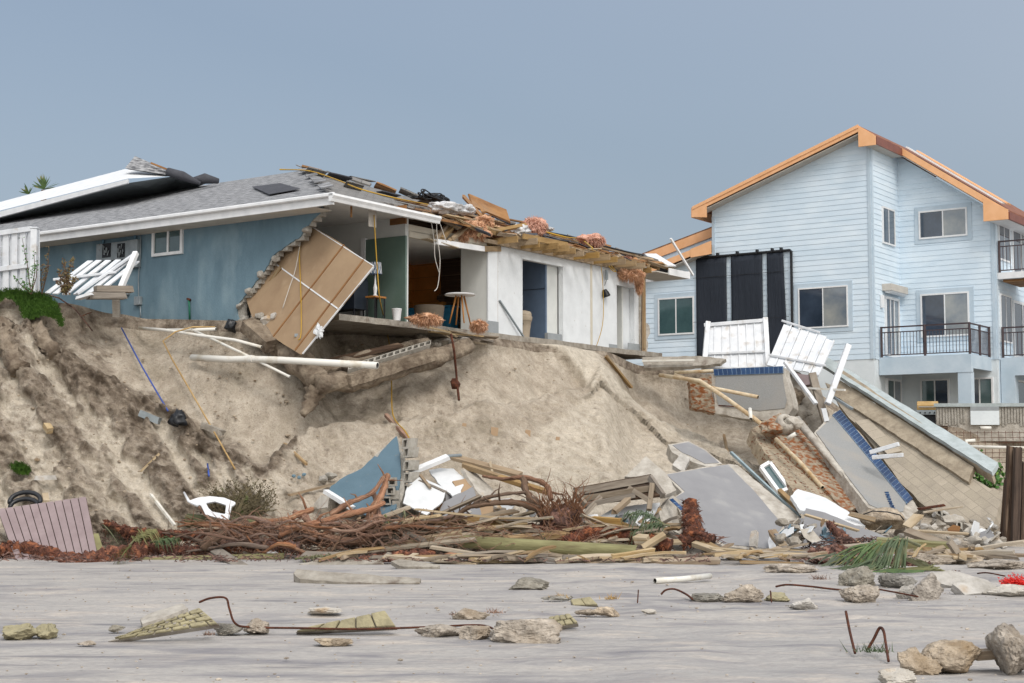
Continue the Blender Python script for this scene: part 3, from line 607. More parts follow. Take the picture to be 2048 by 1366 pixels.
# eave trim
part(MB().box((-.06, -.06, EZ-.2), (-.005, 22, EZ+.03), H), 'left_fascia', M['trim'])
part(MB().box((-.15, -.15, EZ-.04), (-.062, 22, EZ+.05), H), 'left_gutter', M['trim'], bev=.02)
part(MB().box((0, .55, EZ-.2), (WU-.01, 22, EZ-.18), H), 'left_soffit', M['soffit'])
g_ = MB(); sec = [(-.02, .03), (-.15, .03), (-.16, -.02), (-.12, -.08), (-.1, -.14), (-.02, -.14)]
g_.prism([H(-.15, a, EZ+b) for a, b in sec], U*3.85); part(g_, 'gutter', M['trim'])
part(MB().box((.0, .0, EZ-.12), (3.6, .04, EZ), H), 'sub_fascia', M['deckwood'])
gb = [onRF(868, 428, -.05), onRF(876, 434, -.12), onRF(888, 432, -.15), onRF(897, 422, -.1)]
part(MB().tube(gb, [.06, .055, .03, .01], 8), 'bent_gutter_end', M['trim'], smooth=True)
# far remaining eave corner with white soffit and fascia
part(MB().box((14.2, -.05, EZ-.18), (16.1, 1.1, EZ-.15), H), 'far_soffit', M['soffit'])
part(MB().box((16.1, -.1, EZ-.2), (16.16, 2.5, EZ+.03), H), 'far_fascia', M['trim'])
part(MB().box((14.9, -.1, EZ-.2), (16.1, -.055, EZ+.0), H), 'far_fascia', M['trim'])
part(MB().beam(onRF(1300, 508, .1), onRF(1338, 532, .08), .42, .03, 0, .02, 3), 'metal_flashing', M['trim'])
part(MB().beam(H(14.6, -.3, 8.45), H(15.6, -.5, 7.45), .06, .05), 'hanging_trim', M['trim'])
# ceilings, floor slab
part(MB().box((.62, .62, CZ1), (3.3, 8, CZ1+.03), H), 'room_ceiling', M['ceil'])
part(MB().box((.1, .12, CZ1-.02), (3.55, .6, CZ1+.01), H), 'torn_soffit_board', M['drywall'])
part(MB().box((3.45, 1.3, 7.38), (8.6, 4.7, 7.41), H), 'kitchen_ceiling', M['ceil'])
slabp = jag([H(.65, .35, FZ), H(3.5, .3, FZ), H(6.2, .45, FZ), H(9, .3, FZ), H(12, .45, FZ), H(15.2, .35, FZ), H(15.2, 9, FZ), H(.85, 9, FZ), H(.85, .8, FZ)], .3, .05, 9)
part(MB().prism(slabp, Z*-.14), 'floor_slab', M['concrete'])
part(MB().prism(jag([H(.6, .5, FZ+.012), H(3.4, .5, FZ+.012), H(3.4, 8, FZ+.012), H(.6, 8, FZ+.012)], .3, .02), Z*-.01), 'dark_flooring', M['wooddark'])
# partitions
part(MB().box((3.3, .62, FZ), (3.42, 8, CZ1), H), 'grey_partition', M['greywall'])
va, _ = onU(735, 560, 3.3); part(MB().box((3.22, .55, 5.14), (3.28, va, 7.2), H), 'green_door_panel', M['greenpanel'])
part(MB().box((3.2, va, 5.14), (3.29, va+.14, 7.24), H), 'door_trim', M['trim'])
part(MB().box((.8, 8, FZ), (3.3, 8.1, CZ1), H), 'back_partition', M['greywall'])
part(MB().box((3.42, .62, 7.34), (6.6, 1.3, 7.5), H), 'beige_header', M['beigewall'])
part(MB().prism([H(3.45, .62, 7.2), H(6.6, .62, 7.2), H(6.6, .62, 7.36), H(3.45, .62, 7.36)], V*.05), 'header_strip', M['beigewall'])
part(MB().beam(H(3.3, .6, 7.72), H(3.42, 3, 7.72), .05, .45), 'attic_board', M['deckwood'])
# fin wall and pier left of the white wall
part(MB().box((6.62, .62, FZ), (6.98, 1.45, 7.36), H), 'fin_wall', M['greywall'])
part(MB().box((6.60, .57, FZ+.0), (7.02, .618, 7.33), H), 'pier', M['whitewall'])
part(MB().box((6.585, .555, FZ), (7.04, .57, FZ+.32), H), 'pier_base', M['basegrey'])
# white seaward wall with two openings
FT = 7.42
def fw(u0, u1, z0, z1, name='white_wall', m='whitewall', v=.6, t=.15, bev=0): return part(MB().box((u0, v, z0), (u1, v+t, z1), H), name, M[m], bev=bev)
ww = MB()
for a in ((7.05, 8.19, 5.06, FT), (10.15, 13.0, 5.06, FT), (14.0, 14.25, 5.06, FT), (8.19, 10.15, 7.2, FT), (13.0, 14.0, 6.98, FT)): ww.box((a[0], .6, a[2]), (a[1], .75, a[3]), H)
part(ww, 'white_wall', M['whitewall'])
part(MB().box((7.02, .585, 5.08), (7.05, .76, FT), H), 'wall_edge_bead', M['drywallback'])
part(MB().box((11.55, .592, 5.06), (11.66, .599, FT), H), 'taped_joint', M['beigewall'])
part(MB().box((12.55, .59, 5.06), (13.0, .598, 5.24), H), 'base_band', M['basegrey'])
part(MB().beam(H(7.1, .57, 6.0), H(8.1, .5, 5.12), .05, .03), 'fallen_angle_strip', M['boxgrey'])
# return walls (lit reveals) of the openings
part(MB().box((9.62, .78, 5.1), (10.14, .9, 7.2), H), 'closet_return_wall', M['greywall'])
part(MB().box((9.45, .64, 5.1), (10.15, .74, 5.34), H), 'return_base', M['basegrey'])
part(MB().box((9.55, .78, 5.1), (9.62, 3.2, 7.36), H), 'closet_doors', M['closet'])
part(MB().box((8.2, 3.2, 5.1), (9.6, 3.25, 7.36), H), 'closet_doors', M['closet'])
for vv in (1.6, 2.4): part(MB().box((9.535, vv, 5.1), (9.549, vv+.012, 7.36), H), 'door_gap', M['blackmetal'])
part(MB().box((9.535, .8, 6.55), (9.549, 3.2, 6.562), H), 'door_gap', M['blackmetal'])
for vv in (1.5, 1.68): part(MB().box((9.5, vv, 6.2), (9.53, vv+.02, 6.42), H), 'cabinet_handle', M['boxgrey'])
part(MB().box((8.05, .76, 5.1), (8.19, 3.2, 7.36), H), 'closet_side', M['wooddark'])
part(MB().box((8.75, .76, 7.36), (14.3, 3.9, 7.4), H), 'inner_ceiling', M['ceil'])
part(MB().box((13.55, .76, 5.1), (13.62, 3.8, 7.36), H), 'grey_room_wall', M['greywall'])
part(MB().box((13.62, .76, 5.1), (14.24, .9, 6.98), H), 'room_pier', M['whitewall'])
part(MB().box((13.6, .58, 5.06), (14.27, .597, 5.34), H), 'pier_base', M['basegrey'])
part(MB().box((12.9, 3.8, 5.1), (13.6, 3.9, 7.36), H), 'back_partition', M['greywall'])
part(MB().box((12.85, .76, 5.1), (12.98, 3.8, 7.36), H), 'room_side_wall', M['greywall'])
part(MB().box((12.98, 1.6, 5.1), (13.5, 1.7, 5.62), H), 'cabinet_box', M['trim'])
for vv, zz in ((1.3, 6.5), (1.42, 5.9), (1.1, 6.8)):
    q = MB(); q.blob(H(13.545, vv, zz), (.02, .045, .05), int(zz*9), 2, .3); part(q, 'hole', M['wooddark'])
# kitchen back
part(MB().box((8.6, 1.3, FZ), (8.7, 7, 7.38), H), 'wood_cabinet_wall', M['kwood'])
part(MB().box((3.42, 4.6, FZ), (8.6, 4.7, 7.38), H), 'wood_cabinet_wall', M['kwood'])
part(MB().box((7.7, 2.6, FZ), (8.55, 4.55, 6.0), H), 'kitchen_counter', M['kblue'])
part(MB().box((7.65, 2.55, 6.0), (8.55, 4.55, 6.05), H), 'countertop', M['kblue'])
# torn stucco end of the far wall
pts = [H(14.26, *p) for p in [(.5, 5.0), (.5, 7.45), (.72, 7.5), (.66, 7.1), (.74, 6.7), (.64, 6.3), (.72, 5.95), (.5, 5.9), (.44, 5.6), (.62, 5.3), (.56, 5.0)]]
part(MB().prism(jag([H(14.27, .58, 4.95), H(14.5, .5, 4.95), H(14.62, .5, 5.3), H(14.56, .5, 5.5), H(14.75, .5, 5.7), H(14.7, .5, 5.92), H(14.45, .5, 6.0), H(14.42, .5, 6.5), H(14.52, .5, 6.8), H(14.42, .5, 7.2), H(14.5, .5, 7.45), H(14.27, .5, 7.45)], .1, .025, 7), V*.18), 'torn_stucco_end', M['paleconc'])
part(MB().box((14.255, .44, 5.0), (14.40, .495, 7.45), H), 'torn_lath', M['drywallback'])
part(MB().beam(H(14.27, .42, 5.2), H(14.27, .42, 7.4), .06, .05), 'corner_stud', M['wood'])
# joists and rafters along the torn eave
for i, u in enumerate([6.9+.52*k for k in range(15)]):
    rr = random.Random(i); a = -.28+rr.uniform(-.15, .2) if u < 13.6 else .12
    part(MB().beam(H(u, a, 7.50), H(u+rr.uniform(-.06, .06), 2.6, 7.52), .05, .16, seed=i+2), 'joist', M['rafter'])
for i, u in enumerate([5.9+.6*k for k in range(16)]):
    part(MB().beam(H(u, .25, EZ+.02), H(u, 3.0, EZ+.02+2.75*RISE/RUN), .045, .12, seed=i+22), 'rafter', M['rafter'])
part(MB().beam(H(6.3, .52, 7.46), H(14.4, .52, 7.46), .08, .1, 0, .0, 4), 'wall_plate', M['rafter'])
part(MB().beam(H(7.2, -.1, 7.62), H(9.4, -.02, 7.66), .05, .14, seed=9), 'eave_board', M['rafter'])
rg = random.Random(44)
for k in range(60):
    u = rg.uniform(4.2, 15.6); v = rg.uniform(.1, .9); p = RF(u, v, rg.uniform(-.08, .12)); a = rg.uniform(-.5, .5)
    q = p+U*rg.uniform(.2, .9)*rg.choice((-1, 1, 1))-V*rg.uniform(-.15, .35)+Z*rg.uniform(-.22, .06)
    part(MB().beam(p, q, rg.uniform(.04, .16), .025, rg.uniform(-.8, .8), .05, k), 'splinter', M[('deckwood', 'wood', 'felt', 'woodpale')[k % 4]])
# leaning rafters and header in the gap
wb = MB().beam(H(4.05, .3, 7.13), H(6.35, .55, 7.24), .1, .13); part(wb, 'white_header_beam', M['trim'])
part(MB().beam(H(6.3, .55, 7.24), H(7.15, .6, 7.34), .09, .14, seed=2), 'header_stub', M['rafter'])
part(MB().beam(H(3.7, .35, 7.16), H(5.0, .4, 7.09), .2, .02), 'header_skin', M['woodpale'])
for k, (a, b) in enumerate((((872, 476), (905, 440)), ((884, 478), (925, 432)), ((905, 478), (950, 440)), ((898, 482), (912, 474)), ((958, 470), (985, 446)), ((992, 462), (1050, 450)))):
    p, q = hit(*a, H(0, .35, 0), V), hit(*b, H(0, .75, 0), V); part(MB().beam(p, q, .09, .1, .2*k, .02, k), 'leaning_rafter', M['rafter'])
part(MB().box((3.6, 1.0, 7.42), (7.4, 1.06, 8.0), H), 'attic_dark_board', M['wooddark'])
for k, (x, y, l, t) in enumerate(((702, 402, .33, .05), (738, 412, .42, .26))):
    p = hit(x, y, H(0, .25, 0), V); part(MB().box((0, 0, -l*1.1), (t, .02, 0), lambda a, b, c: p+U*a+V*b+Z*c), 'hanging_soffit_strip', M['soffit'] if k else M['deckwood'])

# brown-paper backed drywall sheet hanging out of the gap
pa, pn = plane((612, 447, 34.9), (603, 708, 33.3), (520, 590, 35.15))
q_ = [hit(x, y, pa, pn) for x, y in ((606, 446), (626, 452), (690, 492), (748, 533), (700, 595), (652, 650), (603, 710), (570, 690), (542, 670), (505, 634), (480, 560), (540, 480))]
dt = thing('drywall_sheet', 'large tan paper-backed wallboard sheet leaning out of the torn wall of the blue house', 'wallboard', q_[6])
part(MB().prism(jag(q_, .3, .008, 2), -pn*-.02), 'board', M['drywallback'], dt)
def onD(x, y, o=.0): return hit(x, y, pa, pn)+pn*o
for a, b, wd, m in (((592, 701), (729, 520), .05, 'deckwood'), ((548, 674), (690, 490), .045, 'deckwood'), ((545, 523), (677, 618), .03, 'trim')):
    part(MB().beam(onD(*a, .026), onD(*b, .026), wd, .014, up=pn), 'seam', M[m], dt)
part(MB().beam(onD(609, 444, .01), onD(748, 532, .01), .02, .03, up=pn), 'white_edge', M['trim'], dt)
part(MB().beam(onD(748, 534, .01), onD(606, 708, .01), .025, .03, up=pn), 'white_edge', M['trim'], dt)
part(MB().box((-.03, -.02, -.03), (.05, .02, .04), lambda a, b, c: onD(594, 672, .03)+Vector((a, b, c))), 'outlet_box', M['boxgrey'], dt)

# ---------------------------------------------------------------- things in and on the blue house
def obj1(mb, name, m, label, cat, group=None, **k): return mb.build(name, m, None, label=label, cat=cat, group=group, **k)
# dark cabinet
t = thing('cabinet', 'dark navy cabinet with rounded end and slim legs standing inside the torn open room', 'cabinet', H(1.9, 2.2, FZ))
arc = [H(2.2, 1.25+.0, 5.42)]+[H(2.2, 1.25, 6.0)]+[H(2.2, 1.25+.45*(1-math.cos(a*math.pi/12)), 6.0+.42*math.sin(a*math.pi/12)) for a in range(7)]+[H(2.2, 4.2, 6.42), H(2.2, 4.2, 5.42)]
part(MB().prism(arc, U*.5), 'carcass', M['navy'], t)
for u in (2.25, 2.6):
    for v in (1.3, 2.6): part(MB().tube([H(u, v, FZ), H(u, v, 5.42)], .025, 6), 'leg', M['blackmetal'], t)
# side table, lamp
t = thing('side_table', 'small dark side table with a tan top beside the navy cabinet', 'table', H(2.6, .9, FZ))
part(MB().box((2.45, .82, 5.68), (2.85, 1.12, 5.72), H), 'table_top', M['legwood'], t)
for u in (2.48, 2.82):
    for v in (.85, 1.09): part(MB().beam(H(u, v, FZ), H(u, v, 5.68), .035, .035), 'leg', M['blackmetal'], t)
t = thing('table_lamp', 'white turned lamp with a grey and white trellis patterned shade on the side table', 'lamp', H(2.62, .97, 5.72))
lb = H(2.62, .97, 5.72)
part(MB().lathe([(.06, 0), (.06, .02), (.03, .05), (.045, .14), (.05, .2), (.025, .3), (.015, .5), (.015, .62)], lb, 14), 'lamp_base', M['trim'], t, smooth=True)
part(MB().lathe([(.15, .52), (.125, .8)], lb, 24, cap=False), 'lamp_shade', M['closet'], t, smooth=True)
q = MB()
for k in range(12):
    for s in (-1, 1):
        for j in range(3):
            a0 = 2*math.pi*(k+s*j/3)/12; a1 = 2*math.pi*(k+s*(j+1)/3)/12; r0 = .155-.008*j; z0 = .53+.09*j
            q.tube([lb+Vector((math.cos(a0)*r0, math.sin(a0)*r0, z0)), lb+Vector((math.cos(a1)*(r0-.008), math.sin(a1)*(r0-.008), z0+.09))], .007, 4)
part(q, 'shade_pattern', M['trim'], t)
obj1(MB().lathe([(.085, 0), (.115, .26), (.12, .27), (.115, .28), (.1, .25)], H(2.75, .42, FZ+.01), 18), 'bucket', M['trim'], 'small white plastic bucket standing on the slab edge in front of the green panel', 'bucket', smooth=2)
# fridge, oven, table, chair
t = thing('refrigerator', 'tall black refrigerator with long steel handle in the kitchen behind the green panel', 'refrigerator', H(5.9, 3.6, FZ))
part(MB().box((5.6, 3.3, FZ), (6.3, 4.2, 6.62), H), 'cabinet_body', M['blackmetal'], t, bev=.02)
for v in (3.9, 3.98): part(MB().tube([H(5.56, v, 5.4), H(5.56, v, 6.5)], .014, 6), 'door_handle', M['boxgrey'], t)
t = thing('wall_oven', 'black built-in double oven beside the black refrigerator in the wood panelled kitchen', 'oven', H(6.9, 4.2, FZ))
part(MB().box((6.45, 4.1, FZ), (7.2, 4.55, 6.55), H), 'oven_housing', M['blackmetal'], t, bev=.02)
for z in (5.9, 6.25): part(MB().box((6.5, 4.07, z), (7.15, 4.095, z+.05), H), 'oven_handle', M['boxgrey'], t)
tb = hit(920, 648, H(0, 0, FZ), Z)
t = thing('round_table', 'small round white table on four splayed wooden legs in the torn open kitchen', 'table', tb)
part(MB().lathe([(.36, .68), (.37, .70), (.34, .72)], tb, 28), 'table_top', M['tabletop'], t, smooth=2)
for a in range(4):
    an = a*math.pi/2+.4; part(MB().tube([tb+Vector((math.cos(an)*.27, math.sin(an)*.27, 0)), tb+Vector((math.cos(an)*.1, math.sin(an)*.1, .67))], [.016, .024], 8), 'leg', M['legwood'], t, smooth=True)
ab = H(6.0, 2.0, FZ)
t = thing('armchair', 'taupe upholstered armchair with its back to the sea behind the round white table', 'armchair', ab)
part(MB().lathe([(.3, .05), (.36, .4), (.40, .72), (.36, .74), (.33, .45)], ab, 20), 'shell_back', M['chairbeige'], t, smooth=True)
part(MB().lathe([(.02, .36), (.33, .36), (.33, .46), (.02, .48)], ab, 20), 'seat', M['chairbeige'], t, smooth=True)
t = thing('utensil_caddy', 'small wooden caddy with dark red utensils on the bright blue counter', 'caddy', H(7.85, 3.0, 6.05))
part(MB().box((7.75, 2.9, 6.05), (7.9, 3.1, 6.17), H), 'holder', M['legwood'], t)
q = MB(); q.blob(H(7.82, 3.0, 6.28), (.13, .13, .12), 3, 2, .5, 2); part(q, 'utensils', M['wooddark'], t)
# beige bin in the closet
tb = H(8.72, .98, 5.1)
t = thing('trash_bin', 'beige plastic step bin with bulging lid in the left doorway of the white wall', 'bin', tb)
part(MB().lathe([(.19, 0), (.22, .3), (.25, .5), (.27, .52)], tb, 22), 'bin_body', M['bin'], t, smooth=2)
part(MB().lathe([(.26, .52), (.275, .56), (.275, .63), (.25, .65)], tb, 22), 'collar', M['bin'], t, smooth=2)
part(MB().lathe([(.25, .65), (.26, .68), (.23, .76), (.1, .8), (.0, .81)], tb, 22, cap=False), 'lid', M['bin'], t, smooth=2)
part(MB().box((-.03, -.29, .4), (.03, -.24, .44), lambda a, b, c: tb+Vector((a, b, c))), 'latch', M['blackmetal'], t)
# lantern hanging at the right doorway
p = hit(1213, 540, H(0, .5, 0), V)
t = thing('hanging_lamp', 'small black lamp hanging from its wire at the right doorway of the white wall', 'lamp', p)
part(MB().tube([p+Z*.0, p+Vector((.0, 0, -.28))], .05, 8), 'mounting_box', M['boxgrey'], t, smooth=2)
part(MB().tube([p+Vector((-.0, 0, -.28)), p+Vector((-.06, 0, -.45))], .008, 5), 'wire', M['cable_k'], t)
part(MB().lathe([(.06, .2), (.1, .1), (.12, 0), (.1, -.02)], p+Vector((-.0, 0, -.75)), 12, Vector((-.35, 0, 1))), 'lamp_head', M['blackmetal'], t, smooth=2)
# insulation, plastic and wires on the roof edge
def fuzz(c, size, seed, n=2200, m=None):
    mb = MB(); mb.blob(c, size, seed, 4, .75, 1.3); rg = random.Random(seed)
    for i in range(n):
        d = Vector((rg.gauss(0, 1), rg.gauss(0, 1), rg.gauss(0, 1))).normalized(); p = c+Vector((d.x*size[0], d.y*size[1], d.z*size[2]))*rg.uniform(.8, 1.05)
        e = p+d*rg.uniform(.02, .1)+Vector((0, 0, rg.uniform(-.14, .02))); s = Vector((rg.uniform(-.011, .011), rg.uniform(-.011, .011), rg.uniform(-.011, .011)))
        mb.add([p-s, p+s, e], [(0, 1, 2)])
    return mb
for x, y, sz, m, lb in (
  (940, 460, (.42, .3, .24), 'insul', 'shaggy orange insulation batt spilling over the leaning rafters beside the white header beam'),
  (915, 470, (.25, .25, .17), 'insul', 'orange insulation clump drooping above the white header beam'),
  (968, 444, (.2, .2, .13), 'insul', 'pale tan insulation tuft at the top of the first rafters'),
  (993, 470, (.17, .15, .18), 'insul', 'orange insulation scrap hanging at the left corner of the white wall'),
  (1069, 452, (.3, .3, .23), 'insulpink', 'salmon pink insulation clump standing up from the middle of the roof edge'),
  (1185, 480, (.34, .25, .13), 'insulpink', 'pale pink insulation heap on the roof edge above the right doorway'),
  (1255, 520, (.1, .2, .08), 'insulpink', 'small red insulation scrap near the far end of the roof edge'),
  (1262, 548, (.35, .2, .14), 'insul', 'brown insulation fringe hanging over the far top corner of the white wall'),
  (1278, 560, (.09, .15, .34), 'insul', 'tall brown insulation tuft hanging at the far end of the white wall')):
    p = hit(x, y, H(0, .3 if y > 540 else .75, 0), V); fuzz(p, sz, int(x)).build('insulation_batt', M[m], smooth=True, label=lb, cat='insulation', group='insulation clumps on the torn roof edge')
for x, y, lb in ((852, 642, 'orange insulation heap on the kitchen floor in front of the black refrigerator'), (957, 654, 'orange insulation scrap on the slab edge beside the base of the white wall')):
    p = hit(x, y-2, H(0, 0, FZ), Z); fuzz(p+Z*.03, (.33 if x < 900 else .17, .3, .09), x).build('insulation_batt', M['insul'], smooth=True, label=lb, cat='insulation')
for x, y, sz, lb in ((895, 418, (.55, .35, .16), 'large white plastic wrapped bundle with grey grime lying on the torn roof edge'),
                     (935, 420, (.2, .2, .12), 'short white plastic wrapped bundle next to the larger one on the roof edge'),
                     (1040, 462, (.3, .2, .15), 'crumpled white plastic bag on the middle of the torn roof edge'),
                     (1196, 488, (.12, .2, .1), 'torn grey and white plastic scrap beside the pale pink insulation heap'),
                     (1100, 458, (.12, .1, .05), 'small white plastic scrap on the roof edge between the two pink insulation heaps')):
    p = hit(x, y, H(0, .75, 0), V); q = MB(); q.blob(p, sz, int(x)+4, 4, .45, 2.4, 0, .95); q.build('plastic_bundle', M['plastic'], smooth=True, label=lb, cat='plastic sheeting')
# sheathing boards thrown up at the roof edge
for k, (a, b, wd, lb) in enumerate((((940, 400), (1015, 432), .5, 'wide tilted brown board panel sticking up from the torn roof edge'), ((926, 392), (962, 432), .12, 'splintered board end pointing up left at the tip of the tilted panel'), ((950, 400), (968, 425), .1, 'short splintered board behind the tilted panel'))):
    p, q = hit(*a, H(0, 1.2, 0), V), hit(*b, H(0, .9, 0), V); MB().beam(p, q, wd, .05, .9, .05, k).build('torn_board', M['deckwood'], label=lb, cat='board')
def cable(pts, r, m, name, label, group=None):
    pts = [Vector(p) for p in pts]; out = []
    for i in range(len(pts)-1):
        for j in range(4):
            t = j/4; g = lambda k: pts[max(0, min(len(pts)-1, k))]; a, b, c, d = g(i-1), g(i), g(i+1), g(i+2)
            out.append(b+.5*t*(c-a+t*(2*a-5*b+4*c-d+t*(3*(b-c)+d-a))))
    out.append(pts[-1]); return MB().tube(out, r, 6).build(name, M[m], smooth=True, label=label, cat='cable', group=group)
rg = random.Random(3); c0 = hit(868, 400, H(0, 1.5, 0), V); pts = []
for i in range(90): pts.append(c0-Z*.05+U*rg.uniform(-.75, .6)+V*rg.uniform(-.2, .2)+Z*abs(rg.gauss(0, .11)))
cable(pts, .017, 'cable_k', 'tangled_cable', 'heap of tangled black cable on the roof above the gutter end')
cable([onRF(x, y, .16) for x, y in ((560, 339), (620, 342), (680, 362), (720, 378), (790, 396), (870, 412), (880, 416))], .018, 'cable_y', 'yellow_cable', 'yellow cable lying down the sea side roof slope from the peak')
cable([onRF(x, y, .2) for x, y in ((985, 432), (1020, 448), (1050, 449), (1085, 462), (1150, 475), (1200, 490), (1260, 505), (1290, 510))], .025, 'cable_k', 'black_cable', 'black cable running along the torn roof edge to its far end')
cable([onRF(x, y, .2) for x, y in ((1085, 462), (1130, 474), (1160, 478), (1180, 492), (1185, 497))], .022, 'cable_y', 'yellow_cable', 'yellow cable looped over the roof edge beside the pale pink insulation')
cable([hit(x, y, H(0, .2, 0), V) for x, y in ((748, 430), (752, 500), (756, 560), (760, 600))]+[P(x, y, TD(x, y)-.5) for x, y in ((772, 655), (780, 700), (783, 760), (786, 830), (810, 862), (820, 880))], .014, 'cable_y', 'yellow_cable', 'yellow cable hanging from the ceiling past the lamp and down the bluff')
cable([onD(x, y, .06) for x, y in ((604, 490), (603, 520), (606, 600), (606, 670), (600, 682))], .012, 'cable_y', 'yellow_cable', 'yellow cable hanging down over the tan wallboard sheet')
cable([onD(x, y, .1) for x, y in ((616, 420), (610, 470), (598, 540), (585, 580), (572, 620))], .01, 'cable_w', 'white_cable', 'white cable hanging over the tan wallboard sheet')
for k, (pl, lb) in enumerate((([(873, 438), (874, 470), (880, 520), (876, 570), (869, 582)], 'white wire dangling in front of the kitchen'), ([(862, 440), (868, 480), (870, 515), (878, 545)], 'thin pale wire dangling left of the white wire in the kitchen opening'), ([(876, 436), (888, 470), (893, 484)], 'short pale wire curling down from the gutter end'))):
    cable([hit(x, y, H(0, .2, 0), V) for x, y in pl], .01, 'cable_w', 'white_cable', lb)
cable([hit(x, y, H(0, .5, 0), V) for x, y in ((1200, 520), (1205, 560), (1207, 620), (1203, 660), (1190, 700))], .01, 'cable_y', 'yellow_cable', 'thin yellow cable hanging down the left edge of the right doorway')
cable([hit(x, y, H(0, .45, 0), V) for x, y in ((1214, 518), (1225, 535), (1232, 543), (1224, 540), (1211, 522))], .014, 'cable_y', 'yellow_cable', 'loop of yellow cable above the hanging black lamp')

# white upturned roof of the neighbouring house rising above the shingles on the left
t = thing('upturned_canopy', 'white upturned roof overhang with dark underside rising behind the grey shingles at far left', 'roof', P(150, 420, 47))
pl = lambda x, y, d: P(x, y, d)
A = [pl(-300, 520, 50), pl(0, 423, 46.5), pl(256, 358, 43), pl(256, 366, 43), pl(0, 434, 46.5), pl(-300, 533, 50)]
part(MB().prism(A, Vector((0, .12, 0))), 'fascia', M['trim'], t)
part(MB().add([pl(-300, 520, 50.05), pl(0, 421, 46.6), pl(256, 357, 43.1), pl(348, 352, 44.6), pl(250, 338, 45.5), pl(0, 404, 49), pl(-300, 490, 53)], [(0, 1, 5, 6), (1, 2, 4, 5), (2, 3, 4)]), 'white_roof_skin', M['trim'], t)
part(MB().add([pl(-300, 533, 50.1), pl(0, 434, 46.6), pl(256, 366, 43.2), pl(350, 352, 44.7), pl(425, 362, 45.5), pl(350, 392, 48), pl(0, 470, 52), pl(-300, 560, 55)], [(0, 7, 6, 1), (1, 6, 5, 2), (2, 5, 4, 3)]), 'dark_soffit', M['boxgrey'], t)
part(MB().prism([pl(250, 336, 44.0), pl(270, 312, 44.6), pl(300, 325, 44.6), pl(345, 348, 44.4), pl(330, 349, 44.3)], Vector((0, .5, .05)), lambda p: (p.x+p.y, p.z)), 'broken_shingle_corner', M['shingle'], t)
part(MB().beam(pl(302, 326, 44.3), pl(350, 345, 44.3), .08, .05), 'rake_board', M['deckwood'], t)
part(MB().tube([pl(335, 343, 44.3), pl(365, 352, 44.2), pl(400, 367, 44.2)], [.12, .14, .05], 8), 'rolled_felt', M['felt'], t, smooth=True)
part(MB().tube([pl(380, 362, 44.6), pl(410, 357, 44.6), pl(437, 362, 44.8)], [.08, .16, .08], 8), 'rolled_felt', M['felt'], t, smooth=True)

# ================================================================== pale blue three-storey house on the right
h2 = thing('lap_sided_house', 'pale blue three storey house with lap siding and orange trimmed roof beyond the wreckage', 'house', G(2, 1, 2.8))
def lap(F, outline, nsign, name, z0=None, pitch=.19):     # outline = convex polygon in (a, z); F(a, z, d) with d<0 outward
    mb = MB(); zs = [p[1] for p in outline]; lo, hi = min(zs), max(zs)
    def span(z):
        xs = []
        for i in range(len(outline)):
            (a0, b0), (a1, b1) = outline[i], outline[(i+1) % len(outline)]
            if (b0-z)*(b1-z) <= 0 and b0 != b1: xs.append(a0+(a1-a0)*(z-b0)/(b1-b0))
        return (min(xs), max(xs)) if len(xs) > 1 else None
    z = z0 if z0 is not None else lo
    while z < hi-.01:
        za, zb = max(z, lo), min(z+pitch, hi); s0, s1 = span(za+.001), span(zb-.001)
        if s0 and s1:
            c = [F(s0[0], za, -.021), F(s0[1], za, -.021), F(s1[1], zb, -.008), F(s1[0], zb, -.008), F(s0[0], za, -.004), F(s0[1], za, -.004)]
            o = len(mb.v); mb.v += c; mb.uv += [(p.x+p.y, p.z) for p in c]; mb.f += [(o, o+1, o+2, o+3), (o+4, o+5, o+1, o)]
        z += pitch
    mb.v += [F(a, z, 0) for a, z in outline]; mb.uv += [(0, 0)]*len(outline); mb.f.append(tuple(range(len(mb.v)-len(outline), len(mb.v))))
    return part(mb, name, M['siding'], h2)
FA = lambda a, z, d: G(d, a, z)                     # faces -U
FB = lambda a, z, d: G(a, d, z)                     # faces -V
FC = lambda a, z, d: G(2.6+d, a, z)
FD = lambda a, z, d: G(a, -3.45+d, z)
rz = lambda v: 13.40-(v-.05)*.346                   # underside of the left slope
LOW = 5.47
lap(FA, [(0, LOW), (6.2, LOW), (6.2, rz(6.2)), (.05, rz(.05)), (0, rz(.05))], -1, 'front_siding')
lap(FA, [(6.2, LOW), (11.5, LOW), (11.5, 8.15), (6.2, 9.66)], -1, 'wing_siding')
lap(FB, [(0, LOW), (2.6, LOW), (2.6, 13.05), (0, 13.05)], -1, 'return_siding', LOW)
cz = lambda v: 13.06+(v+.0)*.69
lap(FC, [(0, LOW), (-3.45, LOW), (-3.45, cz(-3.45)), (0, cz(0))], -1, 'recessed_siding')
lap(FD, [(2.6, LOW), (10, LOW), (10, 10.75), (2.6, 10.75)], -1, 'side_siding')
for F_, a, z0, z1, nm in ((FA, 6.2, LOW, 11.0, 0), (FA, 0, LOW, 12.98, 0), (FB, .0, LOW, 12.98, 1), (FC, -3.45, LOW, 10.7, 0), (FD, 2.6, LOW, 10.7, 1)):
    wd = .11 if not nm else .11
    s = -1 if (F_ is FA) else 1
    x0, x1 = (a-.11, a) if (F_ is FA and a > 1) else (a, a+.11)
    q = MB(); q.hexa([F_(x0, z0, -.045), F_(x1, z0, -.045), F_(x1, z0, 0), F_(x0, z0, 0), F_(x0, z1, -.045), F_(x1, z1, -.045), F_(x1, z1, 0), F_(x0, z1, 0)]); part(q, 'corner_board', M['stucco2'], h2)
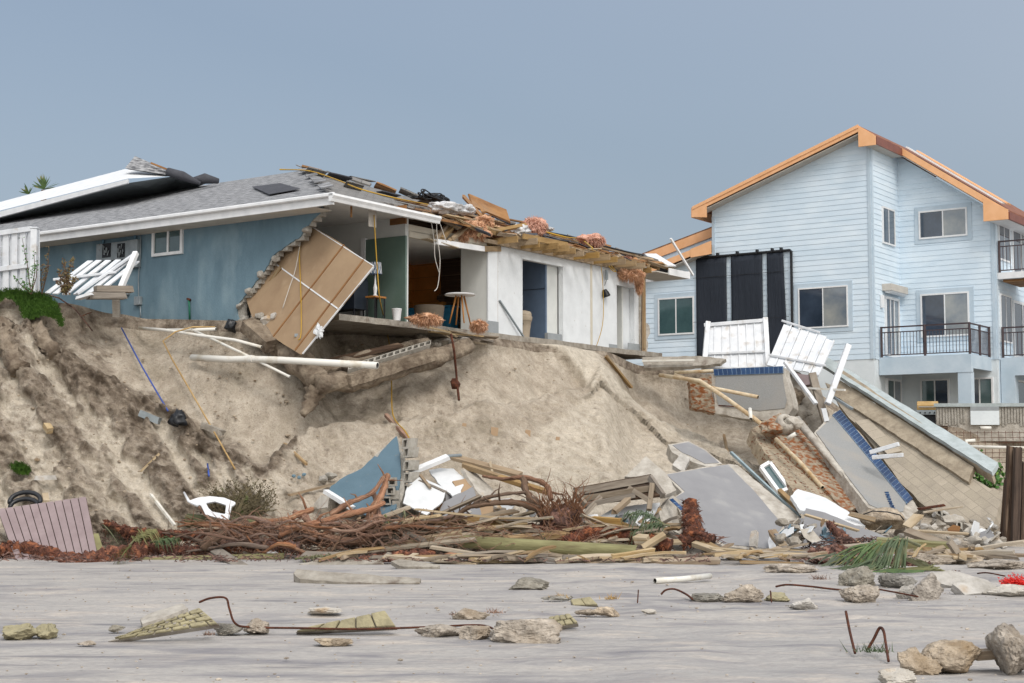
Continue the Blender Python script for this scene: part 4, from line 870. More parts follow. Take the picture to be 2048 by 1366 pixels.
# lower stucco storeys
part(MB().box((0, 0, 2.0), (.2, 11.5, LOW-.0), G), 'lower_wall', M['stuccow'], h2)
part(MB().box((.2, 0.002, 2.0), (2.6, .2, 5.46), G), 'lower_return_wall', M['stuccow'], h2)
part(MB().box((2.6, -3.45, 2.0), (2.8, 0, 5.46), G), 'patio_back_wall', M['stuccow'], h2)
part(MB().box((2.8, -3.45, 2.0), (10, -3.2, 5.46), G), 'side_lower_wall', M['stucco2'], h2)
# roof
def slab_(pts, t, name, m): return part(MB().prism(pts, Z*-t), name, M[m], h2)
PK = 13.6
rl = lambda v: PK-(v-.2)*.346; rr_ = lambda v: PK-(.2-v)*.70
slab_([G(-.5, .2, rl(.2)), G(-.5, 6.72, rl(6.72)), G(9, 6.72, rl(6.72)), G(9, .2, rl(.2))], .06, 'left_roof_slope', 'roof2')
slab_([G(-.5, .2, rr_(.2)), G(-.5, -.35, rr_(-.35)), G(9, -.35, rr_(-.35)), G(9, .2, rr_(.2))], .06, 'right_roof_slope', 'roof2')
slab_([G(2.0, -.3, rr_(-.3)), G(2.0, -4.1, rr_(-4.1)), G(9, -4.1, rr_(-4.1)), G(9, -.3, rr_(-.3))], .06, 'right_roof_slope', 'roof2')
def rake(u, v0, v1, f, h=.34, name='fascia', m='orange', dz=0, t=.05):
    return part(MB().prism([G(u, v0, f(v0)+dz), G(u, v1, f(v1)+dz), G(u, v1, f(v1)+dz-h), G(u, v0, f(v0)+dz-h)], U*t), name, M[m], h2)
rake(-.56, .2, 6.72, rl, .22); rake(-.59, .2, 6.72, rl, .12, 'drip_edge', dz=.03)
rake(-.56, .2, -.35, rr_, .30)
part(MB().prism([G(-.57, 6.76, rl(6.72)), G(-.57, 6.15, rl(6.15)-.05), G(-.57, 6.15, rl(6.15)-.62), G(-.57, 6.76, rl(6.72)-.36)], U*.05), 'boxed_eave_end', M['orange'], h2)
part(MB().prism([G(-.57, .2, PK-.05), G(-.57, -.42, rr_(-.42)), G(-.57, -.42, 12.84), G(-.57, .2, 12.84)], U*.05), 'boxed_peak', M['orange'], h2)
part(MB().prism([G(-.5, .15, rl(.2)-.25), G(-.5, 6.7, rl(6.7)-.25), G(0, 6.7, rl(6.7)-.25), G(0, .15, rl(.2)-.25)], Z*-.03), 'soffit', M['soffit'], h2)
part(MB().box((-.55, 6.72, rl(6.72)-.38), (9, 6.79, rl(6.72)-.02), G), 'eave_fascia', M['orange'], h2)
# ridge-line flashing over the return wall then the right rake
part(MB().prism([G(-.5, -.44, rr_(-.42)-.02), G(2.1, -.44, rr_(-.42)-.02), G(2.1, -.44, rr_(-.42)-.3), G(-.5, -.44, rr_(-.42)-.3)], V*.05), 'brown_flashing', M['browncap'], h2)
part(MB().box((-.5, -.4, 12.86), (2.1, .0, 12.89), G), 'soffit', M['soffit'], h2)
rake(1.95, -.35, -4.1, rr_, .26); 
part(MB().prism([G(1.94, -3.3, rr_(-3.3)-.1), G(1.94, -4.15, rr_(-4.1)-.02), G(1.94, -4.15, rr_(-4.1)-.36), G(1.94, -3.3, rr_(-4.1)-.36)], U*.05), 'boxed_eave_end', M['orange'], h2)
part(MB().prism([G(2.0, -.35, rr_(-.35)-.28), G(2.0, -3.4, rr_(-3.4)-.28), G(2.6, -3.4, rr_(-3.4)-.28), G(2.6, -.35, rr_(-.35)-.28)], Z*-.03), 'soffit', M['trim'], h2)
part(MB().box((2.0, -4.2, rr_(-4.1)-.36), (9, -4.12, rr_(-4.1)-.1), G), 'brown_eave', M['browncap'], h2)
part(MB().box((2.0, -4.12, rr_(-4.1)-.37), (9, -3.46, rr_(-4.1)-.34), G), 'soffit', M['trim'], h2)
part(MB().beam(G(2.3, -.5, rr_(-.5)+.12), G(2.3, -3.9, rr_(-3.9)+.12), .3, .05), 'roof_edge_metal', M['trim'], h2)
part(MB().beam(G(2.6, -.8, rr_(-.8)+.2), G(2.6, -4.0, rr_(-4)+.2), .4, .05), 'roof_edge_tiles', M['orange'], h2)
# lower wing roofs
rw = lambda v: 10.83-(v-6.2)*.258; rw2 = lambda v: 10.0-(v-6.05)*.28
rake(1.2, 6.2, 11, lambda v: rw(v)+.2, .4, m='orange'); slab_([G(1.2, 6.2, rw(6.2)+.2), G(1.2, 11, rw(11)+.2), G(7, 11, rw(11)+.2), G(7, 6.2, rw(6.2)+.2)], .05, 'wing_roof', 'roof2')
part(MB().prism([G(1.25, 6.2, 9.2), G(1.25, 11, 8.0), G(1.25, 11, rw(11)), G(1.25, 6.2, rw(6.2))], U*.1), 'wing_upper_wall', M['stucco2'], h2)
rake(-.5, 6.15, 11, lambda v: rw2(v)-.0, .24, m='orange'); slab_([G(-.45, 6.2, rw2(6.2)), G(-.45, 11, rw2(11)), G(1.25, 11, rw2(11)), G(1.25, 6.2, rw2(6.2))], .05, 'wing_roof', 'roof2')
part(MB().prism([G(-.52, 6.0, 10.04), G(-.52, 6.85, 9.80), G(-.52, 6.85, 9.48), G(-.52, 6.0, 9.55)], U*.05), 'boxed_eave_end', M['orange'], h2)
part(MB().prism([G(-.45, 6.2, rw2(6.2)-.3), G(-.45, 11, rw2(11)-.3), G(0, 11, rw2(11)-.3), G(0, 6.2, rw2(6.2)-.3)], Z*-.03), 'soffit', M['soffit'], h2)
# windows and doors
def trimbox(F, a0, a1, z0, z1, w_=.16):
    for x0, x1, y0, y1 in ((a0-w_, a1+w_, z1, z1+w_), (a0-w_, a1+w_, z0-w_, z0), (a0-w_, a0, z0, z1), (a1, a1+w_, z0, z1)):
        q = MB(); q.hexa([F(x0, y0, -.04), F(x1, y0, -.04), F(x1, y0, 0), F(x0, y0, 0), F(x0, y1, -.04), F(x1, y1, -.04), F(x1, y1, 0), F(x0, y1, 0)]); part(q, 'window_surround', M['stucco2'], h2)
for F_, a0, a1, z0, z1, pn_, f in ((FA, 6.97, 8.51, 6.68, 8.1, ('glassg', 'glassg'), .06), (FA, .9, 2.78, 6.64, 8.1, ('glassl', 'glass'), .05), (FC, -2.53, -.77, 9.88, 10.9, ('glassl', 'glass'), .06), (FC, -2.53, -.77, 6.34, 7.9, ('glassl', 'glass'), .06)):
    trimbox(F_, a0, a1, z0, z1); window(h2, 'window', F_, -1, a0, a1, z0, z1, f, .07, (.5,), panes=pn_, rec=.05)
window(h2, 'window', FB, -1, .92, 2.1, 9.62, 10.95, .06, .07, (.5,), panes=('glass', 'glass'), rec=.05)
window(h2, 'sliding_door', FB, -1, 1.0, 2.35, 5.62, 7.75, .09, .08, (.36, .62), panes=('glass', 'glass', 'glassl'), rec=.05)
q = MB(); q.lathe([(.15, 0), (.15, 1.5)], G(.9, -.2, 7.98), 16, U); part(q, 'roller_shutter', M['trim'], h2, smooth=2)
part(MB().box((.82, -.36, 7.92), (2.45, -.02, 8.16), G), 'shutter_box', M['soffit'], h2)
part(MB().box((.6, -.1, 7.3), (.8, -.03, 7.75), G), 'wall_box', M['trim'], h2)
window(h2, 'window', FD, -1, 2.95, 4.25, 9.0, 10.55, .06, .07, (.5,), panes=('glass', 'glass'), rec=.05)
window(h2, 'balcony_door', FD, -1, 4.5, 6.6, 8.5, 10.5, .1, .08, (.5,), panes=('glass', 'glassl'), rec=.05)
window(h2, 'window', FD, -1, 2.95, 4.25, 6.1, 7.8, .06, .07, (.5,), panes=('glass', 'glass'), rec=.05)
window(h2, 'balcony_door', FD, -1, 4.4, 6.6, 5.62, 7.7, .1, .08, (.5,), panes=('glass', 'glassl'), rec=.05)
window(h2, 'sliding_door', FB, -1, 1.0, 2.4, 2.85, 4.85, .08, .08, (.5,), panes=('glassg', 'glassl'), rec=.05)
window(h2, 'sliding_door', FC, -1, -1.75, -.7, 2.85, 4.85, .06, .08, (.5,), panes=('glass', 'glassg'), rec=.05)
window(h2, 'sliding_door', FC, -1, -3.3, -2.35, 2.85, 4.85, .06, .08, (.5,), panes=('glassg', 'glass'), rec=.05)
window(h2, 'sliding_door', FD, -1, 4.6, 6.6, 2.85, 4.85, .08, .08, (.5,), panes=('glassg', 'glassl'), rec=.05)
# black solar mats with their pipe, bulging slightly
for (x0, x1) in ((1395, 1456), (1465, 1528), (1537, 1570)):
    va, _ = onU(x0, 600, 0, O2); vb, _ = onU(x1, 600, 0, O2); mb = MB(); nx, nzz = 13, 16
    for j in range(nzz+1):
        for i in range(nx+1):
            a = lerp(va, vb-(.12 if x0 > 1500 else .0)*j/nzz, i/nx); z = lerp(9.45, 5.75, j/nzz); d = -.09-.018*abs(math.sin(i*1.9))-.03*math.sin(i/nx*math.pi)*math.sin(j*.5)
            mb.v.append(G(d, a, z)); mb.uv.append((i*.1, z))
    mb.f = [(j*(nx+1)+i, j*(nx+1)+i+1, (j+1)*(nx+1)+i+1, (j+1)*(nx+1)+i) for j in range(nzz) for i in range(nx)]
    o = part(mb, 'solar_mat', M['mat_k'], h2, smooth=True); so2 = o.modifiers.new('s', 'SOLIDIFY'); so2.thickness = .02; so2.offset = 0
part(MB().tube([G(-.1, 7.15, 9.5), G(-.1, 3.05, 9.5), G(-.1, 3.0, 9.45), G(-.1, 3.0, 6.2)], .05, 8), 'black_pipe', M['cable_k'], h2, smooth=2)
for v in (6.7, 5.9, 5.1, 4.3, 3.7, 3.35): part(MB().box((-.2, v, 9.46), (-.04, v+.06, 9.62), G), 'pipe_clip', M['cable_k'], h2)
for z in (8.75, 7.1): part(MB().tube([G(-.16, 6.95, z), G(-.16, 3.1, z)], .008, 4), 'strap', M['cable_k'], h2)
# balcony of the middle floor
bz = 5.53
bc = part(MB().box((.4, -3.25, 5.3), (2.6, -.02, bz), G), 'balcony', M['stucco2'], h2)
bc2 = MB(); bc2.box((.4, -3.25, 4.92), (.62, -.02, 5.3), G); bc2.box((.62, -3.25, 5.06), (2.6, -3.05, 5.3), G); part(bc2, 'balcony_beam', M['stucco2'], h2)
part(MB().box((.42, -3.23, 2.8), (.75, -2.78, 4.92), G), 'patio_column', M['stucco2'], h2)
def railing(a, b, z0, h, n, parent, posts=(), ends=(0, 1)):
    mb = MB(); a = Vector(a); b = Vector(b)
    for z in (z0+.08, z0+h-.18, z0+h): mb.beam(a+Z*z, b+Z*z, .04, .035 if z < z0+h else .05, seg=1)
    for i in range(n+1): p = lerp(a, b, i/n); mb.beam(p+Z*(z0+.08), p+Z*(z0+h-.18), .018, .018, seg=1)
    for t in tuple(ends)+tuple(posts): p = lerp(a, b, t); mb.beam(p+Z*z0, p+Z*(z0+h+.03), .07, .07, seg=1)
    return part(mb, 'railing', M['railmetal'], parent)
railing(G(.46, -.1, 0), G(.46, -3.2, 0), bz, 1.05, 27, bc, (.5,)); railing(G(.51, -3.2, 0), G(2.55, -3.2, 0), bz-.003, 1.05, 16, bc, (.5,), (1,))
b2_ = part(MB().box((2.9, -7, 5.36), (7, -3.47, bz), G), 'balcony', M['stucco2'], h2)
part(MB().box((2.9, -7, 4.9), (3.1, -3.47, 5.36), G), 'balcony_beam', M['stucco2'], h2)
part(MB().box((2.9, -3.95, 2.8), (3.3, -3.47, 4.9), G), 'patio_column', M['stucco2'], h2)
railing(G(2.95, -3.55, 0), G(2.95, -6.9, 0), bz, 1.05, 26, b2_)
b3 = part(MB().box((2.75, -7, 8.28), (5, -3.47, 8.5), G), 'balcony', M['trim'], h2)
railing(G(2.8, -3.55, 0), G(2.8, -6.9, 0), 8.5, 1.1, 26, b3, (.32,))
part(MB().box((3.0, -7, 8.2), (5, -3.6, 8.27), G), 'balcony_underside', M['deckwood'], h2)
# ================================================================== wreckage: helpers
def K(mb, name, m, label, cat, group=None, **k): return mb.build(name, M[m], None, label=label, cat=cat, group=group, **k)
def PL(px3): return plane(*px3)
def pts_on(pl, pxs): return [hit(x, y, *pl) for x, y in pxs]
def slab(pl, pxs, t, ja=.03, step=.12, seed=0, off=0, uvf=None):
    a, n = pl; p = pts_on(pl, pxs)
    if ja: p = jag(p, step, ja, seed)
    p = [q+n*off for q in p]
    e1 = (p[len(p)//3]-p[0]).normalized(); e2 = n.cross(e1)
    return MB().prism(p, -n*t, uvf or (lambda q: ((q-a).dot(e1), (q-a).dot(e2))))
def pb(a, b, w, h, seed=0, roll=0, ja=.03, **k): return MB().beam(P(*a), P(*b), w, h, roll, ja, seed, **k)
def cellblock(mb, o, ex, ey, ez, w, h, dp, t=.035):       # one hollow block cell: ring w x h, depth dp
    ex, ey, ez = ex.normalized(), ey.normalized(), ez.normalized()
    F = lambda x, y, z: o+ex*x+ey*y+ez*z
    mb.box((0, 0, 0), (w, t, dp), F); mb.box((0, h-t, 0), (w, h, dp), F); mb.box((0, t, 0), (t, h-t, dp), F); mb.box((w-t, t, 0), (w, h-t, dp), F)
    mb.box((t, t, dp*.8), (w-t, h-t, dp), F)
def board_panel(t, pl, corners, n, th, m, mg='blackmetal', gap=.012, name='board', jit=0):   # planks between edges c0-c1 and c3-c2, plank i across
    c = pts_on(pl, corners); nn = pl[1]; rg = random.Random(n)
    for i in range(n):
        a, b = i/n, (i+1)/n; j = rg.uniform(-jit, jit); dv = (c[3]-c[0]).normalized()*j
        q = [lerp(c[0], c[1], a)+dv, lerp(c[0], c[1], b)+dv, lerp(c[3], c[2], b)+dv, lerp(c[3], c[2], a)+dv]
        e = (c[1]-c[0]).normalized()*gap/2; q = [q[0]+e, q[1]-e, q[2]-e, q[3]+e]
        MB().prism(q, -nn*th).build(name, M[m], t, bev=.004)
    return c

# ---------------------------------------------------------------- left: fences, weeds, turf
t = thing('white_fence', 'upright white vinyl fence section with capped post at the far left above the turf', 'fence', P(0, 590, 35.6))
fp = PL(((0, 500, 35.7), (70, 495, 35.4), (70, 580, 35.4)))
for i in range(8):
    x0 = -62+i*17; MB().prism(pts_on(fp, ((x0, 466-x0*.14), (x0+11, 465-x0*.14), (x0+11, 600), (x0, 600))), -fp[1]*.03).build('picket', M['vinyl'], t)
    MB().prism([p-fp[1]*.06 for p in pts_on(fp, ((x0+10, 468-x0*.14), (x0+18, 467-x0*.14), (x0+18, 600), (x0+10, 600)))], -fp[1]*.03).build('picket', M['vinyl'], t)
for y in (462, 534): MB().prism([p+fp[1]*.05 for p in pts_on(fp, ((-70, y+9), (64, y-9), (64, y+1), (-70, y+19)))], -fp[1]*.07).build('rail', M['vinyl'], t, bev=.008)
pp = P(68, 500, 35.3); MB().box((-.075, -.075, 5.3), (.075, .075, 7.25), lambda a, b, c: Vector((pp.x+a, pp.y+b, c))).build('post', M['vinyl'], t, bev=.01)
MB().box((-.09, -.09, 7.25), (.09, .09, 7.29), lambda a, b, c: Vector((pp.x+a, pp.y+b, c))).build('post_cap', M['vinyl'], t, bev=.01)
t = thing('broken_fence', 'toppled white fence panel with slanted slats leaning on the bluff edge beside the blue wall', 'fence', P(190, 595, 35))
f2 = PL(((100, 585, 34.9), (270, 515, 35.6), (185, 590, 34.6)))
for i, (a, b) in enumerate((((88, 586), (175, 521)), ((104, 587), (192, 520)), ((124, 588), (211, 520)), ((146, 588), (231, 519)), ((168, 588), (252, 518)), ((186, 587), (268, 522)))):
    MB().prism(pts_on(f2, (a, (a[0]+11, a[1]), (b[0]+11, b[1]), b)), -f2[1]*.03).build('slat', M['vinyl'], t)
for a, b, w_ in (((108, 563), (233, 548), .07), ((155, 592), (275, 508), .1)): MB().beam(hit(*a, *f2)+f2[1]*.05, hit(*b, *f2)+f2[1]*.05, w_, .06).build('rail', M['vinyl'], t, bev=.008)
MB().beam(P(272, 505, 35.4), P(242, 575, 34.8), .12, .12).build('post', M['trim'], t, bev=.01)
for k, (a, b, lb) in enumerate((((190, 578, 34.4), (262, 579, 34.9), 'upper weathered timber stub jutting from the turf beneath the toppled fence'), ((176, 592, 34.3), (250, 592, 34.7), 'lower weathered timber stub jutting over the bluff edge beneath the toppled fence'), ((155, 597, 34.2), (186, 588, 34.2), 'short white board end under the toppled fence'))):
    K(pb(a, b, .28, .14 if k < 2 else .06, k), 'timber_stub', 'woodgrey' if k < 2 else 'vinyl', lb, 'timber')
K(pb((232, 600, 35.8), (233, 632, 35.9), .16, .12, 4, up=Vector((0, 1, 0))), 'footing_post', 'paleconc', 'short crusted white footing stub at the left foot of the blue wall', 'post')
def leaf_cloud(mb, c, size, n, l, rg, up=.3):
    for _ in range(n):
        d = Vector((rg.gauss(0, 1), rg.gauss(0, 1), rg.gauss(0, 1))).normalized()*rg.random()**.4
        p = c+Vector((d.x*size[0], d.y*size[1], d.z*size[2])); a = Vector((rg.gauss(0, 1), rg.gauss(0, 1), rg.gauss(up, 1))).normalized()*l*rg.uniform(.6, 1.3); b = a.orthogonal().normalized()*l*.32
        mb.add([p, p+a*.5+b, p+a, p+a*.5-b], [(0, 1, 2, 3)])
def weed(base, tips, m, label, lw=.055, n=16, name='weed'):
    t = thing(name, label, 'plant', base); rg = random.Random(int(base.x*100)); st = MB(); lf = MB()
    for tp in tips:
        q = [base, lerp(base, tp, .5)+Vector((rg.uniform(-.08, .08), 0, 0)), tp]; st.tube(q, [.014, .01, .004], 5)
        for k in range(n):
            p = lerp(base, tp, rg.uniform(.15, 1)); leaf_cloud(lf, p, (.05, .05, .03), 2, lw, rg)
    st.build('stem', M['stem'], t); lf.build('foliage', M[m], t)
weed(P(62, 588, 34.4), [P(44, 475, 34.4), P(30, 555, 34.2), P(68, 500, 34.4), P(45, 560, 34.3), P(75, 520, 34.4)], 'leafgreen', 'tall sparse weed with small green leaves in front of the white fence', n=22)
weed(P(84, 588, 34.6), [P(98, 490, 34.6), P(85, 530, 34.4), P(96, 520, 34.5)], 'leafred', 'thin wilted weed between the white fence and the toppled panel', n=18)
weed(P(132, 590, 34.2), [P(118, 540, 34.2), P(128, 520, 34.2), P(145, 515, 34.2), P(150, 555, 34.1), P(115, 560, 34.1), P(138, 535, 34.2)], 'leafred', 'bushy reddish wilted seedling in front of the toppled white fence', .07, 40)
# turf mat draped over the crest
def turf(name, pxs, off, label, n, seed, kind='stuff'):
    mb = MB(); rg = random.Random(seed)
    def inside(x, y):
        c = False; j = len(pxs)-1
        for i in range(len(pxs)):
            if (pxs[i][1] > y) != (pxs[j][1] > y) and x < (pxs[j][0]-pxs[i][0])*(y-pxs[i][1])/(pxs[j][1]-pxs[i][1])+pxs[i][0]: c = not c
            j = i
        return c
    xs = [p[0] for p in pxs]; ys = [p[1] for p in pxs]; S = 3; idx = {}
    for gx in range(int(min(xs)), int(max(xs))+S, S):
        for gy in range(int(min(ys)), int(max(ys))+S, S):
            if inside(gx, gy):
                e = min([abs(gx-a)+abs(gy-b) for a, b in pxs]); idx[gx, gy] = len(mb.v)
                bl = .25+.16*noise.noise(Vector((gx*.03, gy*.03, seed))); mb.v.append(P(gx, gy, off(gx, gy)-bl)); mb.uv.append((gx*.01, gy*.01))
    for (gx, gy), i in idx.items():
        if (gx+S, gy) in idx and (gx+S, gy+S) in idx and (gx, gy+S) in idx: mb.f.append((i, idx[gx, gy+S], idx[gx+S, gy+S], idx[gx+S, gy]))
    base = list(mb.v)
    for _ in range(n):
        p = rg.choice(base)+Vector((rg.uniform(-.03, .03), rg.uniform(-.03, .0), rg.uniform(-.03, .03))); h = rg.uniform(.03, .09); s = .008
        d = Vector((rg.uniform(-.6, .6), -rg.uniform(.1, .9), rg.uniform(.1, 1))).normalized()*h; mb.add([p-Vector((s, 0, 0)), p+Vector((s, 0, 0)), p+d], [(0, 1, 2)])
    return mb.build(name, M['grass'], smooth=True, label=label, cat='grass', kind=kind)
turf('turf', [(-120, 588), (-40, 582), (10, 580), (45, 580), (80, 585), (100, 592), (115, 608), (125, 630), (130, 655), (122, 655), (112, 640), (88, 632), (60, 640), (45, 636), (40, 615), (25, 600), (12, 597), (-10, 612), (-60, 618), (-120, 620)], lambda x, y: 34.9-max(0, y-590)*.012, 'bright green turf mat draped over the bluff edge below the white fence', 9000, 3)
turf('turf_clump', [(22, 930), (38, 924), (52, 928), (62, 940), (60, 950), (40, 948), (26, 944)], lambda x, y: TD(x, y)+.15, 'small dark green turf clump lying low on the slope at far left', 900, 5)
# hanging turf roots / soil rolls under the turf
for k, (a, r_, lb) in enumerate((([(5, 650), (15, 690), (35, 738)], .2, 'left slumped roll of dark banded soil hanging below the turf'), ([(70, 640), (85, 680), (110, 708)], .17, 'right slumped roll of dark banded soil hanging below the turf'))):
    q = [T(x, y, .08) for x, y in a]; pts = [lerp(q[0], q[1], i/6) for i in range(6)]+[lerp(q[1], q[2], i/6) for i in range(7)]
    K(MB().tube(pts, [r_*(1+.16*math.sin(i*2.1)) for i in range(13)], 14, rough=.9, seed=k), 'soil_clod', 'sandyconc', lb, 'soil', smooth=True)
rootp = [T(x, y, .3) for x, y in ((80, 585), (118, 596), (150, 618), (172, 645), (185, 662))]
K(MB().tube(rootp, .016, 6), 'root', 'fibre', 'thin red root trailing down the slope from the turf edge', 'root', smooth=True)
K(MB().tube([T(x, y, .3) for x, y in ((165, 632), (175, 627), (183, 625))], .012, 6), 'root', 'fibre', 'short red rootlet branching off the trailing root', 'root', smooth=True)

# ---------------------------------------------------------------- palm beyond the white roof
t = thing('palm_tree', 'green palm crown showing just above the white roof at far left', 'tree', P(85, 440, 75))
fm = MB(); rg = random.Random(2)
for c, n, L in ((P(88, 378, 75), 30, .85), (P(58, 388, 76), 12, .55)):
    for _ in range(n):
        a = rg.uniform(-1.4, 1.4); d = Vector((math.sin(a), rg.uniform(-.5, .5), math.cos(a))); e = c+d*L*rg.uniform(.6, 1); s = Vector((.03, 0, .02)); fm.add([c-s, c+s, lerp(c, e, .6)+s*1.2, e, lerp(c, e, .6)-s*1.2], [(0, 1, 2, 3, 4)])
fm.build('crown', M['frond'], t); MB().tube([P(85, 460, 75), P(88, 380, 75)], .14, 8).build('trunk', M['barkgrey'], t)

# ---------------------------------------------------------------- pipes, ropes and scraps on the left bluff face
def pipe(pl, r, label, m='pvc', name='pvc_pipe', grp='pipes sticking out of the bluff', cat='pipe', hollow=True):
    pts = [P(*p) for p in pl]; mb = MB(); (mb.pipe(pts, r, r*.8, 12) if hollow else mb.tube(pts, r, 8)); return K(mb, name, m, label, cat, grp, smooth=True)
pipe([(384, 715, 34.7), (460, 719, 34.0), (500, 718, 33.7), (560, 720, 33.3), (755, 731, 32.4)], .075, 'thickest white sewer pipe jutting level from the bluff below the tan wallboard')
K(MB().tube([P(494, 718, 33.75), P(507, 718, 33.65)], .088, 12), 'pipe_coupling', 'pvc', 'white coupling collar on the thickest sewer pipe', 'coupling', smooth=2)
pipe([(278, 656, 36.0), (330, 660, 35.2), (400, 671, 34.6), (470, 680, 34.2), (523, 694, 33.9)], .036, 'long bowed thin white pipe above the thickest sewer pipe')
pipe([(335, 660, 35.2), (380, 660, 34.9), (432, 658, 34.5)], .036, 'short straight thin white pipe crossing the bowed pipe')
pipe([(390, 662, 34.8), (480, 704, 33.9), (580, 754, 33.1)], .03, 'thin white pipe slanting down across the thickest sewer pipe')
def line(pl, r, m, label, name='rope', off=.3, cat='rope'): return K(MB().tube([T(x, y, off) if len(q) == 2 else P(*q) for q in pl for x, y in [q[:2]]], r, 6), name, m, label, cat, smooth=True)
line([(243, 656), (285, 735), (336, 822)], .018, 'bluepipe', 'long straight blue line running down the slope to the black tarp', 'blue_line', .35, 'line')
line([(415, 928), (418, 952)], .02, 'bluepipe', 'short blue line end sticking from the slope above the white chair', 'blue_line', .25, 'line')
line([(430, 654, 34.7), (385, 654, 34.8), (350, 664, 34.7), (326, 682, 34.5), (345, 720), (380, 780), (425, 858), (470, 938)], .018, 'rope', 'long tan rope running from the pipes down the slope to the dead shrub')
K(MB().blob(T(357, 838, .3), (.19, .14, .19), 7, 3, .6, 2, 6), 'black_tarp', 'tarp', 'crumpled black plastic tarp at the lower end of the blue line', 'tarp', smooth=True)
K(MB().blob(T(462, 652, .2), (.13, .1, .15), 17, 3, .7, 2.2, 6), 'black_tarp', 'tarp', 'torn dark plastic sheet hanging at the foot of the blue wall beside the rubble', 'tarp', smooth=True)
for k, (a, b, w_, h_, m, nm, ct, lb) in enumerate((
  ((280, 826), (318, 842), .16, .14, 'boxgrey', 'metal_channel', 'channel', 'grey metal channel lying on the slope left of the black tarp'),
  ((405, 850), (445, 866), .2, .12, 'concrete', 'concrete_scrap', 'concrete', 'small slab scrap on the slope beside the tan rope'),
  ((70, 956), (112, 955), .1, .09, 'rockwhite', 'broken_pipe', 'pipe', 'short white broken pipe on the slope above the grey board panel'),
  ((283, 942), (318, 908), .04, .04, 'woodpale', 'stick', 'stick', 'thin pale stick on the slope left of the dead shrub'),
  ((570, 888), (612, 928), .06, .05, 'wood', 'stick', 'stick', 'thin brown stick half way down the slope under the hanging footing'),
  ((578, 990), (668, 968), .06, .05, 'wood', 'stick', 'stick', 'long tan stick pointing at the left tip of the blue wall fragment'),
  ((302, 990), (349, 1050), .05, .05, 'pvc', 'white_rod', 'pipe', 'thin white pipe leaning on the slope left of the white chair'),
  ((772, 830), (824, 886), .09, .07, 'bark', 'root', 'root', 'dark curved root leaning above the blue wall fragment'),
  ((1448, 870), (1457, 916), .07, .06, 'wood', 'stake', 'stake', 'upright brown stake in the sand below the pool shell pieces'),
  ((1212, 712), (1262, 775), .1, .06, 'wood', 'board', 'board', 'brown board sliding down the sand under the far end of the white wall'),
  ((92, 850), (100, 862), .14, .12, 'woodpale', 'wood_scrap', 'scrap', 'small pinkish wood scrap on the left slope'),
  ((90, 988), (93, 1003), .12, .05, 'woodpale', 'wood_scrap', 'scrap', 'small square wood scrap above the grey board panel'))):
    K(pb((*a, TD(*a)-.22), (*b, TD(*b)-.25), w_, h_, k), nm, m, lb, ct)
for k, (x, y, w_, lb) in enumerate(((988, 866, .22, 'tan cardboard scrap lying on the sand below the white wall'), (928, 853, .12, 'small tan scrap on the sand left of the cardboard scrap'), (1055, 868, .16, 'pale tan scrap on the sand right of the cardboard scrap'), (1115, 880, .12, 'tiny brown scrap on the sand right of the white wall footing'))):
    c = T(x, y, .16); K(MB().prism(jag([c+Vector(v)*w_ for v in ((-.4, 0, -.6), (.4, .1, -.6), (.45, .3, .5), (-.3, .3, .6))], .1, .01, k), Vector((0, .01, .01))), 'cardboard_scrap', 'drywallback', lb, 'scrap')
K(MB().blob(T(647, 957, .2), (.13, .13, .1), 5, 2, .2, 2, 8).blob(T(662, 952, .2), (.14, .1, .11), 8, 2, .2, 2, 8), 'block_rubble', 'block', 'pair of grey block lumps on the sand left of the blue wall fragment', 'rubble')
for k, (x, y) in enumerate(((588, 952), (598, 955), (608, 949))): K(MB().blob(T(x, y, .15), (.05, .05, .04), k, 1, .3), 'blue_scrap', 'bluewall', 'tiny blue stucco crumb on the sand left of the block lumps', 'scrap', 'blue stucco crumbs')
# tyre-like black hose coil
c = T(50, 1002, .3)
K(MB().tube([c+Vector((math.cos(a)*.3, math.sin(a)*.12, math.sin(a)*.17)) for a in [i*math.pi/12 for i in range(-1, 14)]], .045, 8).tube([c+Vector((math.cos(a)*.27, -.05+math.sin(a)*.12, -.1+math.sin(a)*.14)) for a in [i*math.pi/12 for i in range(-1, 14)]], .045, 8), 'black_drain_coil', 'tarp', 'half buried coil of ribbed black drain pipe behind the grey board panel', 'pipe', smooth=True)

# ---------------------------------------------------------------- hanging footing under the open room
t = thing('hanging_footing', 'broken sand crusted foundation corner with hollow block row hanging under the open room', 'foundation', P(640, 790, 33.5))
def crust(pl, r, seed, m='sandyconc', sg=14):
    q = [P(*p) for p in pl]; pts = []; rr = []
    for i in range(len(q)-1):
        for j in range(5): pts.append(lerp(q[i], q[i+1], j/5)); rr.append(lerp(r[i], r[i+1], j/5)*(1+.12*math.sin(i*5+j*1.7)))
    pts.append(q[-1]); rr.append(r[-1]); return MB().tube(pts, rr, sg, ell=.8, rough=.45, seed=seed)
crust([(545, 680, 34.7), (590, 715, 34.1), (640, 765, 33.5)], [.22, .3, .3], 1).build('footing_arm', M['sandyconc'], t, smooth=True)
crust([(628, 768, 33.4), (700, 762, 34.0), (780, 742, 34.8), (870, 715, 35.7), (938, 690, 36.6)], [.28, .27, .25, .25, .2], 2).build('footing_arm', M['sandyconc'], t, smooth=True)
crust([(632, 780, 33.5), (622, 805, 33.4), (606, 830, 33.2)], [.24, .16, .09], 3).build('footing_root', M['sandyconc'], t, smooth=True)
crust([(640, 742, 33.9), (700, 728, 34.6), (780, 705, 35.5), (855, 683, 36.3)], [.2, .22, .2, .12], 4).build('sand_ledge', M['sandyconc'], t, smooth=True)
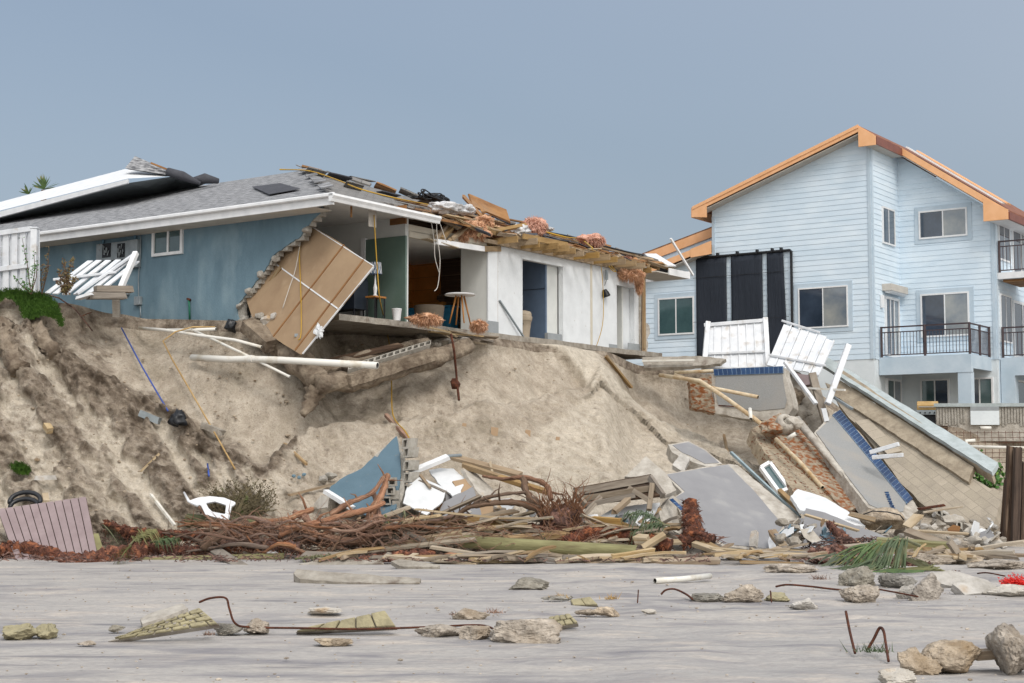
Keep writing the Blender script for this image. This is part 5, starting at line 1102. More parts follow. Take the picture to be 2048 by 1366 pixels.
a, b = P(696, 738, 33.75), P(862, 687, 35.3); ex = b-a; L = ex.length; mb = MB(); n = 13
ey = ex.cross(Vector((0, -.55, .8))).normalized(); ey = Vector((0, .75, .55)); ez = ex.cross(ey)
if ez.z > 0: ez = -ez
for i in range(n): cellblock(mb, a+ex*(i/n)-ey*.02, ex, ey, ez, L/n*.99, .19, .2, .03)
mb.build('block_row', M['block'], t)
MB().beam(a+Vector((0, -.03, -.26)), b+Vector((0, -.03, -.26)), .26, .26, .1, .06, 3, seg=14).build('footing_face', M['sandyconc'], t)
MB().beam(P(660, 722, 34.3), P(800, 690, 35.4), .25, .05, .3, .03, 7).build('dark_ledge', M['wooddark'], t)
for k, (x, y, s, rt) in enumerate(((888, 682, (.3, .2, .12), .5), (868, 690, (.2, .2, .12), .2), (905, 690, (.22, .15, .1), .9), (845, 672, (.2, .15, .09), .3), (925, 680, (.2, .15, .08), .1))):
    K(MB().blob(P(x, y, TD(x, y)-.9), s, k+30, 3, .15, 2, 9, rt), 'concrete_chunk', 'paleconc' if k % 2 == 0 else 'concrete', ['largest pale concrete chunk at the slab edge right of the block row', 'squat grey chunk at the right end of the hanging block row', 'pale flat chunk just left of the hanging rusty root', 'small grey chunk wedged under the slab above the block row', 'flat grey chunk above the hanging rusty root'][k], 'concrete')
rg = random.Random(9)
for k in range(14):
    x = rg.uniform(850, 960); y = 655+(x-850)*.18+rg.uniform(-3, 14); a = hit(x, y, H(0, .2, 0), V)
    K(MB().beam(a, a+U*rg.uniform(.3, .8)+V*rg.uniform(-.3, .1)+Z*rg.uniform(-.12, .06), rg.uniform(.06, .14), .03, rg.uniform(-.5, .5), .03, k), 'splintered_board', 'woodpale' if k % 3 else 'woodgrey', 'splintered wood strip heaped on the slab edge below the kitchen', 'board', 'splintered strips on the slab edge below the kitchen')
line([(902, 668, 35.8), (908, 700, 35.7), (912, 740, 36.2), (914, 765, 36.2), (918, 800, 35.6)], .03, 'rust', 'rusty rod hanging down the sand from the slab edge', 'rusty_rod', .3, 'rod')
K(MB().blob(P(910, 768, 36.1), (.12, .1, .12), 4, 2, .5, 2), 'rust_knot', 'rust', 'rusty knot on the hanging rod', 'rod')
rg = random.Random(4)
for k, (x, y, s) in enumerate(((535, 640, .13), (520, 632, .11), (548, 632, .1), (505, 642, .12), (560, 652, .09), (528, 652, .1), (490, 650, .08))):
    K(MB().blob(hit(x, y, H(.35, 0, 0), U), (s*1.3, s, s), k+70, 2, .12, 2, 10, k), 'block_rubble', 'block' if k % 2 else 'rockwhite', 'broken concrete block lump at the lower left of the tan wallboard sheet', 'rubble', 'block lumps at the lower left of the tan wallboard')
K(MB().beam(P(500, 648, 34.7), P(548, 690, 34.2), .5, .3, .3, .06, 3, seg=5), 'footing_piece', 'sandyconc', 'sand crusted footing piece under the lower left of the tan wallboard', 'foundation')
K(MB().blob(P(638, 662, 33.1), (.09, .05, .13), 3, 3, .8, 2.5), 'torn_paper', 'drywall', 'torn white paper scrap hanging on the lower edge of the tan wallboard', 'paper')

# ---------------------------------------------------------------- right: deck ledge, white fence, pool shell
K(slab(PL(((1285, 718, 43.0), (1450, 718, 42.0), (1300, 733, 42.6))), ((1285, 714), (1400, 712), (1452, 718), (1440, 727), (1380, 733), (1288, 735)), .1, .02, seed=1), 'deck_ledge', 'concrete', 'thin jutting concrete ledge beyond the far end of the white wall', 'ledge')
K(pb((1285, 722, 42.6), (1388, 720, 42.0), .1, .05, 3), 'white_strip', 'pvc', 'white strip lying along the jutting concrete ledge', 'strip')
t = thing('white_fence', 'leaning white vinyl fence panel between two posts in front of the black solar mats', 'fence', P(1470, 740, 42.5))
f3 = PL(((1410, 700, 42.6), (1530, 700, 42.4), (1470, 650, 42.8)))
c = board_panel(t, f3, ((1414, 652), (1524, 643), (1530, 740), (1412, 748)), 7, .03, 'vinyl')
for i in range(7):
    a = lerp(c[0], c[1], (i+1)/7)+f3[1]*.02; b = lerp(c[3], c[2], (i+1)/7)+f3[1]*.02; MB().beam(a, b, .035, .02, up=f3[1]).build('overlap_strip', M['vinyl'], t)
for a, b, w_ in (((1408, 652), (1530, 642), .1), ((1408, 709), (1530, 704), .07), ((1412, 742), (1545, 738), .14)): MB().beam(hit(*a, *f3)+f3[1]*.05, hit(*b, *f3)+f3[1]*.05, .06, w_).build('rail', M['vinyl'], t, bev=.008)
for a, b in (((1416, 645), (1407, 748)), ((1530, 637), (1536, 742))): MB().beam(hit(*a, *f3)+f3[1]*.03, hit(*b, *f3)+f3[1]*.03, .14, .14, up=Vector((0, 1, 0))).build('post', M['vinyl'], t, bev=.012)
t = thing('white_fence', 'fallen white vinyl fence panel tilted to the right behind the leaning white trim', 'fence', P(1600, 750, 42))
f4 = PL(((1560, 700, 42.0), (1650, 700, 41.6), (1600, 650, 42.6)))
c = board_panel(t, f4, ((1568, 646), (1670, 682), (1638, 752), (1534, 728)), 6, .03, 'vinyl', jit=.06)
for i in range(6):
    a = lerp(c[0], c[1], (i+.9)/6)+f4[1]*.02; b = lerp(c[3], c[2], (i+.9)/6)+f4[1]*.02; MB().beam(a, b, .035, .02, up=f4[1]).build('overlap_strip', M['vinyl'], t)
for a, b in (((1564, 644), (1640, 668)), ((1538, 712), (1652, 734))): MB().beam(hit(*a, *f4)+f4[1]*.05, hit(*b, *f4)+f4[1]*.05, .05, .06).build('rail', M['vinyl'], t, bev=.008)
K(pb((1697, 690, 40.2), (1655, 808, 39.6), .15, .15, 1, ja=0, up=Vector((0, 1, 0))), 'fence_post', 'vinyl', 'leaning white square post standing alone above the wrecked pool wall', 'post', bev=.012)
K(pb((1570, 724, 40.8), (1632, 808, 39.8), .12, .08, 2, ja=0), 'white_trim_board', 'vinyl', 'narrow white trim board slanting down in front of the fallen fence panel', 'board', bev=.01)
K(pb((1624, 748, 40.6), (1657, 862, 39.4), .2, .1, 3), 'tan_board', 'woodgrey', 'tan grey board leaning steeply beside the narrow white trim board', 'board')
K(pb((1647, 818, 39.2), (1653, 842, 39.2), .12, .1, 3), 'white_block_end', 'vinyl', 'short white board end at the foot of the tan grey leaning board', 'board')
K(pb((1610, 776, 40.4), (1690, 780, 39.4), .05, .05, 3, ja=0), 'pvc_pipe', 'pvc', 'short level white pipe touching the leaning white square post', 'pipe')
K(pb((1660, 790, 39.9), (1705, 818, 39.2), .06, .06, 3, ja=0), 'grey_pipe', 'boxgrey', 'grey metal tube right of the leaning white square post', 'pipe')
K(slab(PL(((1580, 740, 42), (1640, 780, 41), (1600, 800, 41.2))), ((1575, 735), (1600, 745), (1640, 800), (1660, 850), (1640, 880), (1600, 850), (1585, 790)), .5, .06, seed=3), 'wall_rubble', 'concrete', 'dark broken concrete mass wedged between the pool shell and the fallen boards', 'concrete')
K(slab(PL(((1590, 750, 40.8), (1620, 760, 40.5), (1600, 775, 40.6))), ((1588, 745), (1618, 750), (1622, 768), (1600, 775)), .15, .02, seed=5), 'pink_stone', 'deckgrey', 'pinkish stone pieces under the fallen white fence panel', 'stone')
for k, (x, y, s) in enumerate(((1610, 830, .4), (1585, 800, .35), (1635, 870, .35), (1600, 860, .3))):
    K(MB().blob(P(x, y, 41-.1*k), (s, s*.8, s*.9), k+40, 3, .2, 1.6, 8), 'concrete_lump', 'sandyconc' if k % 2 else 'concrete', ['large grey concrete lump right of the upper pool shell piece', 'brown concrete lump above the large grey lump', 'grey concrete lump left of the tilted pool floor slab', 'brown concrete lump behind the rusted pool wall'][k], 'concrete')
# upper shell piece
t = thing('pool_shell_piece', 'upper pool shell piece with blue tile band and rusted left side on the sand face', 'pool shell', P(1500, 830, 40))
p1 = PL(((1428, 760, 40.6), (1570, 750, 39.6), (1500, 835, 39.9)))
slab(p1, ((1422, 748), (1568, 736), (1582, 790), (1586, 815), (1578, 828), (1530, 842), (1432, 828), (1424, 790)), .4, .02, seed=2).build('shell_rim', M['paleconc'], t)
slab(p1, ((1432, 752), (1564, 744), (1574, 800), (1570, 816), (1520, 822), (1438, 812), (1430, 780)), .03, .01, seed=4, off=.02).build('pool_plaster_face', M['poolin'], t)
q = pts_on(p1, ((1428, 739), (1567, 733), (1567, 747), (1430, 752))); uvv = [(0, 0.003), (2.4, 0.003), (2.4, .157), (0, .157)]
mb = MB(); mb.prism([p+p1[1]*.05 for p in q], -p1[1]*.05); mb.uv = uvv+uvv; mb.build('tile_band', M['tiles'], t)
mb = MB().prism(jag(pts_on(p1, ((1424, 750), (1431, 826), (1383, 815), (1378, 762))), .15, .03), -p1[1]*.3+V*.2); mb.build('rusted_side', M['rustheavy'], t)
K(pb((1438, 811, 39.6), (1468, 813, 39.4), .04, .03, 3), 'rust_bar', 'rust', 'short rusty bar on the lower edge of the upper pool shell piece', 'rod')
pipe([(1320, 750, 41.5), (1400, 762, 40.2), (1450, 795, 39.4), (1510, 838, 38.4), (1527, 852, 38.1)], .055, 'long bent yellowed pipe crossing the face of the upper pool shell piece', 'pvcold')
pipe([(1350, 750, 41.2), (1420, 775, 40.0), (1516, 794, 39.2)], .05, 'shorter yellowed pipe ending on the face of the upper pool shell piece', 'pvcold')
pipe([(1350, 745, 41.6), (1462, 740, 40.6)], .045, 'level yellowed pipe just below the jutting concrete ledge', 'pvcold')
pipe([(1500, 818, 38.7), (1502, 838, 38.4)], .05, 'short upright white pipe fitting on the long bent yellowed pipe')
# rusted underside piece
t = thing('pool_shell_piece', 'tilted pool wall piece with rust streaked underside and broken pipe collar', 'pool shell', P(1620, 1000, 35.5))
p2 = PL(((1510, 865, 38.4), (1592, 985, 35.4), (1690, 1010, 35.6)))
slab(p2, ((1502, 858), (1530, 840), (1556, 874), (1600, 925), (1650, 975), (1690, 1020), (1650, 1012), (1592, 990), (1550, 930), (1512, 880)), .35, .03, seed=5).build('beige_underside', M['rustshell'], t)
p3 = PL(((1556, 870, 37.9), (1690, 1018, 35.3), (1736, 1010, 35.9)))
slab(p3, ((1530, 842), (1560, 826), (1596, 840), (1640, 895), (1690, 955), (1738, 1012), (1690, 1022), (1620, 945), (1556, 874)), .3, .02, seed=6).build('rusted_band', M['rustheavy'], t)
MB().tube([P(1592, 838, 38.3), P(1640, 895, 37.3), P(1690, 955, 36.4), P(1738, 1012, 35.8)], [.1, .08, .08, .07], 8, rough=.4).build('white_edge', M['paleconc'], t, smooth=True)
cc = P(1572, 845, 38.0); ax = Vector((.35, -.75, .55))
MB().lathe([(.2, -.35), (.25, 0), (.21, .08), (.15, .09), (.11, .07), (.11, -.15)], cc, 20, ax, cap=False).build('pipe_collar', M['paleconc'], t, smooth=True)
MB().blob(P(1543, 858, 37.9), (.42, .28, .2), 13, 3, .25, 1.7, 9, .5).build('rusted_lump', M['rustheavy'], t)
MB().blob(P(1585, 846, 38.1), (.3, .25, .2), 14, 3, .2, 1.7, 9, .2).build('broken_lip', M['paleconc'], t)
MB().pipe([P(1552, 878, 37.2), P(1600, 925, 36.2), P(1645, 975, 35.2)], .05, .04).build('white_pipe', M['pvcold'], t, smooth=True)
MB().pipe([P(1575, 877, 37.4), P(1592, 867, 37.3)], .05, .04).build('white_fitting', M['pvc'], t, smooth=True)
# tilted pool floor with long tile band
t = thing('pool_shell_piece', 'grey pool floor slab tilted on end with long blue tile band down its right edge', 'pool shell', P(1760, 1030, 35))
p4 = PL(((1640, 870, 38.2), (1740, 1010, 35.2), (1815, 1015, 35.8)))
slab(p4, ((1628, 866), (1645, 848), (1672, 822), (1700, 850), (1765, 930), (1825, 1000), (1838, 1018), (1815, 1038), (1790, 1035), (1736, 1015), (1690, 955)), .3, .015, seed=7).build('shell_rim', M['paleconc'], t)
slab(p4, ((1632, 866), (1670, 830), (1740, 915), (1812, 1005), (1806, 1024), (1780, 1028), (1738, 1010), (1690, 948)), .03, .008, seed=8, off=.02).build('pool_plaster_face', M['poolin'], t)
q = [p+p4[1]*.045 for p in pts_on(p4, ((1664, 832), (1679, 822), (1824, 1000), (1813, 1010)))]; Lb = (q[2]-q[1]).length; uvv = [(0, .003), (0, .157), (Lb, .157), (Lb, .003)]
mb = MB(); mb.prism(q, -p4[1]*.04); mb.uv = uvv+uvv; mb.build('tile_band', M['tiles'], t)
mb = MB()
for i in range(9):
    a = i/8; x = 1772+a*11+a*a*4; y = 988+a*36; c = hit(x, y, *p4)+p4[1]*.03; mb.box((-.04, -.02, -.02), (.05, .02, .03), lambda u, v, w_: c+Vector((u, v, w_)))
mb.build('step_tiles', M['tiles'], t)
# fallen block wall with cap
t = thing('fallen_wall', 'long beige block wall with blue grey cap toppled diagonally down the slope at right', 'wall', P(1900, 1050, 35))
p5 = PL(((1700, 830, 40.2), (1984, 1052, 34.6), (2003, 995, 35.2)))
pts = jag(pts_on(p5, ((1650, 765), (1680, 778), (1780, 848), (1880, 918), (1996, 985), (2004, 1000), (1982, 1058), (1940, 1048), (1850, 1012), (1800, 965), (1730, 870), (1690, 825))), .3, .02, 3)
e1 = (hit(1984, 1040, *p5)-hit(1740, 850, *p5)).normalized(); e2 = p5[1].cross(e1)
MB().prism(pts, -p5[1]*.25, lambda q: ((q-p5[0]).dot(e1), (q-p5[0]).dot(e2))).build('block_face', M['paver'], t)
def band(xa, ya, xb, yb, wpx, off, th, m, nm, ja=.015):
    pts = jag(pts_on(p5, ((xa, ya), (xb, yb), (xb-wpx*.35, yb+wpx), (xa-wpx*.35, ya+wpx))), .25, ja, 4); pts = [p+p5[1]*off for p in pts]
    MB().prism(pts, -p5[1]*th).build(nm, M[m], t)
band(1672, 760, 1950, 940, 30, .10, .14, 'ledge', 'ledge_course')
band(1690, 752, 1990, 955, 8, .2, .3, 'ledge', 'cap_edge')
capq = [hit(1645, 742, *p5), hit(1990, 962, *p5)]
back = Vector((.32, .55, .22))
cp = [capq[0]+p5[1]*.28, capq[1]+p5[1]*.28, capq[1]+p5[1]*.28+back, capq[0]+p5[1]*.28+back]
MB().prism(jag(cp, .3, .02, 6), Vector((.03, .02, -.1))).build('cap', M['cap'], t)
MB().beam(hit(1725, 845, *p5)+p5[1]*.05, hit(1790, 910, *p5)+p5[1]*.05, .35, .06, .3, .05, 4).build('broken_facing', M['paver'], t)
for k, (a, b, lb) in enumerate((((1740, 905, 36.8), (1798, 888, 36.5), 'upper white board end poking out past the blue tile band'), ((1745, 915, 36.7), (1806, 910, 36.3), 'lower white board end poking out past the blue tile band'))):
    K(pb(a, b, .12, .1, k, ja=0), 'white_board', 'vinyl', lb, 'board', bev=.01)
# retaining wall, rebar mesh, pipes, grill, sea grape, piles
t = thing('retaining_wall', 'low retaining wall with corrugated facing and pale cap in front of the lap sided house', 'wall', P(1960, 850, 45))
ra = P(1872, 850, 45.2); rb = P(2330, 850, 43.4); rd = (rb-ra).normalized(); rn = Vector((rd.y, -rd.x, 0))
F = lambda a, b, c: Vector((ra.x, ra.y, 0))+rd*a-rn*b+Z*c
MB().box((0, 0, 2.5), (6.7, .25, 3.5), F).build('wall_core', M['paleconc'], t)
mb = MB(); mb2_ = MB(); rg = random.Random(3)
for i in range(80):
    if 10 <= i <= 19: continue
    x = .03+i*.083; (mb if i < 10 else mb2_).box((x, -.03-rg.uniform(0, .01), 2.98+rg.uniform(-.06, .06)), (x+.055, -.002, 3.48), F)
mb.build('corrugated_facing', M['block'], t); mb2_.build('corrugated_facing', M['block'], t)
MB().box((-.05, -.1, 3.5), (6.75, .3, 3.6), F).build('cap', M['cap'], t)
MB().box((.98, -.12, 2.97), (1.78, -.04, 3.38), F).build('white_panel', M['stuccow'], t)
MB().box((.98, -.122, 3.382), (1.78, -.04, 3.5), F).build('grey_band', M['basegrey'], t)
t = thing('rebar_mesh', 'rusty wire mesh hanging on the sand below the retaining wall', 'mesh', P(1980, 930, 43.5))
mb = MB()
for i in range(24): mb.tube([P(1885+i*14, 862, 44.5), P(1887+i*14, 900, 43.7), P(1886+i*14, 932, 43.0)], .009, 4)
for j in range(7): y = 866+j*10; mb.tube([P(1884, y, 44.4-j*.2), P(2215, y-2, 44.2-j*.2)], .009, 4)
mb.build('wires', M['rust'], t)
pipe([(1935, 893, 42.9), (1932, 882, 43.0), (1950, 881, 43.0)], .05, 'hooked white pipe end in front of the wire mesh')
pipe([(1930, 893, 42.8), (2050, 896, 42.6), (2200, 898, 42.6)], .045, 'long level white pipe in front of the wire mesh')
pipe([(1960, 856, 44.2), (1982, 856, 44.2)], .05, 'white pipe tee below the white panel of the retaining wall')
K(pb((1838, 855, 44.6), (1895, 857, 44.4), .25, .16, 3), 'timber_sleeper', 'wooddark', 'dark timber sleeper on the ground in front of the grill', 'timber')
gp = P(1855, 851, 46.5)
t = thing('gas_grill', 'stainless gas grill with tan hood and black cart on the patio behind the retaining wall', 'grill', gp)
Fg = lambda a, b, c: gp+rd*a-rn*b+Z*c
MB().box((-.3, 0, -.1), (.32, .5, .32), Fg).build('cart', M['blackmetal'], t, bev=.01)
MB().box((-.33, -.06, .32), (.35, .5, .46), Fg).build('control_panel', M['boxgrey'], t, bev=.01)
MB().prism([Fg(-.3, .0, .47), Fg(-.3, 0, .62), Fg(-.3, .12, .74), Fg(-.3, .4, .74), Fg(-.3, .5, .47)], rd*.62).build('hood', M['rope'], t, bev=.01)
MB().tube([Fg(-.25, -.04, .56), Fg(.27, -.04, .56)], .014, 6).build('hood_handle', M['boxgrey'], t)
for i in range(4): MB().lathe([(.022, 0), (.022, .03)], Fg(-.2+i*.14, -.06, .39), 10, rn).build('knob', M['blackmetal'], t)
MB().box((-.62, .02, .34), (-.34, .45, .39), Fg).build('side_shelf', M['blackmetal'], t)
MB().tube([Fg(-.55, .2, -.1), Fg(-.55, .2, .34)], .02, 6).build('shelf_leg', M['blackmetal'], t)
t = thing('sea_grape', 'green leafy sea grape shrub on the sand below the rusty wire mesh', 'shrub', P(1965, 980, 41.5))
rg = random.Random(5); lf = MB(); st = MB()
for k in range(26):
    x = rg.uniform(1918, 2008); top = 905+abs(x-1960)*.35+rg.uniform(0, 50); c = P(x, top, 40.9+rg.uniform(-.4, .4)); b = P(1960+(x-1960)*.5, 985, 41.2); st.tube([b, lerp(b, c, .6)+Vector((0, 0, .05)), c], [.015, .01, .006], 4)
    for _ in range(12):
        p = lerp(b, c, rg.uniform(.35, 1.05))+Vector((rg.gauss(0, .09), rg.gauss(0, .09), rg.gauss(0, .07))); d = Vector((rg.gauss(0, 1), rg.gauss(-.5, 1), rg.gauss(.5, .8))).normalized(); u_ = d.orthogonal().normalized(); v_ = d.cross(u_); r = rg.uniform(.035, .07)
        lf.add([p+u_*math.cos(i*math.pi/3)*r+v_*math.sin(i*math.pi/3)*r for i in range(6)], [tuple(range(6))])
lf.build('foliage', M['leafgreen'], t); st.build('stem', M['stem'], t)
for k, (x0, y0, x1, y1, w_, d, lb) in enumerate(((2023, 895, 2014, 1082, .17, 33.4, 'leftmost dark timber pile at the right edge below the retaining wall'), (2036, 896, 2030, 1084, .15, 33.2, 'second dark timber pile standing against the leftmost one'), (2051, 925, 2046, 1086, .14, 33.5, 'third shorter dark timber pile cut by the right picture edge'), (2013, 960, 2004, 1076, .09, 33.7, 'thin dark timber slat leaning on the left of the timber piles'))):
    K(pb((x0, y0, d), (x1, y1, d), w_, w_, k+3, seg=6, up=Vector((0, 1, 0)), ja=.04), 'timber_pile', 'wooddark', lb, 'pile', 'dark timber piles at the right edge')
# ================================================================== debris line at the foot of the bluff
GRP = {}
def many(lb): return lb
# ---- blue wall fragment with hollow block edge
t = thing('blue_wall_fragment', 'fallen triangular piece of blue stucco wall with hollow block edge in the debris', 'wall fragment', P(730, 1030, 31.2))
b1 = PL(((655, 985, 31.6), (793, 876, 32.3), (770, 1030, 30.8)))
slab(b1, ((653, 986), (662, 972), (688, 954), (723, 937), (749, 912), (755, 914), (762, 903), (778, 886), (793, 872), (800, 905), (801, 945), (797, 985), (790, 1020), (743, 1035), (700, 1015)), .04, .012, .09, 2).build('blue_face', M['bluefrag'], t)
slab(b1, ((656, 982), (688, 950), (723, 933), (749, 908), (778, 882), (793, 868), (806, 905), (806, 985), (792, 1022), (700, 1018)), .14, .02, .15, 4, off=-.045).build('block_backing', M['block'], t)
MB().beam(hit(652, 984, *b1)+b1[1]*.02, hit(706, 1018, *b1)+b1[1]*.02, .14, .08, seg=4).build('white_edge_trim', M['trim'], t)
mb = MB(); ex = Vector((1, -.35, 0)); ey = Vector((.02, .25, .97)); ez = ex.cross(ey).normalized()
if ez.y < 0: ez = -ez
for i, (x, y) in enumerate(((802, 898), (804, 916), (805, 942), (805, 966), (802, 990), (799, 1012), (795, 1032))):
    cellblock(mb, P(x, y, 31.6-.06*i), Vector((.75, -.6, .1)), Vector((.12, .1, 1)), Vector((.6, .75, 0)), .17, .21, .3)
for i, (x, y) in enumerate(((775, 972), (772, 990), (764, 1010))):
    cellblock(mb, P(x, y, 30.9), Vector((1, .1, 0)), Vector((-.05, 0, 1)), Vector((0, 1, 0)), .18, .17, .25)
for x, y in ((784, 990), (786, 1010)): mb.box((-.02, 0, -.09), (.14, .25, .09), lambda a, b, c: P(x, y, 30.95)+Vector((a, b, c)))
mb.build('block_cells', M['block'], t)
# ---- white wallboards behind it
w1 = PL(((812, 950, 31.6), (892, 976, 31.3), (853, 1029, 30.6)))
K(slab(w1, ((820, 948), (850, 958), (893, 977), (885, 1003), (853, 1030), (806, 1006)), .03, .01, seed=3), 'wallboard', 'drywall', 'large white wallboard lying right of the hollow blocks', 'wallboard')
w2 = PL(((860, 938, 32.2), (930, 958, 31.9), (892, 978, 31.4)))
K(slab(w2, ((858, 940), (880, 936), (907, 937), (929, 955), (922, 985), (905, 992), (880, 970)), .03, .02, seed=5), 'wallboard', 'drywall', 'smaller white wallboard behind the large one at the foot of the sand', 'wallboard')
w3 = PL(((905, 960, 31.7), (990, 1000, 31.5), (930, 1040, 30.7)))
K(slab(w3, ((905, 962), (935, 955), (960, 985), (998, 1010), (1000, 1040), (960, 1042), (925, 1010)), .05, .02, seed=6), 'wallboard', 'drywallback', 'tan faced wallboard piece between the grey slab and the driftwood', 'wallboard')
w4 = PL(((935, 945, 31.95), (1000, 1000, 31.7), (980, 1010, 31.3)))
K(slab(w4, ((925, 935), (945, 940), (975, 968), (1008, 1005), (1010, 1030), (985, 1010), (955, 985)), .1, .025, seed=7), 'plaster_strip', 'rockwhite', 'curved crumbling plaster strip beside the tan faced wallboard', 'plaster')
K(slab(PL(((880, 1020, 30.9), (945, 975, 31.2), (960, 1030, 30.7))), ((879, 1022), (888, 1003), (920, 987), (945, 973), (955, 1000), (963, 1030), (925, 1040), (882, 1038)), .1, .012, seed=8), 'grey_slab', 'greyslab', 'small grey slab standing behind the brown timber beam', 'slab')
for k, (a, b, w_, h_, m, lb) in enumerate((
 ((820, 945, 31.6), (895, 914, 32.1), .16, .08, 'trim', 'white trim beam slanting up right behind the white wallboards'),
 ((838, 962, 31.5), (890, 985, 31.2), .07, .06, 'woodgrey', 'grey stud lying across the white wallboards'),
 ((840, 950, 31.6), (860, 975, 31.2), .05, .05, 'wood', 'short brown stud between the two white wallboards'),
 ((895, 912, 32.2), (922, 910, 32.3), .1, .03, 'boxgrey', 'metal strip end at the tip of the white trim beam'),
 ((905, 914, 32.3), (1040, 950, 31.9), .24, .07, 'wood', 'upper long brown board descending right from the wallboards'),
 ((925, 930, 32.1), (1062, 975, 31.5), .12, .1, 'rafter', 'middle long yellow board under the upper brown one'),
 ((1000, 955, 31.7), (1098, 985, 31.2), .14, .08, 'rafter', 'right lower yellow board reaching the red root ball'),
 ((980, 925, 32.1), (985, 945, 31.9), .05, .04, 'woodpale', 'tiny cross brace between the long brown and yellow boards'))):
    K(pb(a, b, w_, h_, k, .3), 'wallboard_stud' if k < 4 else 'board', m, lb, 'board')
# ---- wooden bench / dock section tipped over
t = thing('wooden_bench', 'overturned weathered wooden bench with rails and braced legs between root ball and grey slab', 'bench', P(1240, 1040, 31))
tp = PL(((1150, 985, 31.6), (1302, 950, 31.6), (1320, 985, 30.9)))
for i in range(5):
    a, b = i/5, (i+.9)/5; q = pts_on(tp, ((1146, 976), (1302, 948), (1328, 990), (1168, 1008)))
    MB().prism([lerp(q[0], q[3], a), lerp(q[1], q[2], a), lerp(q[1], q[2], b), lerp(q[0], q[3], b)], tp[1]*-.05, lambda p: (p.x, p.y*3+p.z*3)).build('top_board', M['wooddark'], t)
for a, b, w_, h_ in (((1152, 984, 31.4), (1300, 957, 31.35), .08, .14), ((1160, 998, 31.1), (1310, 975, 31), .08, .12), ((1172, 1010, 30.9), (1270, 990, 30.9), .08, .1)): MB().beam(P(*a), P(*b), w_, h_, seed=2).build('rail', M['woodgrey'], t)
for a, b in (((1300, 955, 31.2), (1326, 992, 30.8)), ((1150, 985, 31.3), (1172, 1012, 30.9))): MB().beam(P(*a), P(*b), .08, .13).build('end_rail', M['woodgrey'], t)
for a, b in (((1304, 968, 31.0), (1298, 1020, 30.7)), ((1202, 992, 31.1), (1168, 1030, 30.6)), ((1258, 976, 31.1), (1300, 1002, 30.8))): MB().beam(P(*a), P(*b), .1, .1, seed=4, up=Vector((0, 1, 0))).build('leg', M['woodgrey'], t)
# ---- slabs on the right of the debris line
pg = PL(((1457, 928, 34.6), (1534, 1101, 31.0), (1344, 995, 32.2)))
t = thing('grey_floor_slab', 'largest grey floor slab sliding down to the beach with a pale border strip', 'slab', P(1480, 1090, 31.4))
slab(pg, ((1329, 949), (1400, 935), (1459, 928), (1475, 930), (1540, 985), (1606, 1040), (1600, 1062), (1580, 1080), (1534, 1103), (1446, 1092), (1400, 1070), (1362, 1030), (1344, 997), (1364, 984)), .14, .015, .2, 3).build('slab_body', M['paleconc'], t)
slab(pg, ((1333, 950), (1400, 938), (1456, 930), (1510, 985), (1566, 1052), (1534, 1098), (1448, 1088), (1404, 1066), (1366, 1026), (1349, 997), (1370, 984)), .012, .008, .2, 5, off=.012).build('grey_paint', M['greyslab'], t)
t = thing('grey_floor_slab', 'smaller grey floor slab with thick white broken edge above the largest one', 'slab', P(1390, 940, 35))
pg2 = PL(((1337, 888, 35.6), (1440, 926, 35.0), (1360, 930, 34.5)))
slab(pg2, ((1336, 889), (1378, 882), (1412, 900), (1444, 927), (1417, 934), (1388, 925), (1362, 915), (1345, 905)), .25, .015, .1, 6).build('slab_body', M['paleconc'], t)
slab(pg2, ((1345, 891), (1377, 885), (1410, 902), (1438, 926), (1410, 928), (1380, 912), (1365, 906)), .012, .01, .2, 7, off=.012).build('grey_paint', M['greyslab'], t)
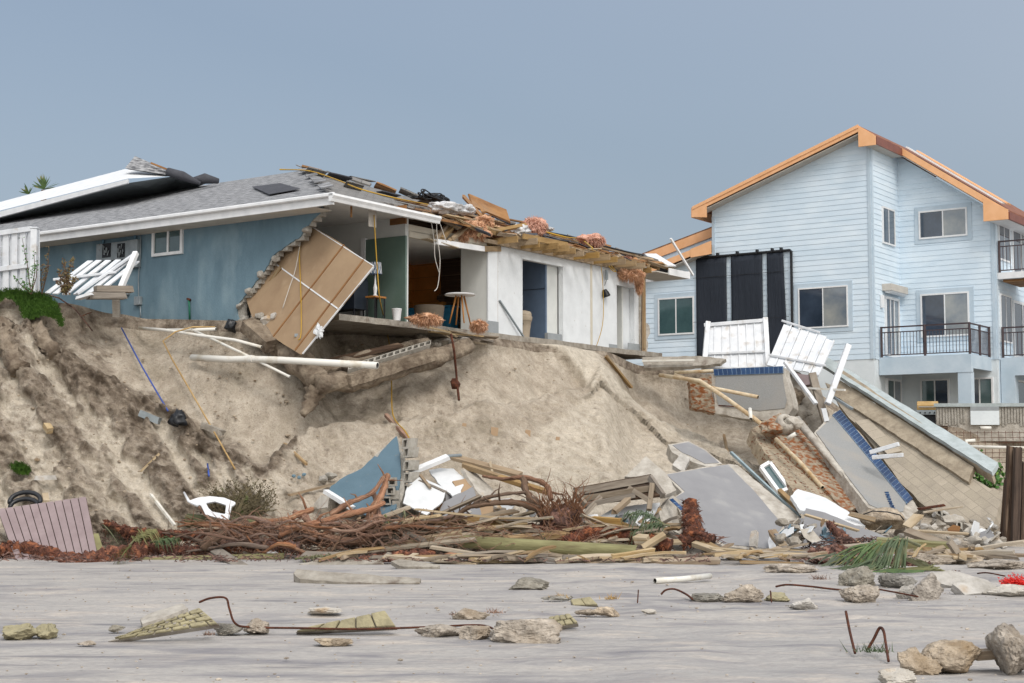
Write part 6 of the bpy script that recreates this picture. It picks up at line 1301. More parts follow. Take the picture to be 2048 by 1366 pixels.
for k, (pxs, dd, th, m, lb, nm) in enumerate((
 (((1249, 953), (1292, 912), (1332, 946), (1353, 980), (1330, 990), (1300, 955)), (31.8, 32.3, 31.4), .1, 'paleconc', 'pale greenish slab standing on its corner behind the overturned bench', 'pale_slab'),
 (((1345, 930), (1362, 905), (1380, 915), (1368, 945)), (34.4, 34.6, 34.2), .12, 'rockwhite', 'white broken slab edge propped beneath the smaller grey floor slab', 'broken_slab'),
 (((1581, 992), (1596, 978), (1620, 985), (1652, 996), (1700, 1025), (1731, 1052), (1700, 1050), (1640, 1030), (1600, 1020)), (33.2, 33.4, 32.4), .08, 'drywall', 'white torn wallboard beneath the rusted pool wall piece', 'wallboard'),
 (((1603, 1060), (1612, 1016), (1650, 1025), (1709, 1050), (1790, 1080), (1790, 1090), (1650, 1095), (1620, 1080)), (32.2, 32.6, 31.6), .14, 'greyslab', 'low grey floor slab with one white corner beneath the torn wallboard', 'grey_floor_slab'),
 (((1600, 1048), (1627, 1050), (1624, 1066), (1598, 1064)), (31.9, 31.9, 31.7), .02, 'drywall', 'white square patch on the low grey floor slab', 'white_patch'),
 (((1536, 1082), (1545, 1058), (1560, 1075), (1590, 1085), (1640, 1092), (1700, 1100), (1690, 1108), (1540, 1104)), (31.0, 31.1, 30.5), .06, 'vinyl', 'white siding strips lying under the lower end of the largest grey slab', 'siding_scrap'),
 (((1300, 1100), (1318, 1080), (1380, 1088), (1440, 1122), (1380, 1120), (1310, 1112)), (30.0, 30.2, 29.4), .16, 'paleconc', 'pale smooth slab with rough grey edge right of the round pole', 'pale_slab'),
 (((1345, 1125), (1380, 1118), (1500, 1128), (1530, 1135), (1370, 1142)), (28.6, 28.8, 27.6), .05, 'beigewall', 'thin beige sheet half buried in the beach in front of the debris', 'beige_sheet'),
 (((1332, 1005), (1345, 990), (1372, 1010), (1380, 1055), (1360, 1068), (1325, 1050), (1318, 1025)), (31.6, 31.8, 31.0), .14, 'paleconc', 'grey concrete piece with a blue paint stripe left of the largest grey slab', 'concrete_piece'),
 (((1170, 1050), (1230, 1015), (1320, 1005), (1300, 1040), (1260, 1060), (1200, 1062)), (30.9, 31.3, 30.5), .05, 'drywall', 'white wallboard lying under the overturned bench', 'wallboard'),
 (((1200, 1055), (1240, 1030), (1265, 1028), (1240, 1062)), (30.7, 31.0, 30.4), .05, 'greyslab', 'grey wallboard strip under the overturned bench', 'wallboard'),
 (((1155, 1048), (1165, 1032), (1195, 1028), (1200, 1045), (1180, 1058)), (30.6, 30.8, 30.4), .1, 'trim', 'white foam block end between the root ball and the bench', 'foam_block'),
 (((1498, 1092), (1502, 1062), (1512, 1060), (1510, 1092)), (30.7, 30.8, 30.6), .1, 'rockwhite', 'upright white stone sliver standing on the lower end of the largest grey slab', 'stone_sliver'),
 (((1640, 1068), (1690, 1055), (1700, 1085), (1680, 1100)), (31.3, 31.5, 30.9), .05, 'bluewall', 'blue stucco scrap in the rubble under the low grey floor slab', 'stucco_scrap'))):
    ar = lambda i, j: abs((pxs[i][0]-pxs[0][0])*(pxs[j][1]-pxs[0][1])-(pxs[i][1]-pxs[0][1])*(pxs[j][0]-pxs[0][0]))
    bi = max(((i, j) for i in range(1, len(pxs)) for j in range(i+1, len(pxs))), key=lambda q: ar(*q))
    K(slab(PL(tuple((*pxs[i], d) for i, d in zip((0,)+bi, dd))), pxs, th, .012, .12, k+20), nm, m, lb, nm.replace('_', ' '))
K(pb((1342, 998, 31.4), (1368, 1022, 31.0), .08, .012, 1, .3, ja=0), 'blue_stripe', 'tiles', 'blue tile strip on the concrete piece left of the largest grey slab', 'tile')
# tilted small window frame
t = thing('loose_window', 'loose white window with dark pane lying tilted under the rusted pool wall piece', 'window', P(1545, 975, 36))
pw = PL(((1523, 935, 36.3), (1540, 926, 36.5), (1575, 978, 35.8)))
q = pts_on(pw, ((1522, 936), (1539, 926), (1577, 978), (1558, 986)))
for i in range(4): MB().beam(q[i], q[(i+1) % 4], .09, .09, up=pw[1]).build('frame', M['trim'], t)
MB().prism([p-pw[1]*.02 for p in q], -pw[1]*.02).build('pane', M['glassg'], t)
K(pb((1462, 905, 35.6), (1600, 1035, 33.2), .06, .06, 3, ja=0), 'grey_pipe', 'bluepipe2', 'long thin blue grey pipe along the right edge of the largest grey slab', 'pipe')
# big boulder with cable
K(MB().blob(P(1766, 1040, 33.2), (.5, .35, .27), 4, 4, .14, 1.4, 4), 'boulder', 'rock', 'large rounded pinkish concrete boulder at the foot of the pool floor slab', 'boulder', smooth=True)
K(MB().tube([P(x, y, 32.8) for x, y in ((1724, 1030), (1745, 1022), (1775, 1024), (1800, 1030), (1808, 1040))], .014, 6), 'black_cable', 'cable_k', 'black cable lying over the large rounded boulder', 'cable', smooth=True)
# rubble heap lower right
rg = random.Random(12)
for k in range(46):
    x = rg.uniform(1800, 2010); y = rg.uniform(1022+max(0, x-1850)*.18, 1096); d = min(35.0, 5367/(y+14-933)) ; s = rg.uniform(.06, .2)
    d = max(32.4, min(d, 34.6)); K(MB().blob(P(x, y, d), (s*1.3, s, s*.75), k+200, 2, .2, 1.8, 9, rg.uniform(0, 3)), 'rubble_stone', 'rockwhite' if k % 3 else 'concrete', 'pale rubble stone in the heap between the boulder and the timber piles', 'stone', 'rubble stones between the boulder and the timber piles')
for k, (x, y, s, m, lb) in enumerate(((1945, 1062, (.34, .2, .14), 'rockwhite', 'largest white slanted block in the rubble left of the timber piles'), (1905, 1040, (.3, .2, .12), 'paleconc', 'flat pale block above the largest white one in the rubble'), (1966, 1090, (.2, .15, .1), 'rock', 'tan block at the foot of the timber piles'))):
    K(MB().blob(P(x, y, 33.2), s, k+300, 3, .12, 1.5, 8, .4), 'rubble_block', m, lb, 'stone')
mb = MB()
for i in range(5): cellblock(mb, P(1872+i*10, 1028+i*6, 33.4-.1*i), Vector((1, -.2, -.55)), Vector((.2, .5, .8)), Vector((.3, .8, -.5)), .14, .16, .2)
K(mb, 'hollow_block', 'block', 'hollow concrete block with four cells in the rubble under the fallen block wall', 'block')
# ---- poles and major timbers
def log(pl, r, m, name, label, cat, seed=1, sm=True, ell=1): 
    q = [P(*p) for p in pl]; pts = [lerp(q[i], q[i+1], j/5) for i in range(len(q)-1) for j in range(5)]+[q[-1]]; n = len(pts)
    rr = r if not isinstance(r, tuple) else [lerp(r[0], r[1], i/(n-1)) for i in range(n)]
    return K(MB().tube(pts, rr, 14, rough=.06, seed=seed), name, m, label, cat, smooth=2)
wp_ = log([(922, 1083, 29.6), (1278, 1107, 28.2)], (.12, .15), 'greenpole', 'wooden_pole', 'thick round greenish pole lying level across the front of the debris', 'pole')
MB().lathe([(.153, 0), (.155, .05)], P(1276, 1107, 28.2), 16, P(1278, 1107, 28.2)-P(922, 1083, 29.6)).build('end_band', M['wooddark'], wp_)
log([(375, 1041, 30.8), (440, 1046, 30.6), (522, 1052, 30.6)], .14, 'mosspole', 'mossy_log', 'thick mossy green log left of the driftwood under the white chair', 'log', 3)
log([(100, 1122, 29.2), (330, 1120, 29), (568, 1113, 29.2)], .07, 'greenpole', 'wooden_pole', 'thin yellowish pole lying at the front edge of the debris left of centre', 'pole', 4)
TIM = (
 ((843, 1040, 30.3), (1030, 1046, 30.2), .2, .18, 'rafter', 'long square brown timber beam lying level behind the pale planks'),
 ((1110, 1131, 28.0), (1437, 1121, 27.8), .14, .09, 'wood', 'long straight lumber plank lying frontmost right of centre'),
 ((432, 1101, 29.2), (505, 1148, 27.0), .22, .05, 'woodgrey', 'wide grey plank slanting down onto the beach left of centre'),
 ((368, 1139, 27.2), (482, 1150, 26.6), .1, .07, 'wooddark', 'dark flat plank lying on the beach left of the wide grey plank'),
 ((1140, 1118, 28.6), (1270, 1112, 28.6), .2, .14, 'wood', 'square timber end in the shade under the thick round pole'),
 ((1068, 1110, 28.8), (1150, 1118, 28.7), .24, .16, 'woodgrey', 'grey square timber under the middle of the thick round pole'),
 ((895, 1108, 28.9), (1068, 1120, 28.3), .16, .05, 'bark', 'reddish worn plank at the front left of the thick round pole'),
 ((860, 1094, 28.8), (1030, 1120, 28.2), .12, .06, 'woodpale', 'long pale lath crossing left of the thick round pole'),
 ((680, 1107, 29.3), (955, 1078, 29.3), .1, .06, 'woodpale', 'long straight pale pole rising right to the thick round pole'),
 ((770, 1090, 29.6), (925, 1066, 29.6), .12, .09, 'woodpale', 'weathered round stake above the long straight pale pole'),
 ((785, 1050, 29.9), (848, 1082, 29.4), .14, .05, 'woodgrey', 'grey lath slanting down right below the brown timber beam'),
 ((760, 1036, 30.4), (822, 1013, 30.8), .1, .07, 'woodpale', 'short pale plank slanting up to the large white wallboard'),
 ((960, 1065, 30.0), (1180, 1064, 29.9), .16, .05, 'woodpale', 'long pale plank lying level just above the thick round pole'),
 ((905, 1056, 30.0), (1140, 1058, 30.1), .14, .05, 'greenpole', 'greenish plank lying level behind the long pale plank'),
 ((905, 1050, 30.1), (990, 1060, 29.8), .16, .06, 'woodpale', 'short pale plank left of the root ball in front of the timber beam'),
 ((1185, 1040, 30.5), (1245, 1045, 30.2), .18, .15, 'rafter', 'short square yellow timber under the overturned bench'),
 ((1283, 1098, 28.7), (1328, 1070, 29.3), .12, .1, 'woodpale', 'short pale stake leaning up from the right end of the thick round pole'),
 ((1270, 1078, 29.4), (1300, 1080, 29.3), .22, .15, 'woodpale', 'stubby timber end above the right end of the thick round pole'),
 ((1228, 1024, 30.5), (1258, 998, 30.9), .12, .1, 'rafter', 'short yellow timber propped under the overturned bench'),
 ((1328, 1060, 30.3), (1370, 1085, 29.8), .14, .06, 'woodgrey', 'grey lath slanting down left of the upright fibre stump'),
 ((1383, 1072, 30.0), (1465, 1115, 28.9), .14, .07, 'wood', 'brown plank slanting down right of the upright fibre stump'),
 ((1390, 1088, 29.6), (1480, 1118, 28.6), .12, .09, 'woodpale', 'pale plank beneath the brown slanting plank'),
 ((1420, 1098, 29.2), (1620, 1115, 28.6), .1, .07, 'woodpale', 'long narrow pale plank lying in front of the grey floor slab'),
 ((1483, 1124, 28.0), (1610, 1128, 27.8), .12, .06, 'wood', 'flat brown plank at the waterline in front of the grey floor slab'),
 ((1534, 1104, 29.4), (1660, 1110, 28.9), .14, .06, 'woodpale', 'pale plank under the white siding strips'),
 ((1545, 1065, 30.6), (1568, 1096, 29.8), .16, .12, 'wood', 'short thick timber stub standing at the foot of the grey floor slab'),
 ((1640, 1100, 30.0), (1790, 1086, 30.2), .14, .1, 'wood', 'long brown timber running right from the fibre cone'),
 ((1612, 1030, 32.0), (1718, 1062, 31.4), .05, .05, 'woodpale', 'thin lath lying across the low grey floor slab'),
 ((1560, 982, 34.0), (1605, 1025, 33.0), .1, .09, 'wood', 'short timber slanting down under the loose window'),
 ((1748, 1040, 32.3), (1700, 1028, 32.5), .12, .1, 'wood', 'timber end sticking out left of the large rounded boulder'),
 ((1750, 1086, 29.6), (1905, 1096, 29.3), .3, .2, 'greenpole', 'thick greenish timber block lying right of the palm fronds'),
 ((1812, 1062, 31.8), (1925, 1103, 30.2), .18, .1, 'wood', 'brown plank slanting down to the beach right of the boulder'),
 ((1830, 1062, 32.2), (1940, 1068, 32.2), .06, .05, 'woodpale', 'thin straight lath level in the rubble right of the boulder'),
 ((1838, 1018, 33.2), (1890, 1010, 33.4), .05, .05, 'rust', 'rusty bar lying on the rubble at the foot of the fallen block wall'),
 ((1845, 1025, 33.0), (1925, 1013, 33.3), .05, .04, 'woodpale', 'thin stick crossing the rubble below the fallen block wall'),
 ((1812, 1055, 32.2), (1838, 1030, 32.4), .2, .06, 'woodpale', 'short yellow board propped against the large rounded boulder'),
 ((2000, 1110, 30.2), (2070, 1112, 30.0), .08, .07, 'wood', 'brown plank end at the right picture edge on the beach'),
 ((360, 1018, 31.4), (425, 1030, 31.0), .12, .08, 'wooddark', 'dark splintered timber left above the mossy log'),
 ((400, 1024, 31.2), (600, 1048, 30.6), .14, .08, 'wood', 'long splintered brown board lying over the mossy log'),
 ((395, 1060, 30.4), (640, 1045, 30.4), .08, .05, 'woodpale', 'long thin pale lath lying below the mossy log'),
 ((150, 1110, 29.2), (208, 1094, 29.6), .1, .05, 'wood', 'short plank lying on the fibre log below the grey board panel'),
 ((690, 1070, 30.0), (800, 1082, 29.6), .2, .12, 'woodgrey', 'dark grey beam half hidden in the driftwood tangle'),
 ((680, 1050, 30.4), (860, 1046, 30.5), .18, .1, 'wood', 'long brown beam behind the driftwood tangle'),
 ((870, 1080, 29.5), (985, 1062, 29.7), .1, .07, 'woodpale', 'pale stake crossing above the thick round pole at left'),
 ((1010, 1078, 29.4), (1130, 1070, 29.6), .16, .1, 'wood', 'brown timber directly behind the thick round pole'),
 ((860, 1120, 28.2), (955, 1128, 27.8), .14, .05, 'woodpale', 'frontmost pale plank at the left of the thick round pole'),
 ((1060, 1122, 28.2), (960, 1126, 28.0), .1, .04, 'woodpale', 'short pale plank lying flat on the beach under the reddish worn plank'),
 ((530, 1100, 29.4), (552, 1112, 29.2), .16, .05, 'drywall', 'small white board end on the thin yellowish pole'),
 ((605, 1110, 28.6), (690, 1112, 28.6), .3, .06, 'woodgrey', 'wide grey board lying flat under the driftwood tangle'))
for k, (a, b, w_, h_, m, lb) in enumerate(TIM):
    K(pb(a, b, w_, h_, k+3, (k*.37) % .5, ja=.05, seg=4), 'timber' if w_ > .17 else 'plank', m, lb, 'timber' if w_ > .17 else 'plank', bev=.006)
# smaller loose laths and planks mixed through the heap
rg = random.Random(21); 
for k in range(135):
    x = rg.choice((rg.uniform(640, 1340), rg.uniform(820, 1300), rg.uniform(600, 900), rg.uniform(1400, 1640), rg.uniform(1800, 1950)))
    y = rg.choice((rg.uniform(1040, 1078), rg.uniform(1112, 1122))) if x < 1340 else rg.uniform(1102, 1116); d = 5367/(y+rg.uniform(8, 16)-933) if y > 1096 else rg.uniform(29.8, 30.8); d = max(27.8, min(d, 30.8))
    L = rg.uniform(.3, 1.5); a = rg.gauss(0, .9); p = P(x, y, d); el = rg.gauss(0, .10) if y > 1100 else rg.gauss(.02, .22)
    q = p+Vector((math.cos(a)*L, math.sin(a)*L*.5, el*L)); q.z = max(.03, q.z); p.z = max(.04, p.z); w_ = rg.uniform(.05, .15)
    if q.y < 27.9: q.y = 28.1
    K(MB().beam(p, q, w_, rg.uniform(.03, .08), rg.uniform(-.4, .4), .05, k+100, bend=rg.uniform(-.02, .05)), 'broken_lath', ('woodpale', 'wood', 'woodpale', 'woodgrey')[k % 4],
      'broken lath or plank mixed into the debris line at the foot of the bluff', 'lath', 'broken laths mixed through the debris line')
# small wreckage scraps packed between the big pieces
rg = random.Random(91)
for k in range(200):
    z_ = k % 3
    if z_ == 0: x, y = rg.choice((rg.uniform(1150, 1330), rg.uniform(1560, 1650))), rg.uniform(1040, 1100)
    elif z_ == 1: x, y = rg.uniform(640, 1130), rg.uniform(1000, 1050)
    else: x, y = rg.uniform(1590, 1990), rg.uniform(1040, 1105)
    lo_ = 31.4-(y-1000)*.018 if z_ < 2 else 33.2-(y-1050)*.03; s_ = rg.uniform(.05, .2); c_ = P(x, y, lo_+rg.uniform(-.2, .5))
    if rg.random() < .5:
        e1 = Vector((rg.gauss(0, 1), rg.gauss(0, 1), rg.gauss(0, .7))).normalized(); e2 = e1.orthogonal().normalized()
        q = [c_+(e1*math.cos(a)*rg.uniform(.7, 1.3)+e2*math.sin(a)*rg.uniform(.5, 1))*s_*1.3 for a in (0, 1.3, 2.4, 3.6, 5)]
        K(MB().prism(q, e1.cross(e2)*rg.choice((.012, .03))), 'wreckage_scrap', ('paleconc', 'drywallback', 'bluefrag', 'greyslab', 'woodgrey', 'drywall', 'deckwood')[rg.randrange(7)], 'small flat scrap of wall or board packed between the larger wreckage', 'scrap', 'flat scraps packed in the wreckage')
    else: K(MB().blob(c_, (s_*.9, s_*.7, s_*.55), k+900, 2, .2, 1.8, 9, k), 'concrete_crumb', ('concrete', 'rockwhite', 'paleconc')[k % 3], 'small broken concrete lump packed between the larger wreckage', 'rubble', 'concrete lumps packed in the wreckage')
# ---- driftwood
def branch(pl, r0, r1, m, label, name='driftwood_branch', seed=0, grp=None, wob=.05, cat='driftwood', twigs=0):
    q = [P(*p) for p in pl]; pts = []; rg = random.Random(seed)
    for i in range(len(q)-1):
        g = lambda k: q[max(0, min(len(q)-1, k))]
        for j in range(6):
            t = j/6; a, b, c, d = g(i-1), g(i), g(i+1), g(i+2); pts.append(b+.5*t*(c-a+t*(2*a-5*b+4*c-d+t*(3*(b-c)+d-a)))+Vector((rg.gauss(0, 1), rg.gauss(0, 1), rg.gauss(0, 1)))*wob*min(r0, .12)*1.6)
    pts.append(q[-1]); n = len(pts); rr = [lerp(r0, r1, i/(n-1))*(1+rg.uniform(-.14, .18)) for i in range(n)]
    mb = MB().tube(pts, rr, 9, rough=.35, seed=seed)
    for k in range(twigs):
        i = rg.randrange(2, n-1); d = Vector((rg.gauss(0, 1), rg.gauss(0, .7), rg.gauss(.3, 1))).normalized(); l = rg.uniform(.12, .45)
        mb.tube([pts[i], pts[i]+d*l*.5+Vector((0, 0, .03)), pts[i]+d*l+Vector((rg.gauss(0, .06), 0, rg.gauss(0, .06)))], [rr[i]*.5, rr[i]*.35, rr[i]*.12], 6, rough=.3)
    return K(mb, name, m, label, cat, grp, smooth=True)
branch([(775, 950, 30.6), (765, 985, 30.4), (750, 1010, 30.3), (735, 1050, 30.1)], .06, .085, 'bark', 'upright forked driftwood limb in front of the blue wall fragment', seed=1, twigs=3)
branch([(767, 953, 30.5), (745, 985, 30.3), (700, 1005, 30.1), (660, 1030, 30)], .035, .06, 'bark', 'driftwood limb leaning up right across the blue wall fragment', seed=2, twigs=3)
branch([(768, 1005, 30.2), (740, 1018, 30), (690, 1030, 29.9), (630, 1048, 29.8), (560, 1062, 29.8)], .045, .08, 'bark', 'long driftwood trunk running left from below the hollow blocks', seed=3, twigs=4)
branch([(590, 1025, 30.4), (615, 1040, 30), (630, 1068, 29.6), (670, 1080, 29.5), (720, 1080, 29.5), (748, 1062, 29.6), (758, 1035, 29.9)], .06, .1, 'bark', 'thick curved driftwood root sagging in front of the blue wall fragment', seed=4, twigs=5)
branch([(745, 985, 30.6), (755, 1010, 30.4), (757, 1045, 30.1), (750, 1075, 29.9)], .05, .05, 'bark', 'thin upright root beside the upright forked limb', seed=5, twigs=2)
branch([(470, 1058, 30.2), (520, 1046, 30), (570, 1040, 29.9), (600, 1028, 30.1), (625, 1020, 30.4)], .05, .06, 'bark', 'pale reddish branch arching over the left of the tangle', seed=6, twigs=4)
branch([(405, 1095, 29.3), (430, 1078, 29.4), (460, 1065, 29.7), (490, 1050, 30.0)], .11, .13, 'barkgrey', 'thick grey brown driftwood stump left of the tangle', seed=7, twigs=2)
branch([(395, 1010, 31), (410, 1030, 30.4), (435, 1050, 29.9), (455, 1068, 29.6), (490, 1068, 29.5)], .025, .02, 'bark', 'thin bare branch bending over the mossy log', seed=8)
for k in range(78):
    r_ = random.Random(k+50); x = r_.uniform(450, 830); y = r_.uniform(1045, 1100); L = r_.uniform(50, 170); s = r_.choice((-1, 1)); d = r_.uniform(29, 30.2)
    pl = [(x, y, d), (x+s*L*.35, y+r_.uniform(-18, 14), d+r_.uniform(-.2, .2)), (x+s*L*.7, y+r_.uniform(-22, 14), d+.1), (x+s*L, y+r_.uniform(-30, 10), d+r_.uniform(-.2, .3))]
    pl = [(a, min(b, 1112), c) for a, b, c in pl]
    branch(pl, r_.choice((r_.uniform(.012, .03), r_.uniform(.02, .055))), r_.uniform(.006, .02), 'bark' if k % 3 else 'barkgrey', 'rusty brown driftwood root in the tangle below the blue wall fragment', seed=k+60, grp='driftwood roots in the tangle', twigs=r_.randrange(1, 5))
branch([(1095, 1052, 30.1), (1078, 1020, 30.2), (1055, 990, 30.4), (1046, 955, 30.8)], .1, .06, 'barkgrey', 'dark driftwood trunk rising left out of the red root ball', seed=11)
branch([(965, 952, 31.0), (1005, 958, 30.9), (1046, 955, 30.8), (1090, 968, 30.6), (1102, 1000, 30.4)], .03, .06, 'bark', 'reddish branch crossing the top of the dark driftwood trunk', seed=12, twigs=2)
branch([(905, 1045, 30.0), (925, 1022, 30), (945, 1012, 30), (1000, 1005, 30.1), (1045, 1008, 30.2), (1080, 1020, 30.1)], .04, .07, 'barkgrey', 'arching brown driftwood branch left of the root ball', seed=13, twigs=5)
branch([(942, 1015, 30.1), (965, 998, 30.1), (1010, 988, 30.2), (1050, 985, 30.3)], .045, .03, 'barkgrey', 'upper arching branch left of the root ball', seed=14, twigs=3)
branch([(1055, 990, 30.4), (1075, 1000, 30.3), (1090, 1015, 30.2)], .03, .02, 'barkgrey', 'short branch linking the trunk and the root ball', seed=15, twigs=2)
for k in range(118):
    r_ = random.Random(k+700); x = r_.uniform(800, 1340); y = r_.uniform(1030, 1084) if x < 1000 else r_.uniform(1056, 1088); d = r_.uniform(29.5, 30.5); L = r_.uniform(.5, 1.9)*(1 if x < 1000 else .6); a = r_.gauss(0, .7); p = P(x, y, d); el = r_.gauss(.03, .13)
    q = p+Vector((math.cos(a)*L*r_.choice((-1, 1)), math.sin(a)*L*.4, el*L)); q.z = max(q.z, .1)
    K(MB().beam(p, q, r_.uniform(.06, .16), r_.uniform(.025, .06), r_.uniform(-.5, .5), .06, k+500, seg=4, bend=r_.uniform(-.02, .05)), 'splintered_plank', ('woodpale', 'wood', 'woodpale', 'wood', 'woodgrey')[k % 5], 'splintered plank heaped between the driftwood and the overturned bench', 'plank', 'splintered planks heaped right of the driftwood tangle')
mb = MB(); rg = random.Random(41)
for k in range(900):
    x = rg.choice((rg.uniform(400, 830), rg.uniform(400, 830), rg.uniform(830, 1200))); y = rg.uniform(1040, 1108) if x < 830 else rg.uniform(1050, 1100); d = rg.uniform(29.0, 30.3); p = P(x, y, min(d, 5367/(y+4-933))); l = rg.uniform(.12, .6); a = rg.gauss(0, .5); d_ = Vector((math.cos(a)*rg.choice((-1, 1)), rg.gauss(0, .3), math.sin(a))); r0 = rg.uniform(.004, .012)
    q = p+d_*l*.5+Vector((0, 0, rg.uniform(-.03, .08))); e = p+d_*l+Vector((0, 0, rg.uniform(-.08, .04))); q.z = max(q.z, .03); e.z = max(e.z, .02); mb.tube([p, q, e], [r0, r0*.8, r0*.4], 4, cap=False)
mb.build('twig_litter', M['bark'], label='fine reddish twigs tangled through the driftwood and planks', cat='twigs', kind='stuff')
# ---- fibre covered palm stems and root ball
def fibre(pl, r, label, seed=0, name='palm_log', strands=220, cone=None, sl=.13, grp=None):
    q = [P(*p) for p in pl]; pts = []
    for i in range(len(q)-1): pts += [lerp(q[i], q[i+1], j/8) for j in range(8)]
    pts.append(q[-1]); n = len(pts); rr = [(r if not cone else lerp(cone[0], cone[1], i/(n-1)))*(1+.2*math.sin(i*2.4))*(1+.1*math.sin(i*.9)) for i in range(n)]
    t = thing(name, label, 'palm log', Vector((q[0].x, q[0].y, min(p.z for p in pts))), grp); MB().tube(pts, rr, 12, rough=.4, seed=seed).build('stem_core', M['fibre'], t, smooth=True)
    rg = random.Random(seed); mb = MB()
    for _ in range(strands):
        i = rg.randrange(n-1); d = Vector((rg.gauss(0, 1), rg.gauss(-.3, 1), rg.gauss(.1, 1))); tt = (pts[i+1]-pts[i]).normalized(); d = (d-tt*d.dot(tt)).normalized(); b = lerp(pts[i], pts[i+1], rg.random())+d*rr[i]*.8
        l = sl*rg.uniform(.5, 1.6); e = b+d*l*.6+tt*rg.gauss(0, .6)*l-Z*l*.35; s = tt*.008+Vector((.004, 0, .004)); mb.add([b-s, b+s, lerp(b, e, .6)+s*.7+d*.01, e], [(0, 1, 2, 3)])
    mb.build('fibre_strands', M['fibre'], t)
fibre([(1130, 1088, 29.4), (1170, 1068, 29.7), (1230, 1066, 29.8), (1300, 1080, 29.6), (1340, 1092, 29.4)], .12, 'rust red shaggy palm stem arching over the thick round pole at right', 1, strands=420)
fibre([(1388, 1078, 29.8), (1383, 1040, 30), (1380, 1004, 30.2)], .16, 'upright rust red shaggy palm stump in front of the largest grey slab', 2, strands=360, cone=(.2, .13))
fibre([(1360, 1082, 29.7), (1400, 1072, 29.8), (1425, 1080, 29.6)], .1, 'short shaggy fibre mass at the foot of the upright palm stump', 3)
fibre([(-30, 1108, 29.3), (20, 1098, 29.4), (60, 1098, 29.3), (110, 1115, 28.9), (160, 1124, 28.6)], .14, 'rust red shaggy palm stem snaking at the far left of the debris', 4, strands=420)
fibre([(120, 1126, 28.6), (170, 1124, 28.6), (220, 1112, 28.8), (290, 1100, 29.1)], .16, 'dark red shaggy palm stem right below the grey board panel', 5, strands=380)
fibre([(205, 1050, 30.6), (260, 1064, 30.4), (340, 1072, 30.2), (430, 1072, 30.1)], .1, 'long level rust red shaggy palm stem right of the grey board panel', 6, strands=420)
fibre([(290, 1096, 29.6), (350, 1100, 29.5), (410, 1104, 29.4)], .1, 'second shorter shaggy palm stem below the long level one', 7, strands=300)
fibre([(640, 1120, 28.6), (720, 1124, 28.4), (800, 1112, 28.7), (870, 1108, 28.8)], .085, 'thin red shaggy palm stem lying frontmost below the driftwood tangle', 8, strands=360)
fibre([(1657, 1046, 31.4), (1680, 1070, 30.9), (1702, 1094, 30.5)], .1, 'leaning shaggy fibre cone standing on the low grey floor slab', 9, cone=(.06, .14), strands=160)
fibre([(1625, 1118, 28.2), (1670, 1108, 28.4), (1710, 1120, 28.0)], .17, 'shaggy red fibre heap left of the green palm fronds', 10, strands=420)
fibre([(1690, 1126, 27.6), (1740, 1120, 27.9), (1800, 1130, 27.5), (1860, 1134, 27.3)], .08, 'low shaggy fibre stem under the green palm fronds at right', 11, strands=300)
fibre([(1908, 1152, 26.2), (1940, 1154, 26.1)], .06, 'small red fibre tuft lying alone on the beach at right', 12, strands=200)
fibre([(1040, 1056, 30), (1100, 1062, 29.9), (1160, 1062, 29.9)], .1, 'fibre mass under the red root ball', 13, strands=260)
fibre([(440, 1082, 29.5), (520, 1090, 29.4), (600, 1094, 29.3)], .1, 'shaggy fibre stem buried in the left of the driftwood tangle', 14, strands=300)
t = thing('root_ball', 'spiky rust red root ball of an uprooted shrub left of the overturned bench', 'root ball', P(1122, 1060, 30))
mb = MB(); c = P(1122, 1030, 30.1); mb.blob(c-Z*.08, (.36, .28, .26), 3, 3, .6, 2); mb.build('root_core', M['fibre'], t, smooth=True); mb = MB(); rg = random.Random(6)
for k in range(260):
    up = rg.random() < .3; b = c+Vector((rg.uniform(-.42, .4), rg.uniform(-.3, .15), rg.uniform(-.1, .3) if up else rg.uniform(-.2, .35)))
    d = Vector((rg.gauss(0, .25), rg.gauss(-.1, .2), 1 if up else -1)).normalized(); l = rg.uniform(.25, .75) if up else rg.uniform(.2, .55); p_ = [b]; q_ = b.copy()
    for _ in range(4): d = (d+Vector((rg.gauss(0, .4), rg.gauss(0, .3), rg.gauss(0, .2)))).normalized(); q_ = q_+d*l/4; q_.z = max(q_.z, .1); p_.append(q_.copy())
    a_ = rg.uniform(.007, .02); mb.tube(p_, [a_, a_*.8, a_*.6, a_*.45, a_*.25], 4, cap=False)
mb.build('roots', M['bark'], t)
# fine roots and fibres strewn through the heap (uncountable)
mb = MB(); rg = random.Random(31)
for k in range(2600):
    x = rg.choice((rg.uniform(0, 460), rg.uniform(420, 900), rg.uniform(900, 1440), rg.uniform(1600, 1760))); y = rg.uniform(1076, 1124); d = min(30.4, 5367/(y+6-933)); p = P(x, y, d); p.z = max(p.z, .03)
    l = rg.uniform(.06, .3); a = rg.uniform(0, 6.28); e = p+Vector((math.cos(a)*l, math.sin(a)*l*.6, rg.uniform(-.02, .06))); m_ = lerp(p, e, .5)+Vector((rg.gauss(0, .03), 0, rg.uniform(0, .05))); s = Vector((0, .004, .009))
    e.z = max(e.z, .02); mb.add([p-s, p+s, m_+s, e, m_-s], [(0, 1, 2, 3, 4)])
mb.build('root_litter', M['fibre'], label='loose rust brown roots and fibres strewn through the debris line', cat='root litter', kind='stuff')
